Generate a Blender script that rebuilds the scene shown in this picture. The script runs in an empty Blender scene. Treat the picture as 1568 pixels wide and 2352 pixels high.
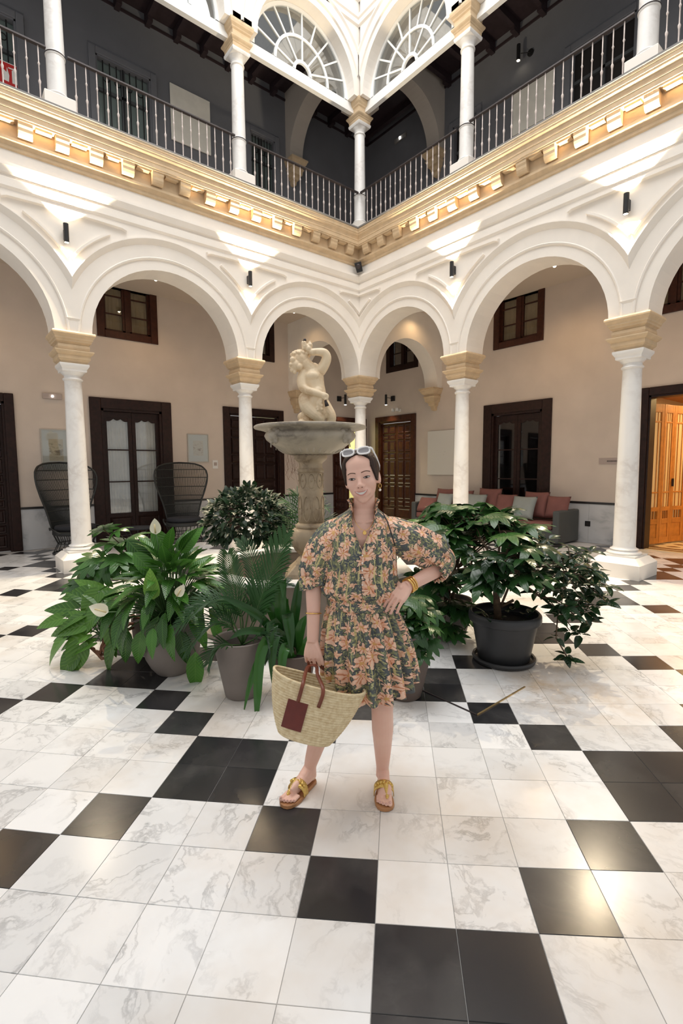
import bpy, bmesh, math, random
from mathutils import Vector, Matrix
R = math.radians
PI = math.pi
sc = bpy.context.scene
COL = sc.collection
# ------------------------------------------------------------------ camera
# world: origin on the floor under the corner column; X runs along the left arcade, Y along the right arcade
cam = bpy.data.cameras.new('camera'); camo = bpy.data.objects.new('camera', cam); COL.objects.link(camo)
cam.sensor_fit = 'VERTICAL'; cam.sensor_height = 36.0; cam.lens = 17.228
cam.clip_start = 0.05; cam.clip_end = 200
camo.matrix_world = Matrix(((-0.7724, -0.0621, 0.6321, 7.782), (0.6351, -0.0659, 0.7696, 8.755), (-0.0062, 0.9959, 0.0908, 1.606), (0, 0, 0, 1)))
sc.camera = camo
# ------------------------------------------------------------------ world, skylight, exposure
w = bpy.data.worlds.new('world'); sc.world = w; w.use_nodes = True
bg = w.node_tree.nodes['Background']; bg.inputs[0].default_value = (1.0, 0.985, 0.97, 1); bg.inputs[1].default_value = 0.53
def area(name, loc, rot, sx, sy, power, col):
    l = bpy.data.lights.new(name, 'AREA'); l.shape = 'RECTANGLE'; l.size = sx; l.size_y = sy; l.energy = power; l.color = col
    o = bpy.data.objects.new(name, l); COL.objects.link(o); o.location = loc; o.rotation_euler = rot
    return o
sky = area('skylight', (4.8, 4.8, 13.6), (0, 0, 0), 7.5, 7.5, 860, (1.0, 0.99, 0.97))
sc.view_settings.view_transform = 'Standard'
try: sc.view_settings.look = 'None'
except Exception: pass
sc.view_settings.gamma = 1.0; sc.view_settings.use_curve_mapping = False
sc.view_settings.exposure = 0.28
# ------------------------------------------------------------------ helpers
MAT = {}
def nodes_of(name):
    m = bpy.data.materials.new(name); m.use_nodes = True; MAT[name] = m
    nt = m.node_tree; return m, nt, nt.nodes, nt.links, nt.nodes['Principled BSDF']
def mk(name, col, rough=0.6, metal=0.0, var=0.0, scale=6.0, bump=0.0, bscale=40.0, spec=0.5, col2=None, trans=0.0, emit=0.0, sheen=0.0, coat=0.0):
    m, nt, N, L, P = nodes_of(name)
    c4 = (*col, 1)
    P.inputs['Base Color'].default_value = c4; P.inputs['Roughness'].default_value = rough; P.inputs['Metallic'].default_value = metal
    P.inputs['Specular IOR Level'].default_value = spec
    if trans: P.inputs['Transmission Weight'].default_value = trans
    if coat: P.inputs['Coat Weight'].default_value = coat
    if emit: P.inputs['Emission Color'].default_value = c4; P.inputs['Emission Strength'].default_value = emit
    if var or col2 or bump:
        tc = N.new('ShaderNodeTexCoord')
    if var or col2:
        nz = N.new('ShaderNodeTexNoise'); nz.inputs['Scale'].default_value = scale; nz.inputs['Detail'].default_value = 5
        L.new(tc.outputs['Object'], nz.inputs['Vector'])
        rp = N.new('ShaderNodeValToRGB'); rp.color_ramp.elements[0].position = 0.3; rp.color_ramp.elements[1].position = 0.72
        a = tuple(max(0, x * (1 - var)) for x in col); b = col2 if col2 else tuple(min(1, x * (1 + var)) for x in col)
        rp.color_ramp.elements[0].color = (*a, 1); rp.color_ramp.elements[1].color = (*b, 1)
        L.new(nz.outputs['Fac'], rp.inputs['Fac']); L.new(rp.outputs['Color'], P.inputs['Base Color'])
    if bump:
        n2 = N.new('ShaderNodeTexNoise'); n2.inputs['Scale'].default_value = bscale; n2.inputs['Detail'].default_value = 3
        L.new(tc.outputs['Object'], n2.inputs['Vector'])
        bp = N.new('ShaderNodeBump'); bp.inputs['Strength'].default_value = bump; bp.inputs['Distance'].default_value = 0.01
        L.new(n2.outputs['Fac'], bp.inputs['Height']); L.new(bp.outputs['Normal'], P.inputs['Normal'])
    return m
def link(o, parent=None):
    COL.objects.link(o)
    if parent is not None: o.parent = parent
    return o
def thing(name, label, cat, loc=(0, 0, 0), rz=0.0, group=None, kind=None):
    o = bpy.data.objects.new(name, None); COL.objects.link(o); o.empty_display_size = 0.1
    o.location = loc; o.rotation_euler = (0, 0, rz)
    if kind: o['kind'] = kind
    if label: o['label'] = label
    if cat: o['category'] = cat
    if group: o['group'] = group
    return o
def tag(o, label=None, cat=None, group=None, kind=None):
    if label: o['label'] = label
    if cat: o['category'] = cat
    if group: o['group'] = group
    if kind: o['kind'] = kind
    return o
def copy_tree(o, parent=None):
    c = o.copy(); COL.objects.link(c)
    if parent is not None: c.parent = parent
    for ch in list(o.children): copy_tree(ch, c)
    return c
class MB:
    """collects geometry for ONE mesh"""
    def __init__(s, f=None): s.v = []; s.f = []; s.map = f
    def add(s, vs, fs):
        o = len(s.v)
        s.v += [s.map(*p) if s.map else tuple(p) for p in vs]; s.f += [tuple(i + o for i in q) for q in fs]; return s
    def box(s, x0, y0, z0, x1, y1, z1):
        return s.add([(x0, y0, z0), (x1, y0, z0), (x1, y1, z0), (x0, y1, z0), (x0, y0, z1), (x1, y0, z1), (x1, y1, z1), (x0, y1, z1)],
                     [(0, 3, 2, 1), (4, 5, 6, 7), (0, 1, 5, 4), (1, 2, 6, 5), (2, 3, 7, 6), (3, 0, 4, 7)])
    def frustum(s, cx, cy, z0, hx0, hy0, z1, hx1, hy1):
        return s.add([(cx - hx0, cy - hy0, z0), (cx + hx0, cy - hy0, z0), (cx + hx0, cy + hy0, z0), (cx - hx0, cy + hy0, z0),
                      (cx - hx1, cy - hy1, z1), (cx + hx1, cy - hy1, z1), (cx + hx1, cy + hy1, z1), (cx - hx1, cy + hy1, z1)],
                     [(0, 3, 2, 1), (4, 5, 6, 7), (0, 1, 5, 4), (1, 2, 6, 5), (2, 3, 7, 6), (3, 0, 4, 7)])
    def lathe(s, prof, n=24, c=(0, 0, 0), caps=True, wob=None):
        vs = []; fs = []
        for k, (r, z) in enumerate(prof):
            for i in range(n):
                a = 2 * PI * i / n; rr = r if wob is None else wob(a, k, r)
                vs.append((c[0] + rr * math.cos(a), c[1] + rr * math.sin(a), c[2] + z))
        for k in range(len(prof) - 1):
            for i in range(n):
                j = (i + 1) % n; fs.append((k * n + i, k * n + j, (k + 1) * n + j, (k + 1) * n + i))
        if caps:
            fs.append(tuple(range(n - 1, -1, -1))); fs.append(tuple(range((len(prof) - 1) * n, len(prof) * n)))
        return s.add(vs, fs)
    def sqlathe(s, prof, c=(0, 0, 0)):
        vs = []; fs = []
        for (h, z) in prof:
            vs += [(c[0] - h, c[1] - h, c[2] + z), (c[0] + h, c[1] - h, c[2] + z), (c[0] + h, c[1] + h, c[2] + z), (c[0] - h, c[1] + h, c[2] + z)]
        for k in range(len(prof) - 1):
            for i in range(4):
                j = (i + 1) % 4; fs.append((k * 4 + i, k * 4 + j, k * 4 + 4 + j, k * 4 + 4 + i))
        fs.append((3, 2, 1, 0)); m = (len(prof) - 1) * 4; fs.append((m, m + 1, m + 2, m + 3))
        return s.add(vs, fs)
    def tube(s, pts, rad, n=8, caps=True, flat=1.0, up=None):
        pts = [Vector(p) for p in pts]; m = len(pts)
        rs = rad if isinstance(rad, (list, tuple)) else [rad] * m
        vs = []; fs = []; prev = None
        for k in range(m):
            t = (pts[min(k + 1, m - 1)] - pts[max(k - 1, 0)]); t = t.normalized() if t.length > 1e-9 else Vector((0, 0, 1))
            if prev is None:
                u = Vector(up) if up else (Vector((0, 0, 1)) if abs(t.z) < 0.9 else Vector((1, 0, 0)))
            else: u = prev
            u = (u - t * u.dot(t)); u = u.normalized() if u.length > 1e-6 else t.orthogonal().normalized()
            prev = u; b = t.cross(u)
            r = rs[k]
            ra, rb = (r if isinstance(r, (tuple, list)) else (r * flat, r))
            for i in range(n):
                a = 2 * PI * i / n
                vs.append(tuple(pts[k] + u * (ra * math.cos(a)) + b * (rb * math.sin(a))))
        for k in range(m - 1):
            for i in range(n):
                j = (i + 1) % n; fs.append((k * n + i, k * n + j, (k + 1) * n + j, (k + 1) * n + i))
        if caps:
            fs.append(tuple(range(n - 1, -1, -1))); fs.append(tuple(range((m - 1) * n, m * n)))
        return s.add(vs, fs)
    def sphere(s, c, r, nu=12, nv=8, sx=1, sy=1, sz=1, rot=None):
        vs = [(0, 0, -1)]; fs = []
        for k in range(1, nv):
            ph = -PI / 2 + PI * k / nv
            for i in range(nu):
                a = 2 * PI * i / nu; vs.append((math.cos(ph) * math.cos(a), math.cos(ph) * math.sin(a), math.sin(ph)))
        vs.append((0, 0, 1)); n = len(vs)
        for i in range(nu): fs.append((0, 1 + (i + 1) % nu, 1 + i))
        for k in range(nv - 2):
            for i in range(nu):
                a = 1 + k * nu; j = (i + 1) % nu; fs.append((a + i, a + j, a + nu + j, a + nu + i))
        for i in range(nu): fs.append((n - 1, n - 1 - nu + i, n - 1 - nu + (i + 1) % nu))
        out = []
        for p in vs:
            q = Vector((p[0] * r * sx, p[1] * r * sy, p[2] * r * sz))
            if rot is not None: q = rot @ q
            out.append((q.x + c[0], q.y + c[1], q.z + c[2]))
        return s.add(out, fs)
    def grid(s, rows, closed=False):
        """rows: list of equally long rows of points"""
        n = len(rows[0]); vs = [p for r in rows for p in r]; fs = []
        for k in range(len(rows) - 1):
            for i in range(n if closed else n - 1):
                j = (i + 1) % n; fs.append((k * n + i, k * n + j, (k + 1) * n + j, (k + 1) * n + i))
        return s.add(vs, fs)
    def mesh(s, name, recalc=True):
        me = bpy.data.meshes.new(name); me.from_pydata(s.v, [], s.f); me.update()
        if recalc:
            bm = bmesh.new(); bm.from_mesh(me); bmesh.ops.recalc_face_normals(bm, faces=bm.faces); bm.to_mesh(me); bm.free()
        return me
    def build(s, name, mat, parent=None, smooth=False, angle=None, recalc=True, loc=None, bevel=None, solid=None, sub=0):
        me = s.mesh(name, recalc); me.materials.append(MAT[mat] if isinstance(mat, str) else mat)
        o = bpy.data.objects.new(name, me); link(o, parent)
        if loc: o.location = loc
        if solid:
            m = o.modifiers.new('solid', 'SOLIDIFY'); m.thickness = solid; m.offset = 0
        if bevel:
            m = o.modifiers.new('bevel', 'BEVEL'); m.width = bevel; m.segments = 2; m.limit_method = 'ANGLE'
        if sub:
            m = o.modifiers.new('sub', 'SUBSURF'); m.levels = sub; m.render_levels = sub
        if smooth:
            for p in me.polygons: p.use_smooth = True
            if angle:
                bm = bmesh.new(); bm.from_mesh(me)
                for e in bm.edges:
                    if len(e.link_faces) == 2 and e.calc_face_angle(0) > R(angle): e.smooth = False
                bm.to_mesh(me); bm.free()
        return o
def LW(a, b, z): return (a, b, z)          # left arcade frame: a along the wall, b out into the court
def RW(a, b, z): return (b, a, z)          # right arcade frame
SIDES = (('left', LW), ('right', RW))
# ------------------------------------------------------------------ materials
mk('plaster_white', (0.84, 0.785, 0.715), 0.75, var=0.03, scale=3, bump=0.05, bscale=60)
mk('plaster_tan', (0.60, 0.45, 0.285), 0.7, var=0.10, scale=8, bump=0.05, bscale=60)
mk('plaster_beige', (0.60, 0.52, 0.455), 0.8, var=0.06, scale=1.5, bump=0.10, bscale=25)
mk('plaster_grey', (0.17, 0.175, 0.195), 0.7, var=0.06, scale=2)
mk('beige_arch', (0.52, 0.47, 0.42), 0.75, var=0.04, scale=2)
mk('ceiling_white', (0.56, 0.47, 0.38), 0.8)
mk('beam_dark', (0.030, 0.018, 0.022), 0.6, var=0.2, scale=8)
mk('wood_dark', (0.020, 0.0075, 0.0055), 0.45, var=0.35, scale=14, spec=.25)
mk('wood_red', (0.050, 0.015, 0.008), 0.42, var=0.3, scale=14, spec=.3)
mk('wood_carved', (0.060, 0.018, 0.008), 0.32, var=0.3, scale=14, spec=.35)
mk('wood_oak', (0.50, 0.20, 0.038), 0.4, var=0.18, scale=10)
mk('door_grey', (0.075, 0.08, 0.085), 0.5)
mk('iron_light', (0.58, 0.50, 0.46), 0.45, metal=0.0, var=0.15, scale=20)
mk('iron_dark', (0.045, 0.035, 0.035), 0.45, metal=0.3)
mk('black_metal', (0.012, 0.012, 0.013), 0.4)
mk('paint_white', (0.86, 0.86, 0.84), 0.4)
mk('lead_grey', (0.22, 0.21, 0.2), 0.6)
mk('brass', (0.60, 0.42, 0.2), 0.35, metal=0.8, var=0.2, scale=9)
mk('lamp_glow', (1.0, 0.86, 0.62), 0.5, emit=14)
mk('lamp_white', (1.0, 0.97, 0.92), 0.5, emit=10)
mk('grout', (0.42, 0.41, 0.40), 0.6)
mk('trim_black', (0.016, 0.015, 0.016), 0.3)
def marble(name, base, vein, vs=3.0, rough=0.3, amount=0.5, stain=0.0, attr=False, sharp=0.06, cloud=0.15):
    m, nt, N, L, P = nodes_of(name)
    tc = N.new('ShaderNodeTexCoord'); geo = N.new('ShaderNodeNewGeometry')
    P.inputs['Roughness'].default_value = rough
    vec = tc.outputs['Object']
    if attr:
        at = N.new('ShaderNodeAttribute'); at.attribute_name = 'tile_rnd'
        rot = N.new('ShaderNodeVectorRotate'); rot.rotation_type = 'Z_AXIS'
        mul = N.new('ShaderNodeMath'); mul.operation = 'MULTIPLY'; mul.inputs[1].default_value = 47.0
        L.new(at.outputs['Fac'], mul.inputs[0]); L.new(mul.outputs[0], rot.inputs['Angle'])
        add = N.new('ShaderNodeVectorMath'); add.operation = 'ADD'
        cmb = N.new('ShaderNodeCombineXYZ'); m2 = N.new('ShaderNodeMath'); m2.operation = 'MULTIPLY'; m2.inputs[1].default_value = 91.0
        L.new(at.outputs['Fac'], m2.inputs[0]); L.new(m2.outputs[0], cmb.inputs['X']); L.new(m2.outputs[0], cmb.inputs['Z'])
        L.new(geo.outputs['Position'], rot.inputs['Vector'])
        L.new(rot.outputs[0], add.inputs[0]); L.new(cmb.outputs[0], add.inputs[1]); vec = add.outputs[0]
    # warped ridged noise = veins
    n0 = N.new('ShaderNodeTexNoise'); n0.inputs['Scale'].default_value = vs * 0.8; n0.inputs['Detail'].default_value = 6; L.new(vec, n0.inputs['Vector'])
    sub = N.new('ShaderNodeVectorMath'); sub.operation = 'SCALE'; sub.inputs['Scale'].default_value = 0.55; L.new(n0.outputs['Color'], sub.inputs[0])
    ad = N.new('ShaderNodeVectorMath'); ad.operation = 'ADD'; L.new(vec, ad.inputs[0]); L.new(sub.outputs[0], ad.inputs[1])
    mp = N.new('ShaderNodeMapping'); mp.inputs['Scale'].default_value = (1.0, 0.38, 1.0); L.new(ad.outputs[0], mp.inputs['Vector'])
    n1 = N.new('ShaderNodeTexNoise'); n1.inputs['Scale'].default_value = vs * 2.2; n1.inputs['Detail'].default_value = 5; n1.inputs['Roughness'].default_value = 0.6
    L.new(mp.outputs[0], n1.inputs['Vector'])
    s1 = N.new('ShaderNodeMath'); s1.operation = 'SUBTRACT'; s1.inputs[1].default_value = 0.5; L.new(n1.outputs['Fac'], s1.inputs[0])
    ab = N.new('ShaderNodeMath'); ab.operation = 'ABSOLUTE'; L.new(s1.outputs[0], ab.inputs[0])
    mr = N.new('ShaderNodeMapRange'); mr.inputs['From Min'].default_value = 0.0; mr.inputs['From Max'].default_value = sharp; mr.inputs['To Min'].default_value = 1.0; mr.inputs['To Max'].default_value = 0.0
    L.new(ab.outputs[0], mr.inputs['Value'])
    # veins come and go
    n2 = N.new('ShaderNodeTexNoise'); n2.inputs['Scale'].default_value = vs * 0.9; n2.inputs['Detail'].default_value = 3; L.new(ad.outputs[0], n2.inputs['Vector'])
    m2r = N.new('ShaderNodeMapRange'); m2r.inputs['From Min'].default_value = 0.42; m2r.inputs['From Max'].default_value = 0.68; L.new(n2.outputs['Fac'], m2r.inputs['Value'])
    mm = N.new('ShaderNodeMath'); mm.operation = 'MULTIPLY'; L.new(mr.outputs[0], mm.inputs[0]); L.new(m2r.outputs[0], mm.inputs[1])
    mm2 = N.new('ShaderNodeMath'); mm2.operation = 'MULTIPLY'; mm2.inputs[1].default_value = amount; L.new(mm.outputs[0], mm2.inputs[0])
    cl = N.new('ShaderNodeMath'); cl.operation = 'MULTIPLY'; cl.inputs[1].default_value = cloud; L.new(m2r.outputs[0], cl.inputs[0])
    sm = N.new('ShaderNodeMath'); sm.operation = 'ADD'; sm.use_clamp = True; L.new(mm2.outputs[0], sm.inputs[0]); L.new(cl.outputs[0], sm.inputs[1])
    mx = N.new('ShaderNodeMix'); mx.data_type = 'RGBA'; mx.inputs['A'].default_value = (*base, 1); mx.inputs['B'].default_value = (*vein, 1)
    L.new(sm.outputs[0], mx.inputs['Factor']); out = mx.outputs['Result']
    if stain:
        n3 = N.new('ShaderNodeTexNoise'); n3.inputs['Scale'].default_value = 0.55; n3.inputs['Detail'].default_value = 6; n3.inputs['Roughness'].default_value = 0.62; L.new(geo.outputs['Position'], n3.inputs['Vector'])
        m3 = N.new('ShaderNodeMapRange'); m3.inputs['From Min'].default_value = 0.50; m3.inputs['From Max'].default_value = 0.70; m3.inputs['To Max'].default_value = stain; L.new(n3.outputs['Fac'], m3.inputs['Value'])
        # old watering stains round the plant pots
        acc = None
        for (cx, cy, rr) in ((4.35, 7.15, .95), (6.55, 4.45, .9), (5.6, 6.3, .7)):
            dd = N.new('ShaderNodeVectorMath'); dd.operation = 'DISTANCE'; dd.inputs[1].default_value = (cx, cy, 0); L.new(geo.outputs['Position'], dd.inputs[0])
            mr5 = N.new('ShaderNodeMapRange'); mr5.interpolation_type = 'SMOOTHSTEP'; mr5.inputs['From Min'].default_value = 0; mr5.inputs['From Max'].default_value = rr; mr5.inputs['To Min'].default_value = 1; mr5.inputs['To Max'].default_value = 0; L.new(dd.outputs['Value'], mr5.inputs['Value'])
            if acc is None: acc = mr5.outputs[0]
            else:
                mxm = N.new('ShaderNodeMath'); mxm.operation = 'MAXIMUM'; L.new(acc, mxm.inputs[0]); L.new(mr5.outputs[0], mxm.inputs[1]); acc = mxm.outputs[0]
        n5 = N.new('ShaderNodeTexNoise'); n5.inputs['Scale'].default_value = 2.2; n5.inputs['Detail'].default_value = 6; n5.inputs['Roughness'].default_value = .65; L.new(geo.outputs['Position'], n5.inputs['Vector'])
        m5 = N.new('ShaderNodeMapRange'); m5.inputs['From Min'].default_value = .38; m5.inputs['From Max'].default_value = .68; m5.inputs['To Max'].default_value = .95; L.new(n5.outputs['Fac'], m5.inputs['Value'])
        mu5 = N.new('ShaderNodeMath'); mu5.operation = 'MULTIPLY'; L.new(acc, mu5.inputs[0]); L.new(m5.outputs[0], mu5.inputs[1])
        mx5 = N.new('ShaderNodeMath'); mx5.operation = 'MAXIMUM'; L.new(m3.outputs[0], mx5.inputs[0]); L.new(mu5.outputs[0], mx5.inputs[1]); m3 = mx5
        mx2 = N.new('ShaderNodeMix'); mx2.data_type = 'RGBA'; mx2.inputs['B'].default_value = (0.56, 0.42, 0.28, 1)
        L.new(out, mx2.inputs['A']); L.new(m3.outputs[0], mx2.inputs['Factor']); out = mx2.outputs['Result']
    if attr:  # small tone change from tile to tile
        fr = N.new('ShaderNodeMath'); fr.operation = 'MULTIPLY'; fr.inputs[1].default_value = 13.7; L.new(at.outputs['Fac'], fr.inputs[0])
        fc = N.new('ShaderNodeMath'); fc.operation = 'FRACT'; L.new(fr.outputs[0], fc.inputs[0])
        mr4 = N.new('ShaderNodeMapRange'); mr4.inputs['To Min'].default_value = 0.86; mr4.inputs['To Max'].default_value = 1.06; L.new(fc.outputs[0], mr4.inputs['Value'])
        vm = N.new('ShaderNodeVectorMath'); vm.operation = 'SCALE'; L.new(out, vm.inputs[0]); L.new(mr4.outputs[0], vm.inputs['Scale']); out = vm.outputs[0]
    L.new(out, P.inputs['Base Color'])
    return m
marble('marble_white', (0.82, 0.815, 0.81), (0.24, 0.24, 0.25), 3.2, 0.20, 0.55, 0.5, True, 0.045, 0.13)
marble('marble_black', (0.024, 0.0235, 0.026), (0.12, 0.115, 0.11), 2.2, 0.20, 0.12, 0.0, True, 0.05, 0.38)
marble('marble_column', (0.80, 0.78, 0.75), (0.50, 0.44, 0.40), 2.0, 0.35, 0.5, 0, False, 0.09, 0.18)
marble('marble_grey', (0.56, 0.57, 0.585), (0.17, 0.18, 0.20), 1.4, 0.22, 0.6, 0, False, 0.08, 0.4)
marble('marble_statue', (0.84, 0.68, 0.47), (0.50, 0.30, 0.13), 5.0, 0.45, 0.35, 0, False, 0.1, 0.30)
marble('marble_fountain', (0.44, 0.345, 0.235), (0.17, 0.12, 0.075), 4.0, 0.55, 0.5, 0, False, 0.1, 0.45)
marble('marble_bowl', (0.48, 0.42, 0.335), (0.19, 0.165, 0.135), 3.0, 0.5, 0.5, 0, False, 0.12, 0.5)
def glassmat(name, tint, alpha_f, rough=0.03):
    m, nt, N, L, P = nodes_of(name)
    tr = N.new('ShaderNodeBsdfTransparent'); tr.inputs[0].default_value = (*tint, 1)
    gl = N.new('ShaderNodeBsdfGlossy'); gl.inputs['Roughness'].default_value = rough
    lw = N.new('ShaderNodeLayerWeight'); lw.inputs['Blend'].default_value = 0.35
    ms = N.new('ShaderNodeMath'); ms.operation = 'MULTIPLY_ADD'; ms.inputs[1].default_value = 0.6; ms.inputs[2].default_value = alpha_f; ms.use_clamp = True
    L.new(lw.outputs['Fresnel'], ms.inputs[0])
    mi = N.new('ShaderNodeMixShader'); L.new(ms.outputs[0], mi.inputs[0]); L.new(tr.outputs[0], mi.inputs[1]); L.new(gl.outputs[0], mi.inputs[2])
    L.new(mi.outputs[0], N['Material Output'].inputs['Surface'])
glassmat('glass', (0.93, 0.95, 0.95), 0.05)
glassmat('glass_dark', (0.35, 0.33, 0.33), 0.06)
# ------------------------------------------------------------------ floor: black and white marble, laid diagonally
T = 0.28; S2 = math.sqrt(0.5)
CF = ((-0.00361, 0.016658, 0.13719, 0.102878, -0.306203, -0.068829, 0.140183, -0.009018, 0.368989, -0.025171),
      (-0.035159, 0.150885, 0.070822, 0.514669, 0.132824, -0.522343, 0.014291, 0.040356, -0.119997, 0.571639))
def tile_pt(i, j):     # the old floor is not laid perfectly square: a gentle drift of the joints
    a = max(-19, min(13, i)) / 10; b = max(-4, min(15.5, j)) / 10
    g = (1, a, b, a * a, a * b, b * b, a ** 3, a * a * b, a * b * b, b ** 3)
    di = sum(x * y for x, y in zip(g, CF[0])); dj = sum(x * y for x, y in zip(g, CF[1]))
    x, y = i + di + 2.3102, j + dj - 35.0117
    return ((-x - y) * S2 * T, (x - y) * S2 * T)
def is_black(i, j):
    u, v = i + 4, j - 1
    for a in range(-8, 9):
        for b in range(-8, 9):
            p, q = u - 4 * a - 4 * b, v - 4 * a + 4 * b
            if (p, q) in ((0, 0), (1, 0), (0, 1), (1, 1), (2, 2), (3, 3), (-1, 2), (-2, 3)): return True
    return False
fl = MB(); fl.box(-9.5, -3.2, -0.25, 13.5, 13.5, -0.004)
floor = tag(fl.build('floor', 'grout'), 'courtyard floor of black and white marble squares laid diagonally', None, None, 'structure')
Mi = camo.matrix_world.inverted()
rng = random.Random(5)
tiles = []
for i in range(-34, 34):
    for j in range(-7, 50):
        q = [tile_pt(i, j), tile_pt(i + 1, j), tile_pt(i + 1, j + 1), tile_pt(i, j + 1)]
        cx = sum(p[0] for p in q) / 4; cy = sum(p[1] for p in q) / 4
        if cx < -2.55 or cy < -2.55 or cx > 12.5 or cy > 12.5: continue
        c = Mi @ Vector((cx, cy, 0)); d = -c.z
        if d < 0.9: continue
        px = c.x / d; py = c.y / d
        if abs(px) > 1.05 + 0.3 / d or py < -1.45: continue
        inview = abs(px) < 0.72 + 0.15 / d and py > -1.1
        tiles.append((0 if inview else 1, d, i, j, q))
tiles.sort()
def tile_geo(mb, q, h, g=0.0011):
    cx = sum(p[0] for p in q) / 4; cy = sum(p[1] for p in q) / 4
    def ins(p, e):
        dx, dy = cx - p[0], cy - p[1]; l = math.hypot(dx, dy); return (p[0] + dx / l * e, p[1] + dy / l * e)
    lo = [ins(p, g * 1.4) for p in q]; hi = [ins(p, g * 1.4 + 0.0012) for p in q]
    vs = [(*p, -0.012) for p in lo] + [(*p, h - 0.0012) for p in lo] + [(*p, h) for p in hi]
    fs = [(0, 1, 5, 4), (1, 2, 6, 5), (2, 3, 7, 6), (3, 0, 4, 7), (4, 5, 9, 8), (5, 6, 10, 9), (6, 7, 11, 10), (7, 4, 8, 11), (8, 9, 10, 11)]
    mb.add(vs, fs)
def set_rnd(me, vals):
    at = me.attributes.new('tile_rnd', 'FLOAT', 'FACE')
    at.data.foreach_set('value', vals)
rest = {True: (MB(), []), False: (MB(), [])}
for k, (pr, d, i, j, q) in enumerate(tiles):
    bk = is_black(i, j); h = rng.uniform(-0.0006, 0.0004); rv = rng.random()
    if k < 300:
        mb = MB(); tile_geo(mb, q, h)
        o = mb.build('marble_tile', 'marble_black' if bk else 'marble_white', floor); set_rnd(o.data, [rv] * 9)
    else:
        mb, vals = rest[bk]; tile_geo(mb, q, h); vals += [rv] * 9
for bk, (mb, vals) in rest.items():
    o = mb.build('marble_tiles', 'marble_black' if bk else 'marble_white', floor); set_rnd(o.data, vals); o['kind'] = 'stuff'
# ------------------------------------------------------------------ arcades (two storeys on two sides)
BAY = {'left': (0.0, 3.024, 6.043, 9.065), 'right': (0.0, 2.909, 5.862, 8.80)}
HW = 0.25                      # half thickness of the arcade walls
ZSP, ZC = 3.68, 3.66           # lower impost top, arch centre
ZUP, ZU = 9.62, 9.64           # upper
FLOOR2 = 6.76
def arch_panel(mb, a0, a1, ac, r, zc, z0, ztop, b0, b1, n=28):
    """wall piece a0..a1 with a round-headed opening, as one solid"""
    pts = [(ac - r * math.cos(PI * k / n), zc + r * math.sin(PI * k / n)) for k in range(n + 1)]
    for s0, s1 in ((a0, ac - r), (ac + r, a1)):
        if s1 - s0 > 1e-4: mb.box(s0, b0, z0, s1, b1, ztop)
    for k in range(n):
        (x0, y0), (x1, y1) = pts[k], pts[k + 1]
        mb.add([(x0, b1, y0), (x1, b1, y1), (x1, b1, ztop), (x0, b1, ztop), (x0, b0, y0), (x1, b0, y1), (x1, b0, ztop), (x0, b0, ztop)],
               [(0, 1, 2, 3), (4, 7, 6, 5), (0, 4, 5, 1), (3, 2, 6, 7)])
def sweep_arc(mb, ac, zc, prof, lo, hi, zfoot, n=40):
    """moulding profile [(radius, b)] swept round the arch and down two straight legs, clipped to lo..hi"""
    rows = []
    th = [PI * k / n for k in range(n + 1)]
    ring = [[(ac - r * math.cos(t), b, zc + r * math.sin(t)) for (r, b) in prof] for t in th]
    rows.append([(ac - r, b, zfoot) for (r, b) in prof]); rows += ring; rows.append([(ac + r, b, zfoot) for (r, b) in prof])
    bm = bmesh.new(); vs = [[bm.verts.new(p) for p in row] for row in rows]
    for k in range(len(rows) - 1):
        for i in range(len(prof) - 1): bm.faces.new((vs[k][i], vs[k][i + 1], vs[k + 1][i + 1], vs[k + 1][i]))
    for co, no in (((lo, 0, 0), (-1, 0, 0)), ((hi, 0, 0), (1, 0, 0))):
        bmesh.ops.bisect_plane(bm, geom=list(bm.verts) + list(bm.edges) + list(bm.faces), plane_co=co, plane_no=no, clear_outer=True)
    bm.verts.index_update()
    mb.add([tuple(v.co) for v in bm.verts], [tuple(v.index for v in f.verts) for f in bm.faces]); bm.free()
def run(mb, prof, a1, a0=None):
    """straight moulding [(b,z)] mitred into the court corner"""
    mb.grid([[(b if a0 is None else a0, b, z) for (b, z) in prof], [(a1, b, z) for (b, z) in prof]])
def bar_path(mb, pts, wdt, b0, b1):
    """flat raised strip that follows pts [(a,z)], width wdt"""
    rows = []
    for k, (a, z) in enumerate(pts):
        a_, z_ = pts[max(k - 1, 0)]; an, zn = pts[min(k + 1, len(pts) - 1)]
        dx, dz = an - a_, zn - z_; l = math.hypot(dx, dz); nx, nz = -dz / l * wdt / 2, dx / l * wdt / 2
        rows.append([(a + nx, b0, z + nz), (a + nx * 0.6, b1, z + nz * 0.6), (a - nx * 0.6, b1, z - nz * 0.6), (a - nx, b0, z - nz)])
    mb.grid(rows); mb.add([*rows[0], *rows[-1]], [(0, 1, 2, 3), (4, 5, 6, 7)])
arc_objs = {}
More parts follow.
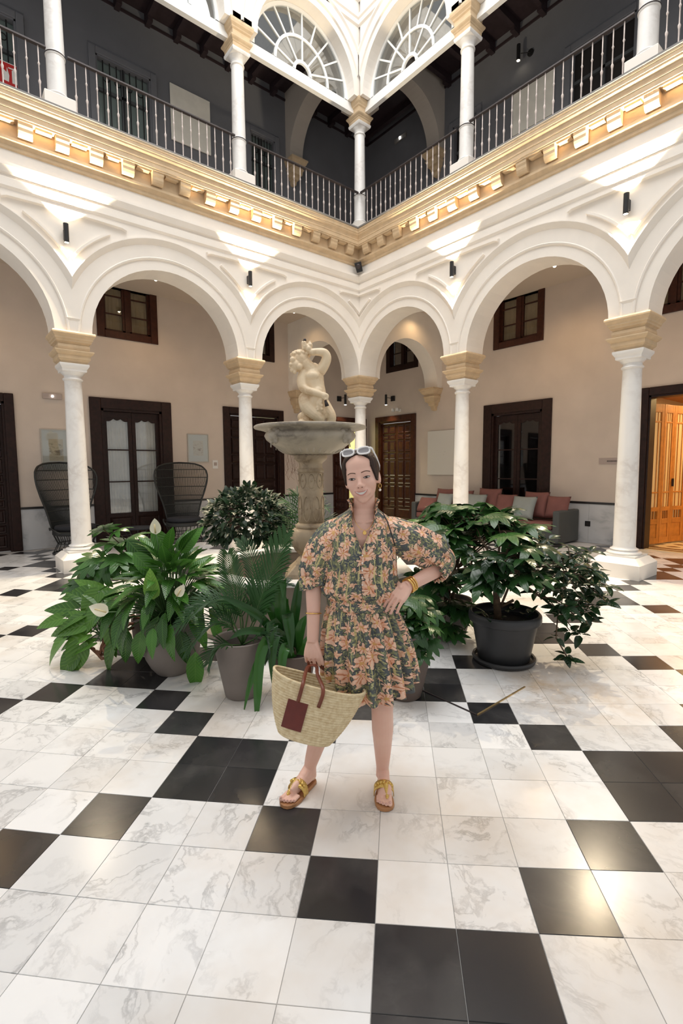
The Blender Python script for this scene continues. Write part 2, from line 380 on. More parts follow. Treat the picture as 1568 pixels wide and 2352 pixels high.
for side, F in SIDES:
    B = BAY[side]; end = B[-1]
    wall = MB(F); wall2 = MB(F)
    for k in range(3):
        a0, a1 = B[k], B[k + 1]; ac = (a0 + a1) / 2; r = (a1 - a0) / 2 - 0.255
        if k == 0: a0 = -HW if side == 'left' else HW
        arch_panel(wall, a0, a1, ac, r, ZC, ZSP, 6.12, -HW, HW)
        r2 = (a1 - ac) - 0.33
        arch_panel(wall2, a0, a1, ac, r2, ZU, ZUP, 12.6, -0.20, 0.20)
    W = thing('wall_arcade_' + side, 'white round-arched arcade wall on the %s of the court, two storeys with tan cornice' % side, None, kind='structure')
    arc_objs[side] = W
    wall.build('wall_face', 'plaster_white', W, smooth=True, angle=30)
    wall2.build('upper_wall_face', 'plaster_white', W, smooth=True, angle=30)
    # archivolts
    for k in range(3):
        a0, a1 = B[k], B[k + 1]; ac = (a0 + a1) / 2; r = (a1 - a0) / 2 - 0.255
        lo = a0 if k else HW
        m = MB(F)
        sweep_arc(m, ac, ZC, [(r + 0.15, HW - .01), (r + 0.165, HW + 0.022), (r + 0.185, HW + 0.03), (r + 0.20, HW + 0.018), (r + 0.385, HW + 0.022), (r + 0.40, HW + 0.04), (r + 0.46, HW + 0.085), (r + 0.475, HW + 0.085), (r + 0.482, HW - .01)], lo, a1, ZSP + 0.17)
        m.build('archivolt', 'plaster_white', W, smooth=True, angle=28)
        m = MB(F); r2 = (a1 - ac) - 0.33
        sweep_arc(m, ac, ZU, [(r2 + 0.13, .19), (r2 + 0.14, 0.235), (r2 + 0.30, 0.235), (r2 + 0.33, 0.27), (r2 + 0.36, 0.27), (r2 + 0.365, .19)], lo, a1, ZUP + 0.1)
        m.build('upper_archivolt', 'plaster_white', W, smooth=True, angle=28)
    # ledges under the rings and spandrel panels over each column
    for k in range(0, 4):
        a = B[k]
        if k in (1, 2, 3):
            m = MB(F); m.add([(a - .105, HW, ZSP + .20), (a + .105, HW, ZSP + .20), (a + .105, HW + .035, ZSP + .20), (a - .105, HW + .035, ZSP + .20), (a - .085, HW, ZSP + .145), (a + .085, HW, ZSP + .145), (a + .085, HW + .01, ZSP + .145), (a - .085, HW + .01, ZSP + .145)],
                             [(0, 1, 2, 3), (4, 7, 6, 5), (0, 4, 5, 1), (1, 5, 6, 2), (2, 6, 7, 3), (3, 7, 4, 0)])
            m.build('ring_ledge', 'plaster_white', W)
        m = MB(F)
        zt = 5.42
        for s in (-1, 1):
            kb = k if s > 0 else k - 1
            if kb < 0 or kb > 2: continue
            c = (B[kb] + B[kb + 1]) / 2; hb = (B[kb + 1] - B[kb]) / 2; rr = hb - 0.255 + 0.60
            # arc part from the column axis up to the top line
            t0 = math.acos(max(-1, min(1, (hb - (0.10 if k == 0 else 0.02)) / rr))); t1 = math.asin(min(1, (zt - 0.16 - ZC) / rr))
            pts = [(c - s * rr * math.cos(t), ZC + rr * math.sin(t)) for t in [t0 + (t1 - t0) * q / 14 for q in range(15)]]
            if k == 0: pts = [p for p in pts if p[0] > HW + .02]
            bar_path(m, pts, 0.055, HW - .002, HW + 0.05)
            xt = c - s * math.sqrt(max(0.02, (rr + .05) ** 2 - (zt - ZC) ** 2))
            x0 = a if k else HW + 0.02
            bar_path(m, [(x0, zt), (a + (xt - a) * 0.5, zt), (xt - s * 0.02, zt - .01), (xt + s * .05, zt - .035)], 0.06, HW - .002, HW + 0.055)
        m.build('spandrel_moulding', 'plaster_white', W)
    # architrave bands, bed mould, corona
    m = MB(F); run(m, [(.25, 5.50), (.285, 5.53), (.285, 5.64), (.262, 5.655), (.262, 5.68), (.30, 5.70), (.335, 5.78), (.335, 5.82), (.25, 5.845)], end); m.build('architrave', 'plaster_white', W)
    m = MB(F); run(m, [(.25, 6.02), (.275, 6.035), (.275, 6.08), (.33, 6.13), (.33, 6.165), (.30, 6.17), (.30, 6.375), (.25, 6.38)], end); m.build('bed_moulding', 'plaster_tan', W)
    m = MB(F); run(m, [(.25, 6.375), (.43, 6.375), (.43, 6.40), (.44, 6.405), (.44, 6.475), (.448, 6.48), (.448, 6.50), (.432, 6.51), (.442, 6.545), (.47, 6.585), (.47, 6.61), (.48, 6.615), (.48, 6.665), (.487, 6.67), (.487, 6.70), (0.0, 6.715)], end); m.build('corona', 'plaster_tan', W)
    m = MB(F); run(m, [(.0, 6.70), (.49, 6.702), (.50, 6.71), (.50, 6.735), (.0, 6.738)], end); m.build('lead_edge', 'lead_grey', W)
    # modillions, one part each
    prof = [(.30, 6.20), (.33, 6.195), (.36, 6.20), (.385, 6.225), (.40, 6.26), (.403, 6.30), (.418, 6.33), (.418, 6.375), (.30, 6.375)]
    mm = MB(F); hw_ = 0.088
    mm.add([(-hw_, b, z) for b, z in prof] + [(hw_, b, z) for b, z in prof], [tuple(range(len(prof))), tuple(range(2 * len(prof) - 1, len(prof) - 1, -1))] + [(i, (i + 1) % len(prof), len(prof) + (i + 1) % len(prof), len(prof) + i) for i in range(len(prof))])
    me = mm.mesh('modillion'); me.materials.append(MAT['plaster_tan'])
    a = 0.62; 
    while a < end:
        o = bpy.data.objects.new('modillion', me); link(o, W); o.location = F(a, 0, 0); a += 0.4555
    # sunk coffers between modillions read as a lighter strip: thin fillet boards
    a = 0.62 + 0.4555 / 2
    mm = MB(F); mm.box(-.10, .31, 6.345, .10, .405, 6.374); me2 = mm.mesh('soffit_panel'); me2.materials.append(MAT['plaster_tan'])
    while a < end - .2:
        o = bpy.data.objects.new('soffit_panel', me2); link(o, W); o.location = F(a, 0, 0); a += 0.4555
    # upper frieze chevrons above the upper arches
    m = MB(F); run(m, [(.2, 11.0), (.235, 11.03), (.235, 11.12), (.26, 11.15), (.26, 11.22), (.2, 11.26)], end); run(m, [(.2, 11.5), (.24, 11.53), (.28, 11.64), (.34, 11.72), (.34, 11.8), (.2, 11.84)], end); m.build('upper_architrave', 'plaster_white', W)
    # upper floor slab and its paving, lower gallery ceiling
    m = MB(F); m.box(-2.95 if side == 'left' else -HW, -2.95, 6.05, end, -HW, 6.74)
    tag(m.build('floor_upper_' + side, 'ceiling_white'), 'slab between the two galleries on the %s' % side, None, None, 'structure')
    m = MB(F); m.box(-2.95 if side == 'left' else -HW, -2.95, 5.47, end, -HW, 5.55)
    tag(m.build('ceiling_' + side, 'ceiling_white'), 'cream plaster ceiling of the lower gallery on the %s' % side, None, None, 'structure')
    m = MB(F); m.box(-HW if side == 'left' else HW, -HW, 6.12, end, HW, 6.74); m.build('wall_core', 'plaster_white', W)
# ------------------------------------------------------------------ columns
def lower_column(label, loc, corner=False):
    t = thing('stone_column', label, 'column', loc, group='lower arcade columns')
    m = MB(); m.sqlathe([(.335, 0), (.335, .205), (.325, .215), (.255, .285), (.23, .286)]); m.build('pedestal', 'plaster_white', t)
    m = MB(); m.sqlathe([(.235, .28), (.235, .315)])
    m.lathe([(.225, .315), (.232, .325), (.235, .337), (.228, .348), (.205, .352), (.186, .356), (.178, .366), (.176, .374), (.184, .378), (.19, .386), (.184, .394), (.165, .398), (.158, .41)], 32)
    m.build('base', 'marble_column', t, smooth=True, angle=35)
    prof = [(.156, .398), (.151, .42)] + [(.149 - .027 * (k / 12) ** 1.5, .42 + (2.97 - .42) * k / 12) for k in range(13)] + [(.128, 2.98)]
    m = MB(); m.lathe(prof, 32); m.build('shaft', 'marble_column', t, smooth=True, angle=40)
    m = MB(); m.lathe([(.125, 2.975), (.14, 2.985), (.146, 3.0), (.14, 3.015), (.124, 3.02), (.122, 3.055), (.135, 3.065), (.15, 3.08), (.165, 3.10), (.174, 3.12)], 32)
    m.sqlathe([(.165, 3.108), (.172, 3.115), (.172, 3.145), (.182, 3.16), (.205, 3.195), (.205, 3.225), (.19, 3.228)])
    m.build('capital', 'marble_column', t, smooth=True, angle=35)
    m = MB(); m.sqlathe([(.175, 3.225), (.19, 3.255), (.212, 3.275), (.214, 3.285), (.222, 3.29), (.222, 3.345), (.235, 3.352), (.258, 3.375), (.27, 3.395), (.27, 3.412), (.20, 3.42), (.215, 3.428), (.222, 3.46), (.215, 3.50), (.205, 3.51), (.225, 3.53), (.243, 3.54), (.246, 3.562), (.262, 3.575), (.264, 3.60), (.285, 3.625), (.298, 3.645), (.298, 3.665), (.288, ZSP + .005)])
    m.build('impost', 'plaster_tan', t)
    return t
def upper_column(label, loc):
    t = thing('balcony_column', label, 'column', (loc[0], loc[1], FLOOR2 - .02), group='upper gallery columns')
    z0 = -(FLOOR2 - .02)
    m = MB(); m.sqlathe([(.205, 0), (.205, .33), (.19, .345)]); m.build('plinth', 'plaster_white', t)
    m = MB(); m.lathe([(.185, .335), (.19, .345), (.18, .355), (.15, .36), (.145, .38), (.155, .395), (.15, .41), (.13, .425)], 28); m.build('base', 'marble_column', t, smooth=True, angle=35)
    m = MB(); m.lathe([(.128, .42), (.126, .93), (.134, .94), (.138, .96), (.134, .98), (.125, .99), (.118, 1.6), (.112, 9.0 + z0 - .02)], 28); m.build('shaft', 'marble_column', t, smooth=True, angle=35)
    m = MB(); m.lathe([(.113, 2.235), (.128, 2.25), (.13, 2.262), (.12, 2.28), (.113, 2.285), (.116, 2.33), (.13, 2.35), (.155, 2.385), (.165, 2.41)], 28)
    m.sqlathe([(.15, 2.395), (.165, 2.40), (.178, 2.43), (.178, 2.46), (.165, 2.462)]); m.build('capital', 'marble_column', t, smooth=True, angle=35)
    m = MB(); m.sqlathe([(.165, 2.46), (.17, 2.53), (.18, 2.54), (.185, 2.555), (.205, 2.58), (.215, 2.60), (.215, 2.62), (.172, 2.63), (.172, 2.70), (.175, 2.73), (.195, 2.755), (.20, 2.775), (.225, 2.81), (.235, 2.85), (.235, 2.885), (.225, 2.90)])
    m.sqlathe([(.12, 2.58), (.13, 2.60), (.13, 2.63)], (0, 0, 0)); m.build('impost', 'plaster_tan', t)
    m = MB(); m.lathe([(.139, .955), (.143, .963), (.139, .971)], 28, caps=False); m.build('rail_collar', 'iron_dark', t)
    return t
lower_column('corner column with a sunglassed head below it, between the two small arches', (0, 0, 0))
lower_column('column on the left just behind the bowl of the fountain and the round dark shrub', (3.024, 0, 0))
lower_column('leftmost tall white column on a square pedestal behind the peace lily', (6.043, 0, 0))
lower_column('white column behind the leafy plants and the sofa, right of the pale canvas', (0, 2.909, 0))
lower_column('rightmost white column on a square pedestal beside the glowing orange doorway', (0, 5.862, 0))
upper_column('corner column of the upper gallery between the two fan windows', (0, 0, 0))
upper_column('upper gallery column with tan capital left of the left fan window', (3.024, 0, 0))
upper_column('upper gallery column at the top left edge, beside the red fire signs', (6.043, 0, 0))
upper_column('upper gallery column with tan capital right of the right fan window', (0, 2.909, 0))
upper_column('upper gallery column at the top right edge of the picture', (0, 5.862, 0))
# ------------------------------------------------------------------ railings
bal = MB(); bal.lathe([(.0085, 0), (.0085, .18), (.010, .185), (.017, .20), (.017, .212), (.010, .225), (.0088, .23), (.012, .40), (.019, .435), (.019, .45), (.010, .47), (.0088, .48), (.0085, .66), (.016, .68), (.016, .69), (.009, .705), (.0085, .72), (.0085, .93)], 7)
bal_me = bal.mesh('baluster'); bal_me.materials.append(MAT['iron_light'])
for p in bal_me.polygons: p.use_smooth = True
rail_lab = {('left', 0): 'iron balustrade of the upper gallery under the left fan window', ('left', 1): 'long iron balustrade in front of the grey grille door, upper left', ('left', 2): 'stub of iron balustrade by the red fire sign at the left edge',
            ('right', 0): 'iron balustrade of the upper gallery under the right fan window', ('right', 1): 'long iron balustrade in front of the pale canvas, upper right', ('right', 2): 'stub of iron balustrade at the top right edge'}
for side, F in SIDES:
    B = BAY[side]; n = {'left': .1497, 'right': .1425}[side]
    for k in range(3):
        a0, a1 = B[k] + .14, B[k + 1] - .14
        t = thing('iron_balustrade', rail_lab[(side, k)], 'railing', F((a0 + a1) / 2, 0.10, FLOOR2), group='upper gallery railings')
        h = (a1 - a0) / 2
        m = MB(F); m.box(-h, -.028, .93, h, .028, .945); m.box(-h, -.02, .945, h, .02, .962); m.build('handrail', 'iron_dark', t, bevel=.004)
        m = MB(F); m.box(-h, -.02, .045, h, .02, .058); m.build('bottom_rail', 'iron_dark', t)
        cnt = int((2 * h - .04) / n); off = (2 * h - (cnt - 1) * n) / 2 if k else None
        for q in range(cnt):
            a = (-h + off + q * n) if off is not None else (-h + .36 - .14 - .0 + q * n)
            if abs(a) > h - .02: continue
            o = bpy.data.objects.new('baluster', bal_me); link(o, t); o.location = F(a, 0, 0)
# ------------------------------------------------------------------ fan windows in the upper arches
win_n = 0
for side, F in SIDES:
    B = BAY[side]
    for k in range(3):
        a0, a1 = B[k], B[k + 1]; ac = (a0 + a1) / 2; r = (a1 - a0) / 2 - 0.33; win_n += 1
        t = thing('window_%d' % win_n, 'white timber fan window in the upper arch, %s side, bay %d from the corner' % (side, k + 1), None, F(ac, -.06, 9.41), kind='structure')
        m = MB(F); m.box(a0 + .14 - ac, -.05, 0, a1 - .14 - ac, .05, .085); m.box(a0 + .14 - ac, -.035, .085, a1 - .14 - ac, .035, .20); m.build('transom', 'paint_white', t)
        zc = .22
        def arcbar(mb, rr, wd, dep, q0=0, q1=PI, n=36):
            rows = []
            for i in range(n + 1):
                th = q0 + (q1 - q0) * i / n; c, s_ = math.cos(th), math.sin(th)
                rows.append([(c * (rr - wd), -dep, zc + s_ * (rr - wd)), (c * (rr + wd), -dep, zc + s_ * (rr + wd)), (c * (rr + wd), dep, zc + s_ * (rr + wd)), (c * (rr - wd), dep, zc + s_ * (rr - wd))])
            mb.grid(rows, closed=True)
        m = MB(F); arcbar(m, r - .03, .034, .03); m.build('frame', 'paint_white', t)
        m = MB(F); arcbar(m, r * .55, .026, .024); m.build('inner_ring', 'paint_white', t)
        m = MB(F); arcbar(m, r * .17, .030, .024); m.build('hub_ring', 'paint_white', t)
        for q in range(1, 10):
            th = PI * q / 10
            r0 = r * .17 if q in (2, 4, 5, 6, 8, 1, 9, 3, 7) and q % 2 == 0 else r * .55
            if q % 2: r0, r1 = r * .17, r
            else: r0, r1 = r * .55, r
            c, s_ = math.cos(th), math.sin(th); nx, nz = -s_ * .016, c * .016
            m = MB(F); p0 = (c * r0, s_ * r0 + zc); p1 = (c * (r1 - .03), s_ * (r1 - .03) + zc)
            m.add([(p0[0] + nx, -.018, p0[1] + nz), (p0[0] - nx, -.018, p0[1] - nz), (p0[0] - nx, .018, p0[1] - nz), (p0[0] + nx, .018, p0[1] + nz), (p1[0] + nx, -.018, p1[1] + nz), (p1[0] - nx, -.018, p1[1] - nz), (p1[0] - nx, .018, p1[1] - nz), (p1[0] + nx, .018, p1[1] + nz)],
                  [(0, 1, 2, 3), (7, 6, 5, 4), (0, 4, 5, 1), (1, 5, 6, 2), (2, 6, 7, 3), (3, 7, 4, 0)])
            m.build('glazing_bar', 'paint_white', t)
            # panes: one per sector outside the inner ring
        for q in range(10):
            t0, t1 = PI * q / 10, PI * (q + 1) / 10
            vs = []
            for rr in (r * .17, r * .55, r - .03):
                for i in range(4):
                    th = t0 + (t1 - t0) * i / 3; vs.append((math.cos(th) * rr, 0, zc + math.sin(th) * rr))
            m = MB(F); m.add(vs, [(i + 4 * s_, i + 1 + 4 * s_, i + 5 + 4 * s_, i + 4 + 4 * s_) for s_ in (0, 1) for i in range(3)]); m.build('pane', 'glass', t, solid=.004)
# ------------------------------------------------------------------ wall washers on the spandrels
def spot(name, loc, rot, power, col, size, blend, parent, rad=.02):
    l = bpy.data.lights.new(name, 'SPOT'); l.energy = power; l.color = col; l.spot_size = R(size); l.spot_blend = blend; l.shadow_soft_size = rad
    o = bpy.data.objects.new(name, l); link(o, parent); o.location = loc; o.rotation_euler = rot
    return o
def washer(label, loc, rz):
    t = thing('wall_washer', label, 'wall lamp', loc, rz, group='black cylinder wall lamps on the spandrels')
    m = MB(); m.lathe([(.0, -.128), (.030, -.128), (.036, -.135), (.036, .135), (.030, .128), (.0, .128)], 20, (0, .095, 0), caps=False); m.build('cylinder', 'black_metal', t, smooth=True, angle=40)
    m = MB(); m.box(-.022, 0, -.07, .022, .07, .07); m.build('bracket', 'black_metal', t)
    for s in (-1, 1):
        m = MB(); m.lathe([(.0, s * .1305), (.029, s * .1305)], 18, (0, .095, 0), caps=False); m.build('lens', 'lamp_glow', t)
        spot('washer_light', (0, .105, s * .14), (PI if s > 0 else 0, 0, 0), 560, (1.0, .83, .58), 108, .3, t, .025)
    return t
washer('black cylinder lamp on the far left spandrel, glowing up and down', (6.043 + .05, HW + .0, 5.07), 0)
washer('black cylinder lamp over the column just left of the fountain statue', (3.024 + .02, HW + .0, 5.12), 0)
washer('black cylinder lamp on the spandrel right of the court corner', (HW + .0, 2.89, 5.17), -PI / 2)
washer('black cylinder lamp on the far right spandrel, glowing up and down', (HW + .0, 5.815, 5.14), -PI / 2)
# loudspeaker in the corner
t = thing('loudspeaker', 'small black loudspeaker tilted down in the court corner under the cornice', 'speaker', (.36, .36, 5.98), -PI / 4)
m = MB(); m.frustum(0, .06, -.10, .065, .05, .10, .075, .06); o = m.build('cabinet', 'black_metal', t, bevel=.008); o.rotation_euler = (R(-22), R(14), 0)
m = MB(); m.lathe([(0, 0), (.05, 0), (.052, .004), (.03, .008), (0, .012)], 16, caps=False); o = m.build('cone', 'iron_dark', t, smooth=True); o.rotation_euler = (R(-90 - 22), 0, 0); o.location = (0, .115, -.03)
m = MB(); m.box(-.03, -.06, -.03, .03, .03, .05); m.build('bracket', 'black_metal', t)
# ------------------------------------------------------------------ galleries: back walls, doors, windows
D = 2.7
holes = {'left': [], 'right': []}
def wall_with_holes(mb, a0, a1, z0, z1, b0, b1, hs):
    """hs: (a0,a1,z0,z1) rectangular openings"""
    xs = sorted({a0, a1, *[h[0] for h in hs], *[h[1] for h in hs]}); zs = sorted({z0, z1, *[h[2] for h in hs], *[h[3] for h in hs]})
    for i in range(len(xs) - 1):
        for j in range(len(zs) - 1):
            cx, cz = (xs[i] + xs[i + 1]) / 2, (zs[j] + zs[j + 1]) / 2
            if any(h[0] < cx < h[1] and h[2] < cz < h[3] for h in hs): continue
            mb.box(xs[i], b0, zs[j], xs[i + 1], b1, zs[j + 1])
HL = [(3.50, 5.23, 0, 3.12), (.42, 2.19, 0, 3.14), (6.56, 8.25, 0, 3.06), (3.73, 5.00, 4.40, 5.47), (.66, 1.90, 4.40, 5.47), (-2.62, -1.30, 0, 3.10)]
HR = [(1.55, 3.28, 0, 3.09), (-2.31, -.68, 0, 3.11), (5.03, 6.85, 0, 3.07), (1.77, 3.03, 4.37, 5.47), (-1.86, -.62, 4.37, 5.47), (4.75, 6.2, 4.37, 5.47)]
for side, F, hs in (('left', LW, HL), ('right', RW, HR)):
    m = MB(F); wall_with_holes(m, -2.95 if side == 'left' else -2.7, 9.06, .86, 5.5, -D - .25, -D, [(h[0], h[1], max(h[2], .86), h[3]) for h in hs])
    tag(m.build('wall_gallery_' + side, 'plaster_beige'), 'beige plaster back wall of the lower gallery, %s side' % side, None, None, 'structure')
    W = thing('baseboard_' + side, 'grey marble dado with black top line along the %s gallery wall' % side, None, kind='structure')
    doors = sorted((h[0], h[1]) for h in hs if h[2] == 0)
    edges = [-2.7] + [e for d_ in doors for e in d_] + [9.06]
    for i in range(0, len(edges), 2):
        a0, a1 = edges[i], edges[i + 1]
        if a1 - a0 < .03: continue
        n = max(1, round((a1 - a0) / 1.15))
        for q in range(n):
            x0 = a0 + (a1 - a0) * q / n; x1 = a0 + (a1 - a0) * (q + 1) / n
            m = MB(F); m.box(x0 + .0015, -D - .25, 0, x1 - .0015, -D + .018, .815); m.build('marble_panel', 'marble_grey', W)
        m = MB(F); m.box(a0, -D - .25, .815, a1, -D + .030, .86); m.build('black_moulding', 'trim_black', W)
    # upper gallery back wall
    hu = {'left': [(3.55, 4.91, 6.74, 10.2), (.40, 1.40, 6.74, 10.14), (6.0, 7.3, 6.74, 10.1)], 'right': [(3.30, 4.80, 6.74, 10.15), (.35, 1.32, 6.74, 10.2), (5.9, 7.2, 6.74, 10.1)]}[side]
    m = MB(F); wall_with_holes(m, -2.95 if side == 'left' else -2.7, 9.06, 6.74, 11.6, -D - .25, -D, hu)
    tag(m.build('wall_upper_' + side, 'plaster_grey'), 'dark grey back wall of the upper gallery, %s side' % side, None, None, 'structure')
    C_ = thing('ceiling_upper_' + side, 'dark timber ceiling of the upper gallery, %s side' % side, None, kind='structure')
    m = MB(F); m.box(-2.95 if side == 'left' else -.2, -2.95, 11.30, 9.06, -.2, 11.40); m.build('boards', 'beam_dark', C_)
    a = -2.5 if side == 'left' else .35
    mb = MB(F); mb.box(-.055, -D, 11.14, .055, -.2, 11.30); mb.box(-.05, -D, 11.05, .05, -D + .22, 11.14); me = mb.mesh('beam'); me.materials.append(MAT['beam_dark'])
    while a < 9:
        o = bpy.data.objects.new('beam', me); link(o, C_); o.location = F(a, 0, 0); a += .62
    m = MB(F); m.box(-2.7, -D, 11.09, 9.06, -D + .03, 11.14); m.build('wall_plate', 'beam_dark', C_)
    m = MB(F); m.box(-2.7, -D - .02, 7.62, 9.06, -D + .012, 7.66)
    m.build('trim_%d' % (1 if side == 'left' else 2), 'trim_black')
    bpy.data.objects['trim_%d' % (1 if side == 'left' else 2)]['kind'] = 'structure'
# transverse arches across the corner bay
for side, F in SIDES:
    W = thing('wall_transverse_' + side, 'round cross arch over the corner of the gallery, %s side' % side, None, kind='structure')
    def G(p, q, z, F=F): return F(p, q, z)     # p = across, q = along gallery depth
    m = MB(lambda a, b, z, F=F: F(b, a, z))
    arch_panel(m, -D, -HW, -1.47, 1.05, ZC + .06, ZSP, 5.5, -.22, .22); m.build('arch', 'plaster_white', W, smooth=True, angle=30)
    m = MB(lambda a, b, z, F=F: F(b, a, z))
    arch_panel(m, -D, -.2, -1.45, 1.05, 9.7, ZUP, 11.3, -.2, .2); m.build('upper_arch', 'beige_arch', W, smooth=True, angle=30)
    for zt, s in ((ZSP, 1.0), (ZUP, .95)):
        m = MB(lambda a, b, z, F=F: F(b, a, z))
        pr = [(.25, zt), (.25, zt - .04), (.235, zt - .055), (.22, zt - .10), (.19, zt - .15), (.165, zt - .165), (.165, zt - .19), (.185, zt - .20), (.185, zt - .225), (.165, zt - .25), (.155, zt - .34), (.12, zt - .36), (.105, zt - .38), (.10, zt - .44), (.07, zt - .46), (.06, zt - .55), (.03, zt - .57)]
        vs = []; fs = []
        for (h, z) in pr:
            e = -D + h * 1.55
            vs += [(-D, -h, z), (e, -h, z), (e, h, z), (-D, h, z)]
        for k in range(len(pr) - 1):
            for i in range(3): fs.append((k * 4 + i, k * 4 + i + 1, k * 4 + i + 5, k * 4 + i + 4))
        fs.append((0, 1, 2, 3)); k = (len(pr) - 1) * 4; fs.append((k, k + 1, k + 2, k + 3))
        m.add(vs, fs); m.build('corbel', 'plaster_tan', W)
# --------------------------------------------------------------- doors
dn = [0]
def door_root(label, F, a, b=-D): 
    dn[0] += 1
    return thing('door_%d' % dn[0], label, None, F(a, b, 0), kind='structure')
def frame_boxes(F, t, a0, a1, z1, wd, mat, b0=-.12, b1=.05, z0=0.0):
    """stepped architrave round an opening; a relative to root"""
    for nm, x0, y0, x1, y1 in (('jamb', a0, z0, a0 + wd, z1), ('jamb', a1 - wd, z0, a1, z1), ('lintel', a0 + wd, z1 - wd, a1 - wd, z1)):
        m = MB(F); m.box(x0, b0, y0, x1, b1, y1)
        m.build(nm, mat, t, bevel=.012)
    w2 = wd * .6
    m = MB(F); m.box(a0 + wd, b0, z0, a0 + wd + w2 * .4, b1 - .03, z1 - wd); m.box(a1 - wd - w2 * .4, b0, z0, a1 - wd, b1 - .03, z1 - wd); m.box(a0 + wd, b0, z1 - wd - w2 * .4, a1 - wd, b1 - .03, z1 - wd); m.build('inner_moulding', mat, t)
def raised_panel(F, t, x0, z0, x1, z1, b, mat, dep=.022):
    m = MB(F); e = min(.035, (x1 - x0) * .22, (z1 - z0) * .22)
    m.add([(x0, b, z0), (x1, b, z0), (x1, b, z1), (x0, b, z1), (x0 + e * .3, b + dep, z0 + e * .3), (x1 - e * .3, b + dep, z0 + e * .3), (x1 - e * .3, b + dep, z1 - e * .3), (x0 + e * .3, b + dep, z1 - e * .3),
           (x0 + e, b + dep * .35, z0 + e), (x1 - e, b + dep * .35, z0 + e), (x1 - e, b + dep * .35, z1 - e), (x0 + e, b + dep * .35, z1 - e),
           (x0 + e * 1.5, b + dep * .9, z0 + e * 1.5), (x1 - e * 1.5, b + dep * .9, z0 + e * 1.5), (x1 - e * 1.5, b + dep * .9, z1 - e * 1.5), (x0 + e * 1.5, b + dep * .9, z1 - e * 1.5)],
          [(0, 1, 5, 4), (1, 2, 6, 5), (2, 3, 7, 6), (3, 0, 4, 7), (4, 5, 9, 8), (5, 6, 10, 9), (6, 7, 11, 10), (7, 4, 8, 11), (8, 9, 13, 12), (9, 10, 14, 13), (10, 11, 15, 14), (11, 8, 12, 15), (12, 13, 14, 15)])
    m.build('panel', mat, t)
def panel_leaf(F, t, x0, x1, z0, z1, b, mat, rows):
    leaf = MB(F); leaf.box(x0 + .004, b - .05, z0, x1 - .004, b, z1); lo = leaf.build('leaf', mat, t)
    wv = x1 - x0; z = z0 + .07; tot = z1 - z0 - .10
    hsum = sum(r[0] for r in rows)
    for (h, n) in rows:
        hh = tot * h / hsum
        for q in range(n):
            g = .03; pw = (wv - .10 - g * (n - 1)) / n; p0 = x0 + .05 + q * (pw + g)
            raised_panel(F, lo, p0, z, p0 + pw, z + hh - .035, b, mat)
        z += hh
def panelled_door(label, F, a0, a1, z1, mat, rows, wd=.16, b=-.07):
    ac = (a0 + a1) / 2; h = (a1 - a0) / 2; t = door_root(label, F, ac)
    frame_boxes(F, t, -h, h, z1, wd, mat)
    ih = h - wd - .035
    for s in (0, 1): panel_leaf(F, t, -ih + s * ih, s * ih, .01, z1 - wd - .05, b, mat, rows)
    return t
rowsA = [(1.5, 1), (1, 2), (2, 2), (1, 1), (2, 2), (1, 2), (2, 2), (1, 1), (1.2, 2)]
rowsB = [(1.6, 1)] + [(1, 2), (1.7, 1)] * 5
panelled_door('dark panelled double door behind the column left of the fountain', LW, .42, 2.19, 3.14, 'wood_dark', rowsA)
panelled_door('dark panelled door cut by the left edge of the picture', LW, 6.56, 8.25, 3.06, 'wood_dark', rowsB)
carved = panelled_door('carved reddish double door under the little lamp, right of the woman\'s head', RW, -2.31, -.68, 3.11, 'wood_carved', [(1.6, 1), (1, 2), (2.0, 2), (1, 2), (2.2, 2), (1, 2), (1.6, 2), (.8, 2), (1.2, 2)])
def scallop(mb, x0, x1, zt, dep, b0, b1):
    """little cusped tracery hanging from the head of a glazed leaf"""
    n = 24; pts = []
    for i in range(n + 1):
        x = x0 + (x1 - x0) * i / n; u = i / n
        pts.append((x, zt - dep * (.45 + .35 * abs(math.sin(u * PI * 3)) + .55 * (abs(u - .5) * 2) ** 3)))
    for i in range(n):
        (xa, za), (xb, zb) = pts[i], pts[i + 1]
        mb.add([(xa, b1, za), (xb, b1, zb), (xb, b1, zt), (xa, b1, zt), (xa, b0, za), (xb, b0, zb), (xb, b0, zt), (xa, b0, zt)], [(0, 1, 2, 3), (7, 6, 5, 4), (0, 4, 5, 1)])
def curtain(F, t, x0, x1, z0, z1, b, mat, folds=9, amp=.014):
    rows = []; n = folds * 8
    for z in (z0, z0 + (z1 - z0) * .5, z1):
        rows.append([(x0 + (x1 - x0) * i / n, b + amp * math.sin(2 * PI * folds * i / n + 1.3 * math.sin(i * .21)) * (1.1 - .3 * (z > z0 + .1)), z) for i in range(n + 1)])
    m = MB(F); m.grid(rows); m.build('curtain', mat, t, smooth=True)
mk('curtain_white', (0.72, 0.69, 0.67), 0.9, var=.06, scale=5)
mk('room_dark', (0.02, 0.016, 0.015), 0.8)
